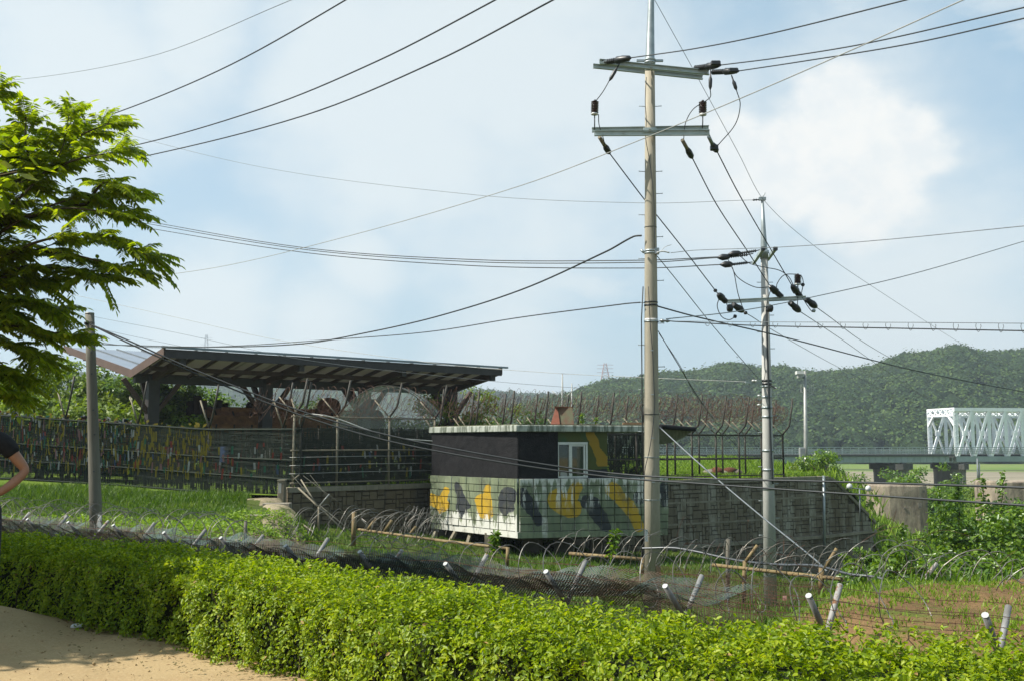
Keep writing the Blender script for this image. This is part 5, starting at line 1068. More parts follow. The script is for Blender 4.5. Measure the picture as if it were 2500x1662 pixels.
for i, (y, sides) in enumerate([(545, 'LR'), (877, 'LR'), (990, 'R'), (1098, 'L'), (1210, 'R'), (1322, 'L'), (1433, 'R'), (1545, 'L'), (1650, 'R'), (1760, 'L'), (1870, 'R'), (1985, 'L'), (2090, 'R'), (2200, 'L'), (2310, 'R')]):
    sy = y / 2.09; cx_, r = pedge(sy); c_ = P(cx_, sy, D1)
    for s_ in sides: k = -1 if s_ == 'L' else 1; m_ = MB().tube([c_ + Vector((k * r * .9, 0, 0)), c_ + Vector((k * (r + .13), -.03, 0))], .009, 5); m_.tube([c_ + Vector((k * (r + .13), -.03, 0)), c_ + Vector((k * (r + .14), -.03, 0))], .018, 5); m_.build('step_bolt', M['galv'], p1)
for y, mt, h in ((611, 'galv', 5), (617, 'galv', 4), (737, 'blackrub', 3), (744, 'blackrub', 4), (779, 'whitepor', 6), (784, 'galv', 3), (1010, 'blackrub', 1.5), (1114, 'galv', 1.2), (555, 'blackrub', 1.0), (1218, 'galv', 1.5)):
    cx_, r = pedge(y); MB().lathe(P(cx_, y, D1), P(cx_, y + h, D1), [(0, r + .008), (1, r + .008)], 24).build('band', M[mt], p1)
for x, y in ((415, 1278), (1, 0)):
    if x == 1: break
    MB().box(c6(425, 1283, D1 - .1), (.10, .12, .14)).build('bracket', M['galv'], p1); MB().tube([c6(345, 1275, D1 - .16), c6(360, 1290, D1 - .2)], .03, 6).build('bolt', M['galv'], p1)
for pts_, mt, nm in (([(425, 1290), (455, 1283), (490, 1290)], 'whitepor', 'wedge_clamp'), ([(440, 1290), (470, 1260), (500, 1250)], 'cable_pale', 'tie_wire')): MB().tube(spline([c6(*q_, D1 - .2) for q_ in pts_], 4), .018 if nm[0] == 'w' else .006, 6).build(nm, M[mt], p1)
MB().lathe(P(1612, 783, D1 - .1), P(1636, 784, D1 - .1), [(0, .03), (.2, .045), (.5, .02), (.7, .04), (1, .015)], 8).build('cable_clamp', M['galv'], p1)
gw = [(1583, 700), (1588, 800), (1593, 860), (1596, 930), (1598, 980), (1594, 1040), (1585, 1100), (1574, 1150), (1573, 1250), (1573, 1380)]
MB().tube(spline([P(x, y, D1 - .205) for x, y in gw], 5), .009, 5).build('ground_wire', M['cable'], p1)
MB().tube(spline([c6(x, y, D1 - .17) for x, y in ((372, 395), (366, 520), (372, 620), (368, 700), (390, 830), (405, 960), (414, 1100), (412, 1270))], 5), .008, 5).build('ground_wire', M['cable'], p1)
MB().tube([P(1568 + q_, y, D1 - .05) for q_, y in ((2, 700), (-2, 780), (-1, 900), (0, 1050), (1, 1150))], .014, 5).build('conduit', M['cable'], p1)
for x, y in ((1592, 855), (1593, 962), (1594, 1068), (1595, 1176)): MB().box(P(x, y, D1 - .2), (.06, .03, .025)).build('clip', M['galv'], p1)
MB().box(P(1578, 1306, D1 - .19), (.07, .02, .26)).build('number_plate', M['sign'], p1)
# second pole
base2 = P(1881, 1470, D2); p2 = empty('utility_pole', (base2.x, base2.y, -2.9), 'shorter pale concrete utility pole standing right of the tall tan one', 'utility pole')
pb, pt = P(1881.5, 1480, D2), P(1866, 628, D2); pb.z -= .3; pA, pB2 = pb, pt
MB().lathe(pb, pt, [(0, .190), (.5, .145), (1, .098)], 26).build('pole_shaft', M['conc_pole2'], p2)
MB().lathe(P(1866, 630, D2), P(1861, 482, D2), [(0, .10), (.05, .105), (.5, .068), (1, .034)], 16).build('steel_extension', M['galv'], p2)
MB().lathe(P(1866, 612, D2), P(1866, 632, D2), [(0, .13), (.3, .14), (.4, .11), (1, .125)], 16).build('collar', M['galv'], p2)
MB().lathe(P(1837, 489, D2), P(1856, 488, D2), [(0, .01), (.2, .035), (.35, .015), (.5, .035), (.65, .015), (1, .03)], 7).build('insulator', M['blackrub'], p2)
MB().tube([P(1860, 484, D2), P(1866, 476, D2), P(1868, 471, D2)], .014, 5).build('top_hook', M['galv'], p2); MB().box(P(1861, 486, D2), (.2, .1, .09)).build('top_bracket', M['galv'], p2)
channel(p2, c8(348, 815, D2 - .1), c8(905, 788, D2 - .35), .085, .05, mt='arm'); channel(p2, c8(352, 822, D2 + .25), c8(905, 797, D2 + .1), .07, .05, mt='arm')
for a, b in (((540, 548), (607, 450)), ((637, 525), (692, 450))): MB().bar(c8(*a, D2 + .9), c8(*b, D2 - .9), .085, .085).build('crossarm', M['arm'], p2); MB().box(c8(*b, D2 - .9), (.11, .11, .10)).build('arm_end', M['blackrub'], p2)
for a, b, c_, e_ in (((285, 512), (380, 505), (500, 491), (537, 483)), ((360, 490), (457, 480), (560, 463), (590, 456)), ((305, 560), (400, 558), (500, 546), (532, 543))):
    MB().lathe(c8(*a, D2 - .2), c8(*b, D2 - .2), [(0, .015), (.2, .06), (.4, .10), (.8, .085), (1, .03)], 10).build('insulator_cover', M['blackrub'], p2); x = MB(); ribbed(x, c8(*b, D2 - .2), c8(*c_, D2 - .1), .018, .048, 8, 7); x.tube([c8(*c_, D2 - .1), c8(*e_, D2)], .016, 5); x.build('string_insulator', M['cable'], p2)
for a, b in (((345, 815), (295, 765)), ((398, 838), (470, 885)), ((735, 785), (655, 708)), ((866, 782), (808, 705)), ((795, 825), (864, 886)), ((912, 803), (978, 856))): deadend(p2, c8(*a, D2 - .2), c8(*b, D2 - .2 + (.5 if b[1] > a[1] else -.5)), .085)
for x, y in ((275, 740), (485, 895), (884, 700), (412, 920), (960, 880)): MB().lathe(c8(x - 7, y - 12, D2 - .3), c8(x + 7, y + 12, D2 - .3), [(0, .01), (.3, .055), (.7, .055), (1, .01)], 8).build('connector_cover', M['blackrub' if x != 960 else 'galv'], p2)
for x, y in ((376, 862), (655, 864)): MB().lathe(c8(x, y - 28, D2 - .25), c8(x, y - 10, D2 - .25), [(0, .03), (.5, .05), (1, .035)], 8).build('fuse_bracket', M['whitepor'], p2); MB().lathe(c8(x - 20, y, D2 - .25), c8(x + 20, y + 2, D2 - .25), [(0, .07), (.2, .11), (.8, .11), (1, .07)], 10).build('fuse_cover', M['blackrub'], p2)
arrester(p2, c8(848, 630, D2 - .3), c8(848, 692, D2 - .3), .105, c8(847, 790, D2 - .3))
for pts_ in ([(302, 790), (288, 850), (318, 920), (368, 943), (405, 928)], [(700, 745), (706, 690), (755, 632), (838, 626)], [(852, 628), (875, 642), (886, 690), (868, 780)], [(362, 522), (400, 600), (432, 760), (468, 868)], [(385, 570), (430, 648), (550, 716), (655, 716)], [(440, 492), (505, 548), (610, 577), (720, 600), (785, 645), (818, 705)], [(880, 790), (925, 860), (950, 890)], [(660, 735), (640, 800), (632, 850)], [(850, 700), (848, 790), (845, 860)], [(352, 830), (362, 850), (376, 860)]): jumper(p2, [c8(x, y, D2 - .35) for x, y in pts_], .013)
for i in range(18):
    sy = 690 + i * 40; t = (sy - 628) / (1480 - 628); c_ = pt.lerp(pb, t); r = .098 + .092 * t
    for k in ((-1, 1) if i == 0 else ((-1,) if i % 2 else (1,))): MB().tube([c_ + Vector((k * r * .9, 0, 0)), c_ + Vector((k * (r + .13), -.02, 0))], .011, 5).build('step_bolt', M['galv'], p2)
for sy, mt in ((924, 'blackrub'), (932, 'blackrub'), (938, 'galv'), (963, 'galv'), (988, 'galv'), (1010, 'galv'), (1090, 'galv'), (1135, 'galv'), (1180, 'galv')):
    t = (sy - 628) / (1480 - 628); c_ = pt.lerp(pb, t); r = .098 + .092 * t + .012; MB().lathe(c_, c_ - Vector((0, 0, .06)), [(0, r), (1, r)], 20).build('band', M[mt], p2)
MB().bar(c8(485, 1374, D2 - .3), c8(600, 1380, D2 - .1), .05, .05).build('bracket', M['galv'], p2)
for x, y in ((540, 1364), (556, 1366), (692, 1416), (578, 1468), (578, 1532)): MB().lathe(c8(x, y - 7, D2 - .25), c8(x, y + 7, D2 - .25), [(0, .03), (.5, .055), (1, .03)], 8).build('spool_insulator', M['whitepor'], p2)
MB().bar(c8(640, 1385, D2 - .2), c8(695, 1418, D2 - .3), .04, .04).build('bracket', M['blackrub'], p2)
MB().tube(spline([c8(632, 850, D2 - .2), c8(634, 1000, D2 - .22), c8(640, 1250, D2 - .22), c8(646, 1400, D2 - .22), P(1882, 1100, D2 - .2), P(1887, 1180, D2 - .2)], 5), .03, 6).build('conduit', M['cable'], p2)
MB().tube(spline([c8(x, y, D2 - .2) for x, y in ((600, 1000), (608, 1150), (622, 1300), (610, 1380))], 5), .009, 5).build('ground_wire', M['cable'], p2)
# wooden pole on the left
wb_, wt_ = P(236, 1330, 21.5), P(219, 767, 21.5)
p3 = empty('wooden_pole', wb_, 'leaning weathered wooden pole with a white plate left of the netted fence', 'pole')
MB().lathe(wb_, wt_, [(0, .135), (.2, .125), (.5, .112), (.8, .102), (1, .092)], 18).build('pole_shaft', M['oldwood'], p3); MB().lathe(wt_, wt_ + Vector((0, 0, .03)), [(0, .097), (1, .09)], 18).build('top_cap', M['cable_pale'], p3)
MB().box(P(243, 1270, 21.38), (.075, .02, .25)).build('white_plate', M['sign'], p3)
for x, y in ((223, 860), (224, 912), (228, 1000), (229, 1150), (231, 1060)): MB().box(P(x, y, 21.39), (.03, .02, .03)).build('bolt', M['cable'], p3)
for y in (787, 790): MB().lathe(P(218.5, y, 21.5), P(218.5, y + 2, 21.5), [(0, .105), (1, .105)], 14).build('band', M['cable'], p3)
MB().lathe(P(206, 790, 21.4), P(216, 786, 21.4), [(0, .02), (.5, .05), (1, .03)], 8).build('insulator', M['blackrub'], p3)
# camera mast with cabinet
cb, ct = P(1968, 1165, 58), P(1965, 905, 58)
cm = empty('camera_mast', cb, 'slim grey pole with a surveillance camera and an electrical cabinet behind the wall', 'camera pole')
MB().lathe(cb, ct, [(0, .12), (.3, .11), (1, .08)], 12).build('pole_shaft', M['cable_pale'], cm)
MB().box(P(1952, 909, 57.8), (.40, .4, .18)).build('camera_hood', M['sign'], cm); MB().box(P(1952, 917, 57.8), (.24, .3, .26)).build('camera_body', M['cable_pale'], cm); MB().bar(P(1952, 919, 58), P(1966, 922, 58), .1, .1).build('camera_arm', M['cable_grey'], cm)
MB().bar(P(1955, 956, 58), P(1986, 957, 58), .06, .06).build('bracket', M['cable_pale'], cm); MB().bar(P(1968, 971, 58), P(1985, 958, 58), .05, .05).build('bracket', M['cable_pale'], cm)
for x in (1956, 1976, 1980, 1986): MB().bar(P(x, 957, 58), P(x, 937, 58), .04, .04).build('aerial', M['cable_pale'], cm)
MB().box(P(1958, 1106, 57.7), (.30, .28, .66)).build('cabinet', M['cabinet'], cm, bevel=.02)
# ================================================================ CABLES
def cable(pts, r, label, mt='cable', n=8, cat='cable', hooks=0):
    pts = [PD(*p) if isinstance(p, tuple) else p for p in pts]; q_ = spline(pts, n); e = MB().tube(q_, r, 5, False).build('overhead_cable', M[mt], None, label=label, category=cat); return e
cable([(-200, 190, 60), (0, 188, 55), (330, 135, 42), (672, 0, 30), (800, -62, 27)], .012, 'thinnest high wire crossing the top left corner of the sky', 'cable_grey')
cable([(-100, 345, 34), (30, 328, 32), (245, 268, 28), (500, 165, 24), (797, 0, 19), (960, -110, 17)], .016, 'steepest dark line wire, rising from the ash tree top to the upper left edge')
cable([(-100, 385, 34), (40, 376, 32), (290, 340, 29), (600, 252, 25), (870, 141, 21), (1142, 0, 18), (1300, -90, 16)], .017, 'dark line wire climbing across the sky between its two parallel neighbours')
cable([(-100, 375, 34), (225, 373, 30), (350, 357, 28.5), (700, 267, 24), (1000, 144, 20), (1275, 0, 17), (1400, -70, 16)], .017, 'lowest of the three dark line wires climbing from the ash tree to the top centre')
cable([(-200, 165, 60), (0, 222, 56), (250, 298, 50), (600, 385, 43), (1100, 450, 35), (1480, 468, 31), (1737, 461, D2)], .009, 'very thin earth wire sagging from upper left to the tip of the shorter pole', 'cable_grey')
cable([(300, 504, 50), (330, 509, 49), (700, 571, 41), (1100, 599, 34.5), (1480, 600, 31), (1662, 592, D2 - .2)], .016, 'uppermost of three low wires running left from the shorter pole insulators')
cable([(300, 507, 50.5), (330, 514, 49.5), (700, 575, 41.5), (1100, 604, 35), (1480, 605, 31.5), (c8(285, 512, D2 - .2))], .016, 'middle of three low wires running left from the shorter pole insulators')
cable([(290, 515, 50), (330, 524, 49), (700, 582, 41), (1100, 613, 34), (1480, 618, 31), (c8(305, 560, D2 - .2))], .016, 'lowest of three low wires running left from the shorter pole insulators')
cable([(200, 648, 44), (270, 645, 42), (500, 616, 37), (800, 545, 31), (1200, 428, 25), (1480, 321, 21.5), (1800, 187, 18), (2220, 0, 14.5), (2400, -85, 13)], .011, 'long pale messenger wire rising diagonally past the tall pole to the top right', 'cable_pale')
cable([(1478, 543, D1 - .1), (1460, 545, D1), (1400, 578, 23.5), (1200, 668, 27), (1000, 731, 31), (850, 765, 33), (700, 791, 35.5), (500, 799, 39), (330, 796, 42), (200, 790, 45), (100, 770, 47)], .022, 'thick twisted black cable sagging from the tall pole towards the canopy roof')
cable([(1475, 697, D1 - .1), (1440, 700, 23), (1200, 731, 27), (980, 765, 31.5), (750, 783, 35.5), (500, 798, 39.5), (300, 797, 43), (100, 768, 47)], .015, 'thinner black cable drooping below the twisted one towards the canopy')
wp = PD(208, 747, 21.4)
cable([wp, (300, 786, 21.2), (450, 852, 21), (700, 948, 20.6), (900, 1003, 20.2), (1150, 1052, 19.6), (1400, 1088, 19), (1600, 1101, 18), (1900, 1108, 16.5), (2359, 1122, 14), (2500, 1128, 13.5)], .017, 'upper of two black cables running from the wooden pole across the guard post')
cable([wp, (300, 792, 21.2), (480, 872, 21), (700, 958, 20.6), (900, 1016, 20.2), (1150, 1063, 19.6), (1400, 1097, 19), (1600, 1112, 18), (1900, 1133, 16.5), (2359, 1163, 14), (2500, 1172, 13.5)], .017, 'lower of two black cables running from the wooden pole across the guard post')
cable([(100, 772, 27), (150, 763, 24), wp], .012, 'short black wire reaching the wooden pole from the left')
cable([(745, 955, 37), (790, 968, 37), (850, 990, 37), (920, 1008, 37.5), (996, 1015, 38)], .022, 'loose pale cable ending at the left corner of the guard post', 'cable_pale')
cable([(690, 975, 37.6), (693, 960, 37.5), (712, 953, 37.4), (745, 956, 37)], .02, 'bent pale conduit at the top of the first chain link post', 'cable_pale')
cable([c6(292, 297, D1 - .9), (1600, 113, 20.5), (1780, 77, 18.5), (2090, 0, 16), (2250, -42, 15)], .014, 'topmost line wire leaving the tall pole crossarm to the upper right')
cable([c6(750, 334, D1 - .6), (1800, 133, 20.3), (2000, 100, 18.5), (2359, 18, 15.5), (2500, -15, 14.6)], .014, 'middle line wire leaving the tall pole crossarm to the right')
cable([c6(842, 364, D1 - .6), (1850, 142, 20.3), (2100, 101, 17.8), (2359, 43, 15.7), (2500, 10, 14.8)], .014, 'lowest line wire leaving the tall pole crossarm to the right')
cable([c6(186, 786, D1 + .5), (1483, 458, 23.6), (1570, 568, 25.2), c8(275, 740, D2 - .5), c8(295, 765, D2 - .5)], .014, 'left slanting wire from the lower crossarm of the tall pole to the shorter pole')
cable([c6(608, 810, D1 + .5), (1650, 470, 24.6), (1720, 576, 26.4), c8(655, 708, D2 - .5)], .014, 'middle slanting wire between the two concrete poles')
cable([c6(735, 778, D1 + .5), (1700, 443, 24.4), (1770, 565, 26.5), c8(808, 705, D2 - .5)], .014, 'right slanting wire between the two concrete poles')
cable([(1508, 0, D1), (1600, 166, 24.3), (1700, 351, 26.7), (1760, 462, D2), (1880, 570, 32), (2040, 680, 37), (2225, 798, 45), (2500, 960, 60)], .007, 'hair thin earth wire linking the tips of the two concrete poles', 'cable_grey')
cable([(1545, 583, D1 - .1), (1600, 577, 22.4), (1770, 571, 20.5), (2000, 556, 18.5), (2359, 521, 16), (2500, 506, 15)], .008, 'thin pale wire from the white clamp of the tall pole level to the right', 'cable_grey')
cable([(1535, 735, D1 - .1), (1700, 717, 25), (1870, 685, 27), (2100, 632, 29), (2359, 556, 32), (2500, 512, 34)], .012, 'grey wire rising behind the shorter pole to the right edge', 'cable_grey')
cable([(1515, 706, D1), (1600, 729, 24), (1800, 775, 27), (2100, 851, 33), (2359, 902, 39), (2500, 926, 43)], .019, 'black cable descending from the tall pole across the hill to the right')
cable([(1545, 740, D1), (1800, 742, 21.5), (2100, 743, 20), (2359, 745, 19), (2500, 746, 18.5)], .007, 'thin level messenger wire carrying the hooks right of the tall pole', 'cable_grey')
cable([(1512, 760, D1), (1516, 741, D1 - .1), (1560, 741, 22.4), (1740, 750, 21.8), (2000, 755, 20.5), (2359, 762, 19), (2500, 765, 18.5)], .013, 'black cable hung on open hooks right of the tall pole')
hk = empty('cable_hooks', PD(1900, 745, 21), 'row of small open wire hooks along the level cable right of the tall pole', 'cable hooks')
for k in range(15):
    x = 1630 + k * 52; d = 22.2 - (x - 1600) / 760 * 3.2; y0 = 742.5 + (x - 1600) * .004; yb = 744 + (x - 1560) * .021 + 1
    MB().tube(spline([PD(x - 5, y0, d), PD(x - 6, (y0 + yb) / 2, d), PD(x, yb + 5, d), PD(x + 6, (y0 + yb) / 2, d), PD(x + 5, y0 + 2, d)], 4), .006, 4, False).build('hook', M['cable_grey'], hk)
for pts_, lab in (([(485, 895), (540, 928), (650, 1000), (860, 1122), (1100, 1255), (1425, 1420), (1750, 1580)], 'left of three wires descending from the shorter pole towards the river'), ([(864, 886), (1000, 975), (1200, 1110), (1425, 1270), (1750, 1490)], 'middle of three wires descending from the shorter pole towards the river'), ([(978, 856), (1100, 945), (1250, 1060), (1425, 1170), (1750, 1350)], 'right of three wires descending from the shorter pole towards the river')):
    n = len(pts_); cable([c8(x, y, D2 + (x - pts_[0][0]) * .05) for x, y in pts_], .013, lab)
cable([c6(425, 1305, D1), c8(0, 660, 24.5), c8(230, 950, 26.5), c8(400, 1150, 27.8), c8(575, 1350, D2 - .1)], .011, 'slack wire dropping from the tall pole clamp to the bracket of the shorter pole', 'cable_grey')
cable([(1516, 762, D1), c8(0, 1225, 23), c8(90, 1375, 24.5), c8(190, 1530, 26), (1660, 985, 32), (1700, 1030, 38)], .010, 'steep service wire with small loops falling right of the tall pole')
cable([(1518, 768, D1), c8(18, 1240, 23), c8(100, 1400, 24.5), (1620, 935, 28)], .007, 'second fine steep wire beside the service wire right of the tall pole')
cable([(1519, 983, D1 - .1), (1620, 1075, 21), (1750, 1185, 19.2), (1880, 1290, 17.2), (1905, 1315, 16.8)], .016, 'thick grey stay cable slanting from the tall pole down to the rail fence', 'cable_grey')
cable([(60, 655, 46), (158, 677, 45), (400, 730, 43), (640, 783, 41), (1000, 836, 37), (1250, 857, 35), (1480, 869, 33), (1700, 878, 30), c8(485, 1374, D2 - .3)], .008, 'fine pale wire passing above the canopy to the lower bracket of the shorter pole', 'cable_pale')
cable([(60, 690, 48), (145, 715, 48), (400, 765, 47), (700, 828, 46), (1100, 874, 45), (1320, 892, 45), (1500, 900, 45), (1750, 905, 45)], .008, 'faint wire touching the top of the canopy fascia', 'cable_grey')
cable([(60, 715, 50), (120, 733, 50), (430, 800, 50), (620, 832, 50), (700, 842, 50)], .008, 'faintest wire hidden partly behind the canopy roof', 'cable_grey')
cable([(1480, 1262, 19), (1560, 1262, 18.6), (1700, 1290, 17.6), (1800, 1300, 16.6), (1880, 1302, 15.9), (1960, 1322, 15.2), (2015, 1328, 14.9), (2060, 1342, 14.6)], .022, 'blue grey hose lying on the yellow rail right of the tall pole', 'hose', cat='hose')
cable([(2230, 1352, 13.2), (2262, 1356, 13.0), (2310, 1365, 12.7), (2359, 1367, 12.5), (2450, 1370, 12.2)], .022, 'end of the blue grey hose on top of the soil mound at the right edge', 'hose', cat='hose')
for x, y, d, s_ in ((1962, 1119, 30, -1), (2004, 1124, 30, 1)):
    c_ = PD(x * 1.0, y, d)
lb = empty('fence_lamps', PD(1980, 1122, 34), 'pair of small white globe lamps on a thin bar right of the stone wall', 'lamp')
for x, y in ((1957, 1119), (2000, 1124)):
    MB().lathe(PD(x - 6, y, 34), PD(x + 6, y + .5, 34), [(0, .04), (.2, .085), (.5, .105), (.8, .085), (1, .04)], 12).build('globe', M['whitepor'], lb)
MB().tube([PD(1950, 1122, 34), PD(2010, 1128, 34)], .018, 5).build('bar', M['cable_grey'], lb); MB().tube([PD(1980, 1125, 34), PD(1982, 1200, 34)], .025, 6).build('stem', M['cable_grey'], lb)
# small things
tg = MB().box(P(1916, 1459, 12.5), (.045, .01, .05)).build('warning_tag', M['redsign'], None, label='tiny pink and white tag hanging on the barbed wire below the shorter pole', category='tag')
lp = P(189, 1508, 9.0); MB().box((lp.x, lp.y, .03), (.10, .06, .035), (1, .2, .1), (-.2, 1, 0)).build('litter', M['sign'], None, bevel=.01, label='crumpled scrap of white litter on the sandy path at the foot of the shaded hedge', category='litter')
# steps beside the low wall
sp_ = empty('stone_steps', P(650, 1250, 31), 'worn stone steps and sandy track climbing to the left end of the low wall', 'steps')
for i, (x0, x1, y, d) in enumerate(((586, 646, 1267, 28.6), (596, 650, 1252, 30.0), (608, 672, 1240, 31.6), (640, 706, 1225, 33.6), (668, 714, 1216, 35))):
    a, b = P(x0, y, d), P(x1, y, d); zg = hz((a.x + b.x) / 2, a.y); MB().hexa([(a.x, a.y, zg - .3), (b.x, b.y, zg - .3), (b.x + .05, b.y + .35, zg - .3), (a.x, a.y + .35, zg - .3), (a.x, a.y, zg + .05), (b.x, b.y + .05, zg + .05), (b.x + .03, b.y + .35, zg + .06), (a.x + .04, a.y + .33, zg + .05)]).build('step', M['stepstone'], sp_, bevel=.02)
tx = [(-6.3, 25.0), (-6.4, 27.5), (-6.7, 30), (-7.3, 32.5), (-8.0, 35), (-9.2, 36.8), (-11, 37.6)]; V_, F_ = [], []
for i, p in enumerate(spline([Vector((a, b, 0)) for a, b in tx], 10)):
    for j in range(9):
        w = (.62 + .15 * math.sin(i * .8)) * (j / 4 - 1); V_.append((p.x + w, p.y, hz(p.x + w, p.y) + .03 - .08 * (abs(j / 4 - 1) > .9)))
for i in range(len(V_) // 9 - 1):
    for j in range(8): a = i * 9 + j; F_.append((a, a + 1, a + 10, a + 9))
np_mesh('sandy_track', V_, F_, M['sand'], smooth=True, kind='structure')
# ================================================================ VEGETATION
# clipped hedge
he = empty('clipped_hedge', (0, 6.8, 0), 'long curving clipped hedge with bright green leaves in the foreground', 'hedge')
HW, HH = .43, .595
seg = np.diff(HL, axis=0); sl = np.hypot(seg[:, 0], seg[:, 1]); cum = np.concatenate([[0], np.cumsum(sl)]); HT = cum[-1]
def hpos(s): 
    x = np.interp(s, cum, HL[:, 0]); y = np.interp(s, cum, HL[:, 1]); e_ = .03; dx = np.interp(s + e_, cum, HL[:, 0]) - np.interp(s - e_, cum, HL[:, 0]); dy = np.interp(s + e_, cum, HL[:, 1]) - np.interp(s - e_, cum, HL[:, 1])
    l = np.hypot(dx, dy) + 1e-9; return x, y, dx / l, dy / l
def hedge_leaves(n, size, smin, smax, depth, up):
    s = rng.uniform(smin, smax, n); per = rng.uniform(0, 1, n)      # perimeter: front, top, back
    ntop = 1.0; L1_, L2_, L3_ = HH, 2 * HW, HH * .8; tot = L1_ + L2_ + L3_; q_ = per * tot
    x, y, tx_, ty_ = hpos(s); nx_, ny_ = ty_, -tx_                   # towards the path
    bulge = .05 * np.sin(s * 3.1) + .035 * np.sin(s * 7.7 + 1) + .02 * np.sin(s * 17)
    w = np.where(q_ < L1_, HW, np.where(q_ < L1_ + L2_, HW - (q_ - L1_), -HW)); z = np.where(q_ < L1_, q_, np.where(q_ < L1_ + L2_, HH, HH - (q_ - L1_ - L2_)))
    rc = .12; nw = np.where(q_ < L1_, 1., np.where(q_ < L1_ + L2_, 0., -1.)); nz = np.where((q_ >= L1_) & (q_ < L1_ + L2_), 1., .25)
    cr = np.clip((np.abs(w) - (HW - rc)) / rc, 0, 1) * np.clip((z - (HH - rc)) / rc, 0, 1); z = z - .05 * cr; w = w * (1 - .1 * cr)
    lump = .035 * np.sin(s * 9 + z * 8) + .035 * np.sin(s * 21 - z * 13 + w * 9) + .02 * np.sin(s * 43 + z * 31)
    dd = -depth * rng.uniform(0, 1, n)**1.6 + lump + up * rng.exponential(.02, n)
    w = w + nw * (dd + bulge); z = z + np.where(nz > .9, dd + .5 * bulge, 0)
    pos = np.stack([x + nx_ * w, y + ny_ * w, z], 1); nrm = np.stack([nx_ * nw, ny_ * nw, nz + .35], 1); return leaves(pos, nrm, size, .52, .55, .35)
V1, F1 = hedge_leaves(185000, .033, 0, HT * .90, .13, .6)
np_mesh('leaves', V1, F1, M['hedge'], he, smooth=False, kind='stuff')
V1, F1 = hedge_leaves(900, .036, 0, HT * .9, .04, .6); np_mesh('withered_leaves', V1, F1, simple('withered_leaf', (.34, .20, .07), (.22, .19, .05), 9, .7, island=True), he, kind='stuff')
n = 2200; s = rng.uniform(0, HT * .9, n); x, y, tx_, ty_ = hpos(s); w = rng.uniform(-HW, HW, n); zt = HH + .02; bp = np.stack([x + ty_ * w, y - tx_ * w, np.full(n, zt)], 1)   # young shoots above the clipped top
pp, nn_ = [], []
for k in range(6): pp.append(bp + np.array([0, 0, .004 + .010 * k]) + rng.normal(size=(n, 3)) * .006); a = rng.uniform(0, 6.28, n); nn_.append(np.stack([np.cos(a) * .5, np.sin(a) * .5, np.full(n, .8)], 1))
V1, F1 = leaves(np.concatenate(pp), np.concatenate(nn_), .034, .45, .3, .35, droop=.9); np_mesh('young_shoots', V1, F1, M['hedge'], he, kind='stuff')
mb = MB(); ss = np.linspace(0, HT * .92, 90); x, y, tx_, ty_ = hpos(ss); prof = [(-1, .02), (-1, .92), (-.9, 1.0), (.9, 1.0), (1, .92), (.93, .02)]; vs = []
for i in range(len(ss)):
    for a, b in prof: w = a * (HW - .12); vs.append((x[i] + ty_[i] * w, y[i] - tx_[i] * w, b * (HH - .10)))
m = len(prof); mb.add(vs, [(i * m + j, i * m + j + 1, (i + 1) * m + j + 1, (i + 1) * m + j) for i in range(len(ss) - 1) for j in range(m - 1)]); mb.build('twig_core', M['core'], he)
mb = MB()
for k in range(500):
    i = random.randint(5, 88); w = random.uniform(-HW + .02, HW - .04); a = Vector((x[i] + ty_[i] * w, y[i] - tx_[i] * w, 0)) + Vector((random.uniform(-.1, .1), random.uniform(-.1, .1), 0)); mb.tube([a, a + Vector((random.uniform(-.08, .08), random.uniform(-.08, .08), .25)), a + Vector((random.uniform(-.14, .14), random.uniform(-.14, .14), .5))], [.008, .006, .003], 4, False)
mb.build('stems', M['twig'], he, kind='stuff')
n = 5000; X = rng.uniform(-7, 1.5, n); Y = rng.uniform(5.2, 10.5, n); ok = hedge_dist(X, Y) < -.42; X, Y = X[ok], Y[ok]; n = len(X); s_ = rng.exponential(.0022, n) + .0015; v_, f_ = ico(1); W = v_[None] * s_[:, None, None] * (1 + rng.uniform(-.3, .3, (n, len(v_), 1))) + np.stack([X, Y, .004 + .2 * sstep(-X, 3.6, 4.6) * sstep(-hedge_dist(X, Y), .2, 1)], -1)[:, None]; np_mesh('path_pebbles', W.reshape(-1, 3), (np.arange(n)[:, None, None] * len(v_) + f_[None]).reshape(-1, 3), M['path'], kind='stuff', label='small pebbles and grit scattered over the sandy path')
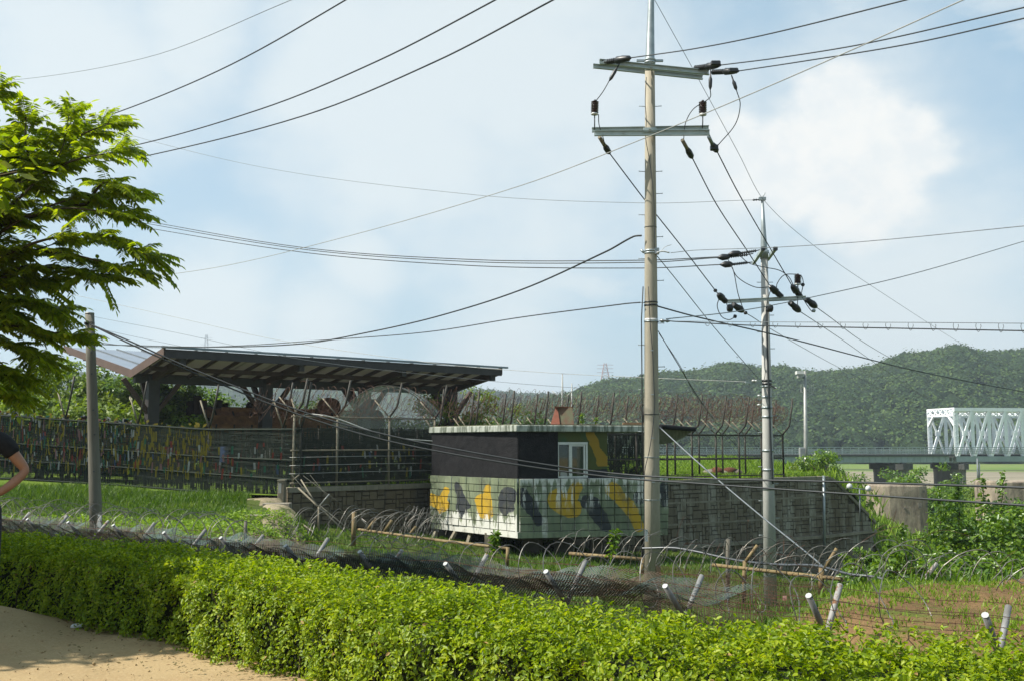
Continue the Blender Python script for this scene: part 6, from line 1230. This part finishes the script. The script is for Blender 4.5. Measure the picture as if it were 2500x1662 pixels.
# fallen leaves and grit on the path by the hedge
n = 900; s = rng.uniform(HT * .2, HT * .7, n); x, y, tx_, ty_ = hpos(s); w = HW + rng.exponential(.28, n) - .05; pos = np.stack([x + ty_ * w, y - tx_ * w, np.full(n, .035)], 1)
V1, F1 = leaves(pos, np.tile([[0, 0, 1.]], (n, 1)), .035, .5, .25, .2, flat=True); np_mesh('fallen_leaves', V1, F1, simple('dry_leaf', (.22, .13, .05), (.12, .10, .03), 9, .8, island=True), kind='stuff', label='dry fallen leaves scattered on the sandy path along the hedge foot')
def clump_tree(name, base, h, rx, ry, rz, nclump, per, lsize, mat_, label, cat='tree', group=None, trunk=.14, cz=None, gap=.25, stems=1, flat=True, seedv=None):
    base = Vector(base); e = empty(name, base, label, cat, group); cz = cz if cz is not None else h - rz * .9; cc = np.array([base.x, base.y, base.z + cz])
    u = rng.normal(size=(nclump, 3)); u /= np.linalg.norm(u, axis=1, keepdims=True); rr = rng.uniform(.35, 1, nclump)**.6; C_ = cc + u * rr[:, None] * np.array([rx, ry, rz]) * (1 + rng.uniform(-.2, .18, (nclump, 1)))
    sz = rng.uniform(.5, 1.15, nclump) * max(rx, rz) * gap; pos = np.repeat(C_, per, 0); o_ = rng.normal(size=(len(pos), 3)); o_ /= np.linalg.norm(o_, axis=1, keepdims=True); pos = pos + o_ * (np.repeat(sz, per) * rng.uniform(.55, 1, len(pos)))[:, None] * np.array([1, 1, .7])
    pos[:, 2] = np.maximum(pos[:, 2], base.z + .05 * h)
    V, F = leaves(pos, o_ * .6 + np.array([0, 0, .7]), lsize, .5, .45, .3, flat=flat); np_mesh('foliage', V, F, mat_, e, kind='stuff')
    for s_ in range(stems):
        t = MB(); b0 = base + Vector((random.uniform(-.3, .3) * (stems > 1), random.uniform(-.3, .3) * (stems > 1), -.15)); top = Vector((float(cc[0]), float(cc[1]), float(cc[2]))) + Vector((random.uniform(-.2, .2) * rx, 0, 0))
        t.tube([b0, b0.lerp(top, .5) + Vector((random.uniform(-.1, .1) * rx, 0, 0)), top], [trunk, trunk * .75, trunk * .4], 8).build('trunk', M['bark'], e)
    lm = MB()
    for k in range(min(nclump, 26)): p = Vector(C_[k]); a = base.lerp(Vector(cc), random.uniform(.4, 1.)); lm.tube([a, a.lerp(p, .5) + Vector((0, 0, .08 * h)), p], [trunk * .4, trunk * .25, trunk * .08], 5, False)
    lm.build('limbs', M['bark'], e); return e
clump_tree('path_tree', (-8.1, 7.95, .1), 6.0, 1.75, 1.05, 1.3, 110, 70, .20, M['ash'], 'unseen slender tree added as an extra crown lobe to shade the path', cz=4.6, trunk=.09, gap=.32)  # added out of view: another lobe of the dense crown, shading the path
# bright trees behind the netted fence
def ground_z(x, y): return float(h_plat(np.array([x]), np.array([y]))[0])
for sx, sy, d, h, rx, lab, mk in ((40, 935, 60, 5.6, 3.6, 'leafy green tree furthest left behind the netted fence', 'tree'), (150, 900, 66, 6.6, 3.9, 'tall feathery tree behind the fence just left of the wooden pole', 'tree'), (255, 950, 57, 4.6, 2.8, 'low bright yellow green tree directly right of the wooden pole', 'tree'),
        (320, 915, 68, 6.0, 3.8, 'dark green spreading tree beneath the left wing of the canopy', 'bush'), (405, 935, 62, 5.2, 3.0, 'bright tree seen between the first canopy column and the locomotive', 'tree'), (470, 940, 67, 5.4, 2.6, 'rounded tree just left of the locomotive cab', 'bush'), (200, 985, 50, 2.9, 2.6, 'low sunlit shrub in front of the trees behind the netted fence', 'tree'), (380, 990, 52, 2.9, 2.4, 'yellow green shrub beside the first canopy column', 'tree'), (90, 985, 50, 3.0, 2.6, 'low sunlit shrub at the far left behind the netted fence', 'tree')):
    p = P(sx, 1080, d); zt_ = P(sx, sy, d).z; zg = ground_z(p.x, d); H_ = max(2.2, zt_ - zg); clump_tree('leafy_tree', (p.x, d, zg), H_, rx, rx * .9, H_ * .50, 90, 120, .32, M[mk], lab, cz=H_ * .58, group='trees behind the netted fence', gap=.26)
for sx, sy, d, rx, lab in ((1130, 940, 62, 3.6, 'yellow green tree under the right end of the canopy'), (1068, 965, 60, 2.6, 'small green tree between the clear shelter and the last canopy column')):
    p = P(sx, 1080, d); H_ = P(sx, sy, d).z - ground_z(p.x, d); clump_tree('leafy_tree', (p.x, d, ground_z(p.x, d)), H_, rx, rx * .9, H_ * .45, 46, 85, .25, M['tree'], lab, cz=H_ * .56)
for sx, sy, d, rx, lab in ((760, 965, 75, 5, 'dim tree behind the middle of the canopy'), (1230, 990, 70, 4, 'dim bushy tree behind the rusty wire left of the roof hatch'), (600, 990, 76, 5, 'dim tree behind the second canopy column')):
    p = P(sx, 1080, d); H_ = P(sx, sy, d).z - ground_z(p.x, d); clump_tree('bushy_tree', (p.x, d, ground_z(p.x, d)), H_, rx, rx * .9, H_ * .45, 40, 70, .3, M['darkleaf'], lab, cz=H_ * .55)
# shrubs right of the high fence, pier shrub
for sx, sy, d, rx, rz, lab, mk in ((2010, 1100, 54, 1.5, 1.2, 'feathery bright shrub growing behind the right end of the stone wall', 'bush'), (2050, 1140, 53.5, 1.6, 1.3, 'leafy shrub hanging over the sloping end of the stone wall', 'bush'), (1960, 1125, 56, 1.2, .8, 'low yellow green shrub at the foot of the camera pole', 'tree'), (2085, 1235, 56, 1.6, 1.5, 'sunlit weedy bush on the bank between wall and old pier', 'tree'), (2110, 1290, 54, 1.3, 1.4, 'lower weedy bush beside the base of the old pier', 'tree')):
    p = P(sx, sy, d); zg = p.z - rz * 1.9; clump_tree('shrub', (p.x, d, zg), rz * 2, rx, rx, rz, 34, 80, .17, M[mk], lab, 'shrub', cz=rz, trunk=.05, stems=3, gap=.3)
p = P(2255, 1140, 92); clump_tree('shrub', (p.x, 92, -6), 5.6, 4.0, 3.2, 2.3, 60, 90, .30, M['bush'], 'dark green tree growing between the bridge pier and the old concrete pier', 'shrub', cz=3.5, gap=.25)
p = P(2400, 1180, 100); clump_tree('shrub', (p.x, 100, -6), 4.2, 3.0, 2.6, 1.8, 40, 70, .3, M['tree'], 'small pale bush on the flat below the truss', 'shrub', cz=2.6)
# weeds on the bank and the near flat
n = 16000; X = rng.uniform(15.5, 34, n); Y = rng.uniform(48, 110, n); ok = (X - xedge(Y) > -2); X, Y = X[ok], Y[ok]; Z = np.maximum(h_plat(X, Y), -6.1); blades(np.stack([X, Y, Z], 1), .55, .07, M['meadow'], 'bank_weeds', .4, label='tall yellow green weeds covering the bank beyond the stone wall')
n = 26000; X = rng.uniform(20, 95, n); Y = rng.uniform(60, 165, n); blades(np.stack([X, Y, np.full(n, -6.05)], 1), 1.1, .16, M['meadow'], 'river_reeds', .35, label='green reeds and weeds on the river flat around the old piers')
n = 3000; X = rng.uniform(18.4, 26, n); Y = rng.uniform(44.5, 57, n); blades(np.stack([X, Y, h_plat(X, Y)], 1), .4, .08, M['meadow'], 'wall_foot_weeds', .4, label='tall green weeds around the right hand foot of the stone wall')
# bushes at the right
bl = [(2120, 1350, 30, .9, .7, 'small leafy bush at the foot of the old pier next to the wall end'), (2190, 1372, 24, 1.0, .8, 'leafy bush in front of the broken old pier'), (2345, 1235, 26, 1.2, 1.7, 'high sunlit bush right of the broken old pier'), (2395, 1225, 24, 1.3, 1.7, 'dense glossy leaved bush with climbing vines near the right edge'), (2470, 1205, 25, 1.5, 2.0, 'tallest bush climbing in front of the right hand pier stump'),
      (2490, 1240, 22, 1.5, 1.8, 'broad leaved bush cut by the right edge of the photo'), (2140, 1392, 20, .8, .5, 'low dark bush behind the soil mound'), (2270, 1345, 20, 1.2, .8, 'low glossy bush behind the middle of the soil mound'), (2400, 1350, 18.5, 1.2, 1.0, 'low bush in front behind the razor wire at the right'), (2500, 1370, 18, 1.1, .9, 'low leafy bush at the far right behind the hose')]
for sx, sy, d, rx, rz, lab in bl:
    p = P(sx, sy, d); zt_ = p.z; zg = hz(p.x, d) ; H_ = zt_ - zg; cz = H_ - rz * .95
    clump_tree('leafy_bush', (p.x, d, zg), H_, rx, rx * .8, rz * 1.05, 90, 70, .115, M['bush'], lab, 'bush', group='bushes behind the soil mound', cz=cz, trunk=.04, stems=4, gap=.22, flat=False)
for sx, ys, d in ((2200, 1275, 26), (2295, 1185, 26), (2395, 1165, 25), (2340, 1180, 24), (2440, 1150, 25), (2165, 1300, 26)):   # upright vine shoots
    a = P(sx, ys + 110, d); b = P(sx + random.uniform(-8, 8), ys, d); e = empty('vine_shoot', a, {2200: 'thin leafy shoot left of its neighbours above the bushes by the old pier', 2295: 'pointed leafy shoot rising just right of the old pier top', 2395: 'highest leafy shoot in front of the right pier stump', 2340: 'leafy shoot rising between the two old piers', 2440: 'leafy shoot over the right pier stump', 2165: 'short shoot in front of the broken pier'}[sx], 'vine')
    MB().tube([a, a.lerp(b, .5) + Vector((.05, 0, 0)), b], [.014, .01, .004], 5, False).build('stem', M['twig'], e); n = 130; t = rng.uniform(0, 1, n)[:, None]; pos = np.array(a) * (1 - t) + np.array(b) * t + rng.normal(size=(n, 3)) * .09 * (1.25 - t); V, F = leaves(pos, rng.normal(size=(n, 3)) + np.array([0, -.3, .8]), .11, .55, .4, .3, droop=-.6); np_mesh('leaves', V, F, M['bush'], e, kind='stuff')
# lawn blades
n = 60000; X = rng.uniform(-22, -5.5, n); Y = rng.uniform(20, 40.5, n)**1.0; lim = wall_y(X) - .1; ok = (Y < lim + .8) & ((X < -8.4) | (Y < 33 + 0 * X)) & ~((np.abs(X - np.interp(Y, [25, 31, 37], [-7.7, -7.4, -8.9])) < .75) & (Y > 25)); X, Y = X[ok], Y[ok]; Z = h_low(X, Y)
hh = .12 + .22 * sstep(Y, 33, 38) ; blades(np.stack([X, Y, Z - .02], 1), 1., .028, M['grass'], 'lawn_grass', .5, label='long green grass on the slope below the netted fence') if False else None
def blades_h(pts, h, w, mt, name, **t): 
    n = len(pts); a = rng.uniform(0, 6.28, n); hh_ = (h * rng.uniform(.5, 1.3, n))[:, None]; dx = np.stack([np.cos(a), np.sin(a), 0 * a], 1) * w * .5; l = rng.normal(size=(n, 3)) * .42; l[:, 2] = 1; l *= hh_; mid = pts + l * np.array([.35, .35, .6])
    V = np.stack([pts - dx, pts + dx, mid + dx * .8, pts + l, mid - dx * .8], 1).reshape(-1, 3); b = np.arange(n)[:, None] * 5; np_mesh(name, V, np.concatenate([b + np.array([[0, 1, 2]]), b + np.array([[0, 2, 4]]), b + np.array([[4, 2, 3]])], 0), mt, kind='stuff', **t)
up_ = Y + rng.normal(size=len(Y)) * 1.2 > 31  # upper blades are darker: shade near the fence is put into their green
for sel, mt_, nm_, lb_ in ((up_, M['grass'], 'lawn_grass', 'long grass just below the netted fence, its darker green standing for shade'), (~up_, M['meadow'], 'weedy_grass', 'sunlit yellow green weedy grass on the lower part of the left slope')): blades_h(np.stack([X, Y, Z - .02], 1)[sel], hh[sel], .03, mt_, nm_, label=lb_)
n = 26000; X = rng.uniform(-18, -5.8, n); Y = rng.uniform(20, 31, n); V, F = leaves(np.stack([X, Y, h_low(X, Y) + rng.uniform(.02, .22, n)], 1), np.tile([[0, 0, 1.]], (n, 1)), .10, .6, .5, .3, flat=True); np_mesh('ground_weeds', V, F, M['meadow'], kind='stuff', label='low broad leaved sunlit weeds between the lawn and the Y arm fence')
n = 42000; X = rng.uniform(-5, 17, n); Y = wall_y(X) + .35 + rng.exponential(14, n); ok = (Y < 150) & (X < xedge(Y) + 1); X, Y = X[ok], Y[ok]; blades_h(np.stack([X, Y, h_plat(X, Y) - .02], 1), np.clip(.16 + (Y - 46) * .006, .15, .6), .06, M['meadow'], 'meadow_grass', label='bright meadow grass on the level ground behind the steel fence')
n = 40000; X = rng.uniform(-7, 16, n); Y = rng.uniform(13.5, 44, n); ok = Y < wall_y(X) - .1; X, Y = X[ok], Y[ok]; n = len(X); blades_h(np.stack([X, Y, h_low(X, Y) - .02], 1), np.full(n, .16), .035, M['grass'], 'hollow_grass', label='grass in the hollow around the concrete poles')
n = 34000; X = rng.uniform(3, 15, n); Y = rng.uniform(8.3, 14.4, n); ok = (vnoise(X, Y, .5, 2) > .0) | (rng.uniform(size=n) < .15); X, Y = X[ok], Y[ok]; blades_h(np.stack([X, Y, np.maximum(mound_h(X, Y), h_low(X, Y)) - .01], 1), np.full(len(X), .065), .015, M['meadow'], 'mound_weeds', label='sparse small weeds growing on the brown soil mound')
n = 2600; X = rng.uniform(3, 14, n); Y = rng.uniform(8.3, 14, n); s_ = rng.uniform(.004, .016, n); v_, f_ = ico(1); W = v_[None] * (s_[:, None, None]) * (1 + rng.uniform(-.3, .3, (n, len(v_), 1))) + np.stack([X, Y, np.maximum(mound_h(X, Y), h_low(X, Y))], -1)[:, None]; np_mesh('clods', W.reshape(-1, 3), (np.arange(n)[:, None, None] * len(v_) + f_[None]).reshape(-1, 3), M['mound'], kind='stuff', label='small clods and pebbles on the brown soil mound')
# rubble heap behind the high fence, small plants
for i in range(5): 
    p = P(1735 + i * 15, 1150 - (i % 3) * 5, 52); v_, f_ = ico(2); W = v_ * np.array([.45, .4, .25]) * (1 + rng.uniform(-.18, .18, (len(v_), 1))) + np.array([p.x, p.y, .12 + .1 * (i % 2)]); np_mesh('rubble_stone', W, f_, M['rust'] if i % 2 else M['stepstone'], smooth=True, label=['leftmost brown lump of the small rubble heap behind the high fence', 'second lump from the left in the rubble heap behind the high fence', 'middle lump of the rubble heap behind the high fence', 'fourth lump from the left in the rubble heap behind the high fence', 'rightmost lump of the small rubble heap behind the high fence'][i], category='stone', group='rubble heap behind the fence')
def sprig(sx, yt, yb, d, lab, n, ls, lean=0.):
    a, b = P(sx, yb, d), P(sx + lean, yt, d); e = empty('weed_stalk', a, lab, 'weed'); MB().tube([a, a.lerp(b, .5), b], [.012, .009, .003], 5, False).build('stem', M['bush'], e)
    t = rng.uniform(.15, 1, n)[:, None]; a_ = rng.uniform(0, 6.28, n); pos = np.array(a) * (1 - t) + np.array(b) * t; V, F = leaves(pos, np.stack([np.cos(a_) * .5, np.sin(a_) * .5, np.full(n, .8)], 1), ls, .35, .3, .3, droop=.3); np_mesh('leaves', V, F, M['bush'], e, kind='stuff')
sprig(1208, 1300, 1360, 13.6, 'fresh green leafy weed growing through the mesh below the guard post corner', 90, .09)
sprig(1490, 1292, 1375, 13.0, 'tall weed stalk with pale seed head right of the guard post corner', 60, .10, 14)
sprig(1422, 1010, 1036, 37.7, 'small weed sprouting on the guard post roof behind the planks', 40, .14); sprig(1455, 1018, 1036, 37.9, 'second tiny weed sprouting on the guard post roof', 26, .12)
# ---------------------------------------------------------------- pinnate-leaved tree at the left
at = empty('ash_tree', (-9.3, 12.6, .1), 'ash like tree with drooping compound leaves reaching in from the left edge', 'tree')
MB().tube([(-9.3, 12.6, -1.2), (-9.2, 12.6, 1.2), (-9.0, 12.5, 3.2), (-8.4, 12.5, 5.0), (-7.9, 12.5, 6.2)], [.2, .17, .14, .09, .05], 10).build('trunk', M['bark'], at)
lfp, lfn, lfd = [], [], []; br_ = MB()
def frond(o_, d_, L_=.34, k=None):
    d_ = d_.normalized(); k = k or random.randint(9, 13); side = d_.cross(Vector((0, 0, 1)));
    if side.length < .1: side = Vector((1, 0, 0))
    side.normalize(); pts_ = []
    for i in range(k):
        t = (i + 1.2) / (k + .5); p = o_ + d_ * L_ * t - Vector((0, 0, .16 * L_ * t * t * 2.2)); pts_.append(p)
        for s_ in ((-1, 1) if i < k - 1 else (0,)):
            dd = (side * s_ * .9 + d_ * (.55 if s_ else 1.) + Vector((0, 0, -.55 - .3 * random.random()))).normalized(); lfp.append(p); lfd.append(dd); nn = (Vector((0, 0, 1)) + side * s_ * .35 + Vector((random.uniform(-.35, .35), random.uniform(-.35, .35), 0))); lfn.append(nn - dd * nn.dot(dd))
    br_.tube([o_, o_.lerp(pts_[-1], .5) + Vector((0, 0, .02)), pts_[-1]], .003, 3, False)
BR = [([(-90, 560), (20, 480), (90, 410), (140, 350), (160, 260)], 1.0), ([(140, 350), (190, 310), (255, 285)], .9), ([(90, 410), (170, 370), (270, 350)], .9), ([(90, 405), (60, 340), (60, 270)], .8), ([(110, 380), (70, 370), (10, 340)], .8),
      ([(-90, 600), (60, 500), (180, 455), (300, 440)], 1.), ([(0, 520), (150, 480), (300, 500)], 1.), ([(-90, 640), (80, 560), (220, 540), (340, 590)], 1.), ([(60, 575), (180, 590), (310, 625)], 1.), ([(-90, 680), (40, 620), (150, 620), (250, 640)], 1.),
      ([(-90, 440), (-10, 420), (70, 430)], .9), ([(-90, 700), (20, 690), (90, 700), (125, 720)], .9), ([(-90, 760), (0, 750), (90, 760), (170, 775)], .8), ([(-90, 760), (0, 790), (70, 810), (100, 830)], .8), ([(-90, 830), (-20, 850), (30, 870)], .9), ([(-90, 860), (-10, 890), (20, 910)], .9), ([(-110, 500), (-60, 480), (0, 480)], 1.), ([(-110, 620), (-40, 580), (40, 580)], 1.), ([(-100, 730), (-40, 720), (20, 730)], 1), ([(-60, 230), (-30, 220), (-8, 208)], .5), ([(-60, 640), (20, 640), (100, 660)], 1.), ([(200, 470), (240, 420), (262, 425)], .7)]
for pts_, dn in BR:
    for lay in range(2):
        dd = 12.2 + lay * .75 + random.uniform(-.3, .3); q_ = spline([PD(a + random.uniform(-14, 14) * (lay > 0), b + random.uniform(-14, 14) * (lay > 0), dd + .5 * (i == 0)) for i, (a, b) in enumerate(pts_)], 7); n = len(q_)
        if lay == 0: MB().tube([Vector((-8.9, 12.5, q_[0].z - .8))] + q_, [.035] + [max(.006, .026 * (1 - i / n)) for i in range(n)], 6).build('branch', M['twig'], at)
        else: br_.tube(q_, [max(.004, .014 * (1 - i / n)) for i in range(n)], 5, False)
        for i in range(2, n):
            T = (q_[min(i + 1, n - 1)] - q_[i - 1]).normalized()
            for s_ in range(3 if i < n - 1 else 5):
                if i < n - 1 and random.random() > (.45 if q_[i].x > -6.1 else .75) * dn: continue
                a = random.uniform(0, 6.28); sd = Vector((math.cos(a), math.sin(a), random.uniform(-.1, .3))); frond(q_[i].lerp(q_[i - 1], random.random()), T * random.uniform(.3, 1.) + sd * (.9 if i < n - 1 else .45) + Vector((0, 0, random.uniform(-.1, .5))), random.uniform(.28, .46))
for k in range(420):       # crown beyond the left edge
    u = Vector((random.gauss(0, 1), random.gauss(0, 1), random.gauss(0, .8))).normalized() * random.uniform(.4, 1); c_ = Vector((-9.2 + u.x * 2.3, 12.7 + u.y * 1.8, 4.3 + u.z * 2.2)); frond(c_, u + Vector((0, 0, .1)), .36)
lp_, ln_, ld_ = np.array([p[:] for p in lfp]), np.array([p[:] for p in lfn]), np.array([p[:] for p in lfd]); n = len(lp_); L_ = (.112 * rng.uniform(.7, 1.2, n))[:, None]; ln_ /= np.linalg.norm(ln_, axis=1, keepdims=True) + 1e-9; w = np.cross(ln_, ld_); hw = w * L_ * .19; up = ln_ * L_ * .05
V = np.stack([lp_, lp_ + ld_ * L_ * .3 + hw + up, lp_ + ld_ * L_ * .68 + hw * .8 + up * .6, lp_ + ld_ * L_ - up * 1.6, lp_ + ld_ * L_ * .68 - hw * .8 + up * .6, lp_ + ld_ * L_ * .3 - hw + up], 1).reshape(-1, 3); b = np.arange(n)[:, None] * 6
np_mesh('leaflets', V, np.concatenate([b + np.array([[0, 1, 2, 3]]), b + np.array([[3, 4, 5, 0]])], 0), M['ash'], at, kind='stuff'); br_.build('leaf_stalks', M['twig'], at, kind='stuff')
# tree beside the path, out of view at the left: it stands there and shades the hedge
clump_tree('path_tree', (-9.0, 10.0, .2), 6.4, 2.9, 2.8, 1.7, 270, 85, .22, M['ash'], 'dense tree beside the path just outside the left edge of the photo', cz=4.6, trunk=.16, gap=.28)
# ================================================================ PERSON AT THE LEFT EDGE
pe = empty('person', (-4.42, 8.4, .2), 'person in black shirt and dark trousers with hand on hip at the left edge', 'person')
def skin_body(name, verts, edges, radii, mat_, parent, root=0, sub=2):
    me = bpy.data.meshes.new(name); o_w = wloc(parent); me.from_pydata([Vector(v) - o_w for v in verts], edges, []); o_ = link_mesh(name, me, parent); me.materials.append(mat_)
    o_.modifiers.new('skin', 'SKIN'); me.skin_vertices or None
    sv = me.skin_vertices[0].data if me.skin_vertices else None
    for i, r in enumerate(radii): sv[i].radius = (r, r) if not isinstance(r, tuple) else r; sv[i].use_root = (i == root)
    s_ = o_.modifiers.new('sub', 'SUBSURF'); s_.levels = sub; s_.render_levels = sub
    for p in me.polygons: p.use_smooth = True
    o_.modifiers['skin'].use_smooth_shade = True; return o_
PX0, PY0, PZ0 = -4.42, 8.4, .2
def b_(x, y, z): return (PX0 + x, PY0 + y, PZ0 + z)
hipz = .96
vb = [b_(0, 0, hipz), b_(0, .01, 1.15), b_(0, .02, 1.33), b_(0, .03, 1.47), b_(0, .02, 1.56), b_(0, 0, 1.66), b_(0, -.01, 1.76),
      b_(.17, .02, 1.44), b_(.27, .06, 1.30), b_(.345, .10, 1.185), b_(.28, .0, 1.08), b_(.205, -.07, 1.01), b_(.15, -.10, .985),
      b_(-.17, .02, 1.44), b_(-.24, .02, 1.2), b_(-.27, 0, .98), b_(-.27, -.06, .8), b_(-.27, -.08, .72),
      b_(.10, 0, .86), b_(.12, .0, .50), b_(.13, .03, .10), b_(.13, -.10, .04), b_(-.10, 0, .86), b_(-.13, -.02, .5), b_(-.15, .03, .1), b_(-.15, -.10, .04)]
eb = [(0, 1), (1, 2), (2, 3), (3, 4), (4, 5), (5, 6), (3, 7), (7, 8), (8, 9), (9, 10), (10, 11), (11, 12), (3, 13), (13, 14), (14, 15), (15, 16), (16, 17), (0, 18), (18, 19), (19, 20), (20, 21), (0, 22), (22, 23), (23, 24), (24, 25)]
rb_ = [(.14, .10), (.13, .095), (.15, .105), (.09, .08), .052, .088, .075, .062, .050, .043, .040, .030, .026, .062, .05, .042, .035, .028, .09, .062, .042, .035, .09, .062, .042, .035]
# fingers of the hand on the hip
def finger(i0, pts_, r):
    k = i0
    for j, p in enumerate(pts_): vb.append(b_(*p)); eb.append((k, len(vb) - 1)); k = len(vb) - 1; rb_.append(r * (1 - .15 * j))
for j, dz in enumerate((.03, .008, -.014, -.036)): finger(12, [(.115, -.135, .985 + dz), (.075, -.150, .975 + dz * 1.1), (.045 + .006 * j, -.152, .965 + dz * 1.1)], .0095)
finger(11, [(.20, -.02, 1.0), (.18, .03, .995)], .011)
skin_body('body', vb, eb, rb_, M['skin'], pe)
sh_v = [b_(0, 0, .97), b_(0, .01, 1.15), b_(0, .02, 1.33), b_(0, .025, 1.47), b_(.17, .02, 1.44), b_(.265, .055, 1.31), b_(-.17, .02, 1.44), b_(-.23, .02, 1.25), b_(0, .02, 1.52)]
skin_body('shirt', sh_v, [(0, 1), (1, 2), (2, 3), (3, 4), (4, 5), (3, 6), (6, 7), (3, 8)], [(.165, .125), (.152, .118), (.172, .125), (.115, .10), .085, .075, .085, .072, .07], M['shirt'], pe)
skin_body('trousers', [b_(0, 0, 1.0), b_(0, 0, .92), b_(.105, 0, .80), b_(.125, 0, .48), b_(.135, .02, .09), b_(-.105, 0, .80), b_(-.135, -.01, .48), b_(-.155, .02, .09)], [(0, 1), (1, 2), (2, 3), (3, 4), (1, 5), (5, 6), (6, 7)], [(.17, .125), (.175, .13), .108, .085, .068, .108, .085, .068], M['trousers'], pe)
for s_, x in ((1, .13), (-1, -.15)): MB().hexa([b_(x - .05, -.2, 0), b_(x + .05, -.2, 0), b_(x + .045, .09, 0), b_(x - .045, .09, 0), b_(x - .04, -.18, .05), b_(x + .04, -.18, .05), b_(x + .04, .08, .09), b_(x - .04, .08, .09)]).build('shoe', M['shirt'], pe, bevel=.02)
hv, hf_ = ico(3); hv2 = hv * np.array([.092, .108, .105]) + np.array(b_(0, .012, 1.745)); keep = [f for f in hf_ if not (hv[f].mean(0)[1] < -.35 and hv[f].mean(0)[2] < .35)]; np_mesh('hair', hv2, np.array(keep), M['hair'], pe, smooth=True)
hc = b_(0, -.085, 1.69); nse = MB(); nse.lathe((hc[0], hc[1] + .01, hc[2] + .01), (hc[0], hc[1] - .022, hc[2] - .012), [(0, .012), (1, .012)], 8).build('nose', M['skin'], pe)
for s_ in (-1, 1):
    MB().lathe((hc[0] + s_ * .03, hc[1] + .012, hc[2] + .03), (hc[0] + s_ * .03, hc[1] - .002, hc[2] + .03), [(0, .012), (1, .010)], 8).build('eye', M['sign'], pe); MB().box((hc[0] + s_ * .088, hc[1] + .085, hc[2] + .01), (.015, .03, .055)).build('ear', M['skin'], pe, bevel=.008)
MB().box((hc[0], hc[1] + .0, hc[2] - .045), (.04, .012, .010)).build('mouth', simple('lips', (.3, .12, .09)), pe, bevel=.003)
# ================================================================ HAZE
hb_ = MB().box((0, 1150, 80), (5400, 3000, 176)); hzm = bpy.data.materials.new('haze_air'); hzm.use_nodes = True; N_ = hzm.node_tree.nodes; N_.remove(N_['Principled BSDF']); pv = N_.new('ShaderNodeVolumePrincipled'); pv.inputs['Color'].default_value = (.80, .90, 1.0, 1); pv.inputs['Density'].default_value = HAZE; pv.inputs['Anisotropy'].default_value = .3
hzm.node_tree.links.new(pv.outputs[0], N_['Material Output'].inputs['Volume']); hb_.build('haze', hzm, None, kind='stuff', label='thin pale summer haze lying over the whole valley')
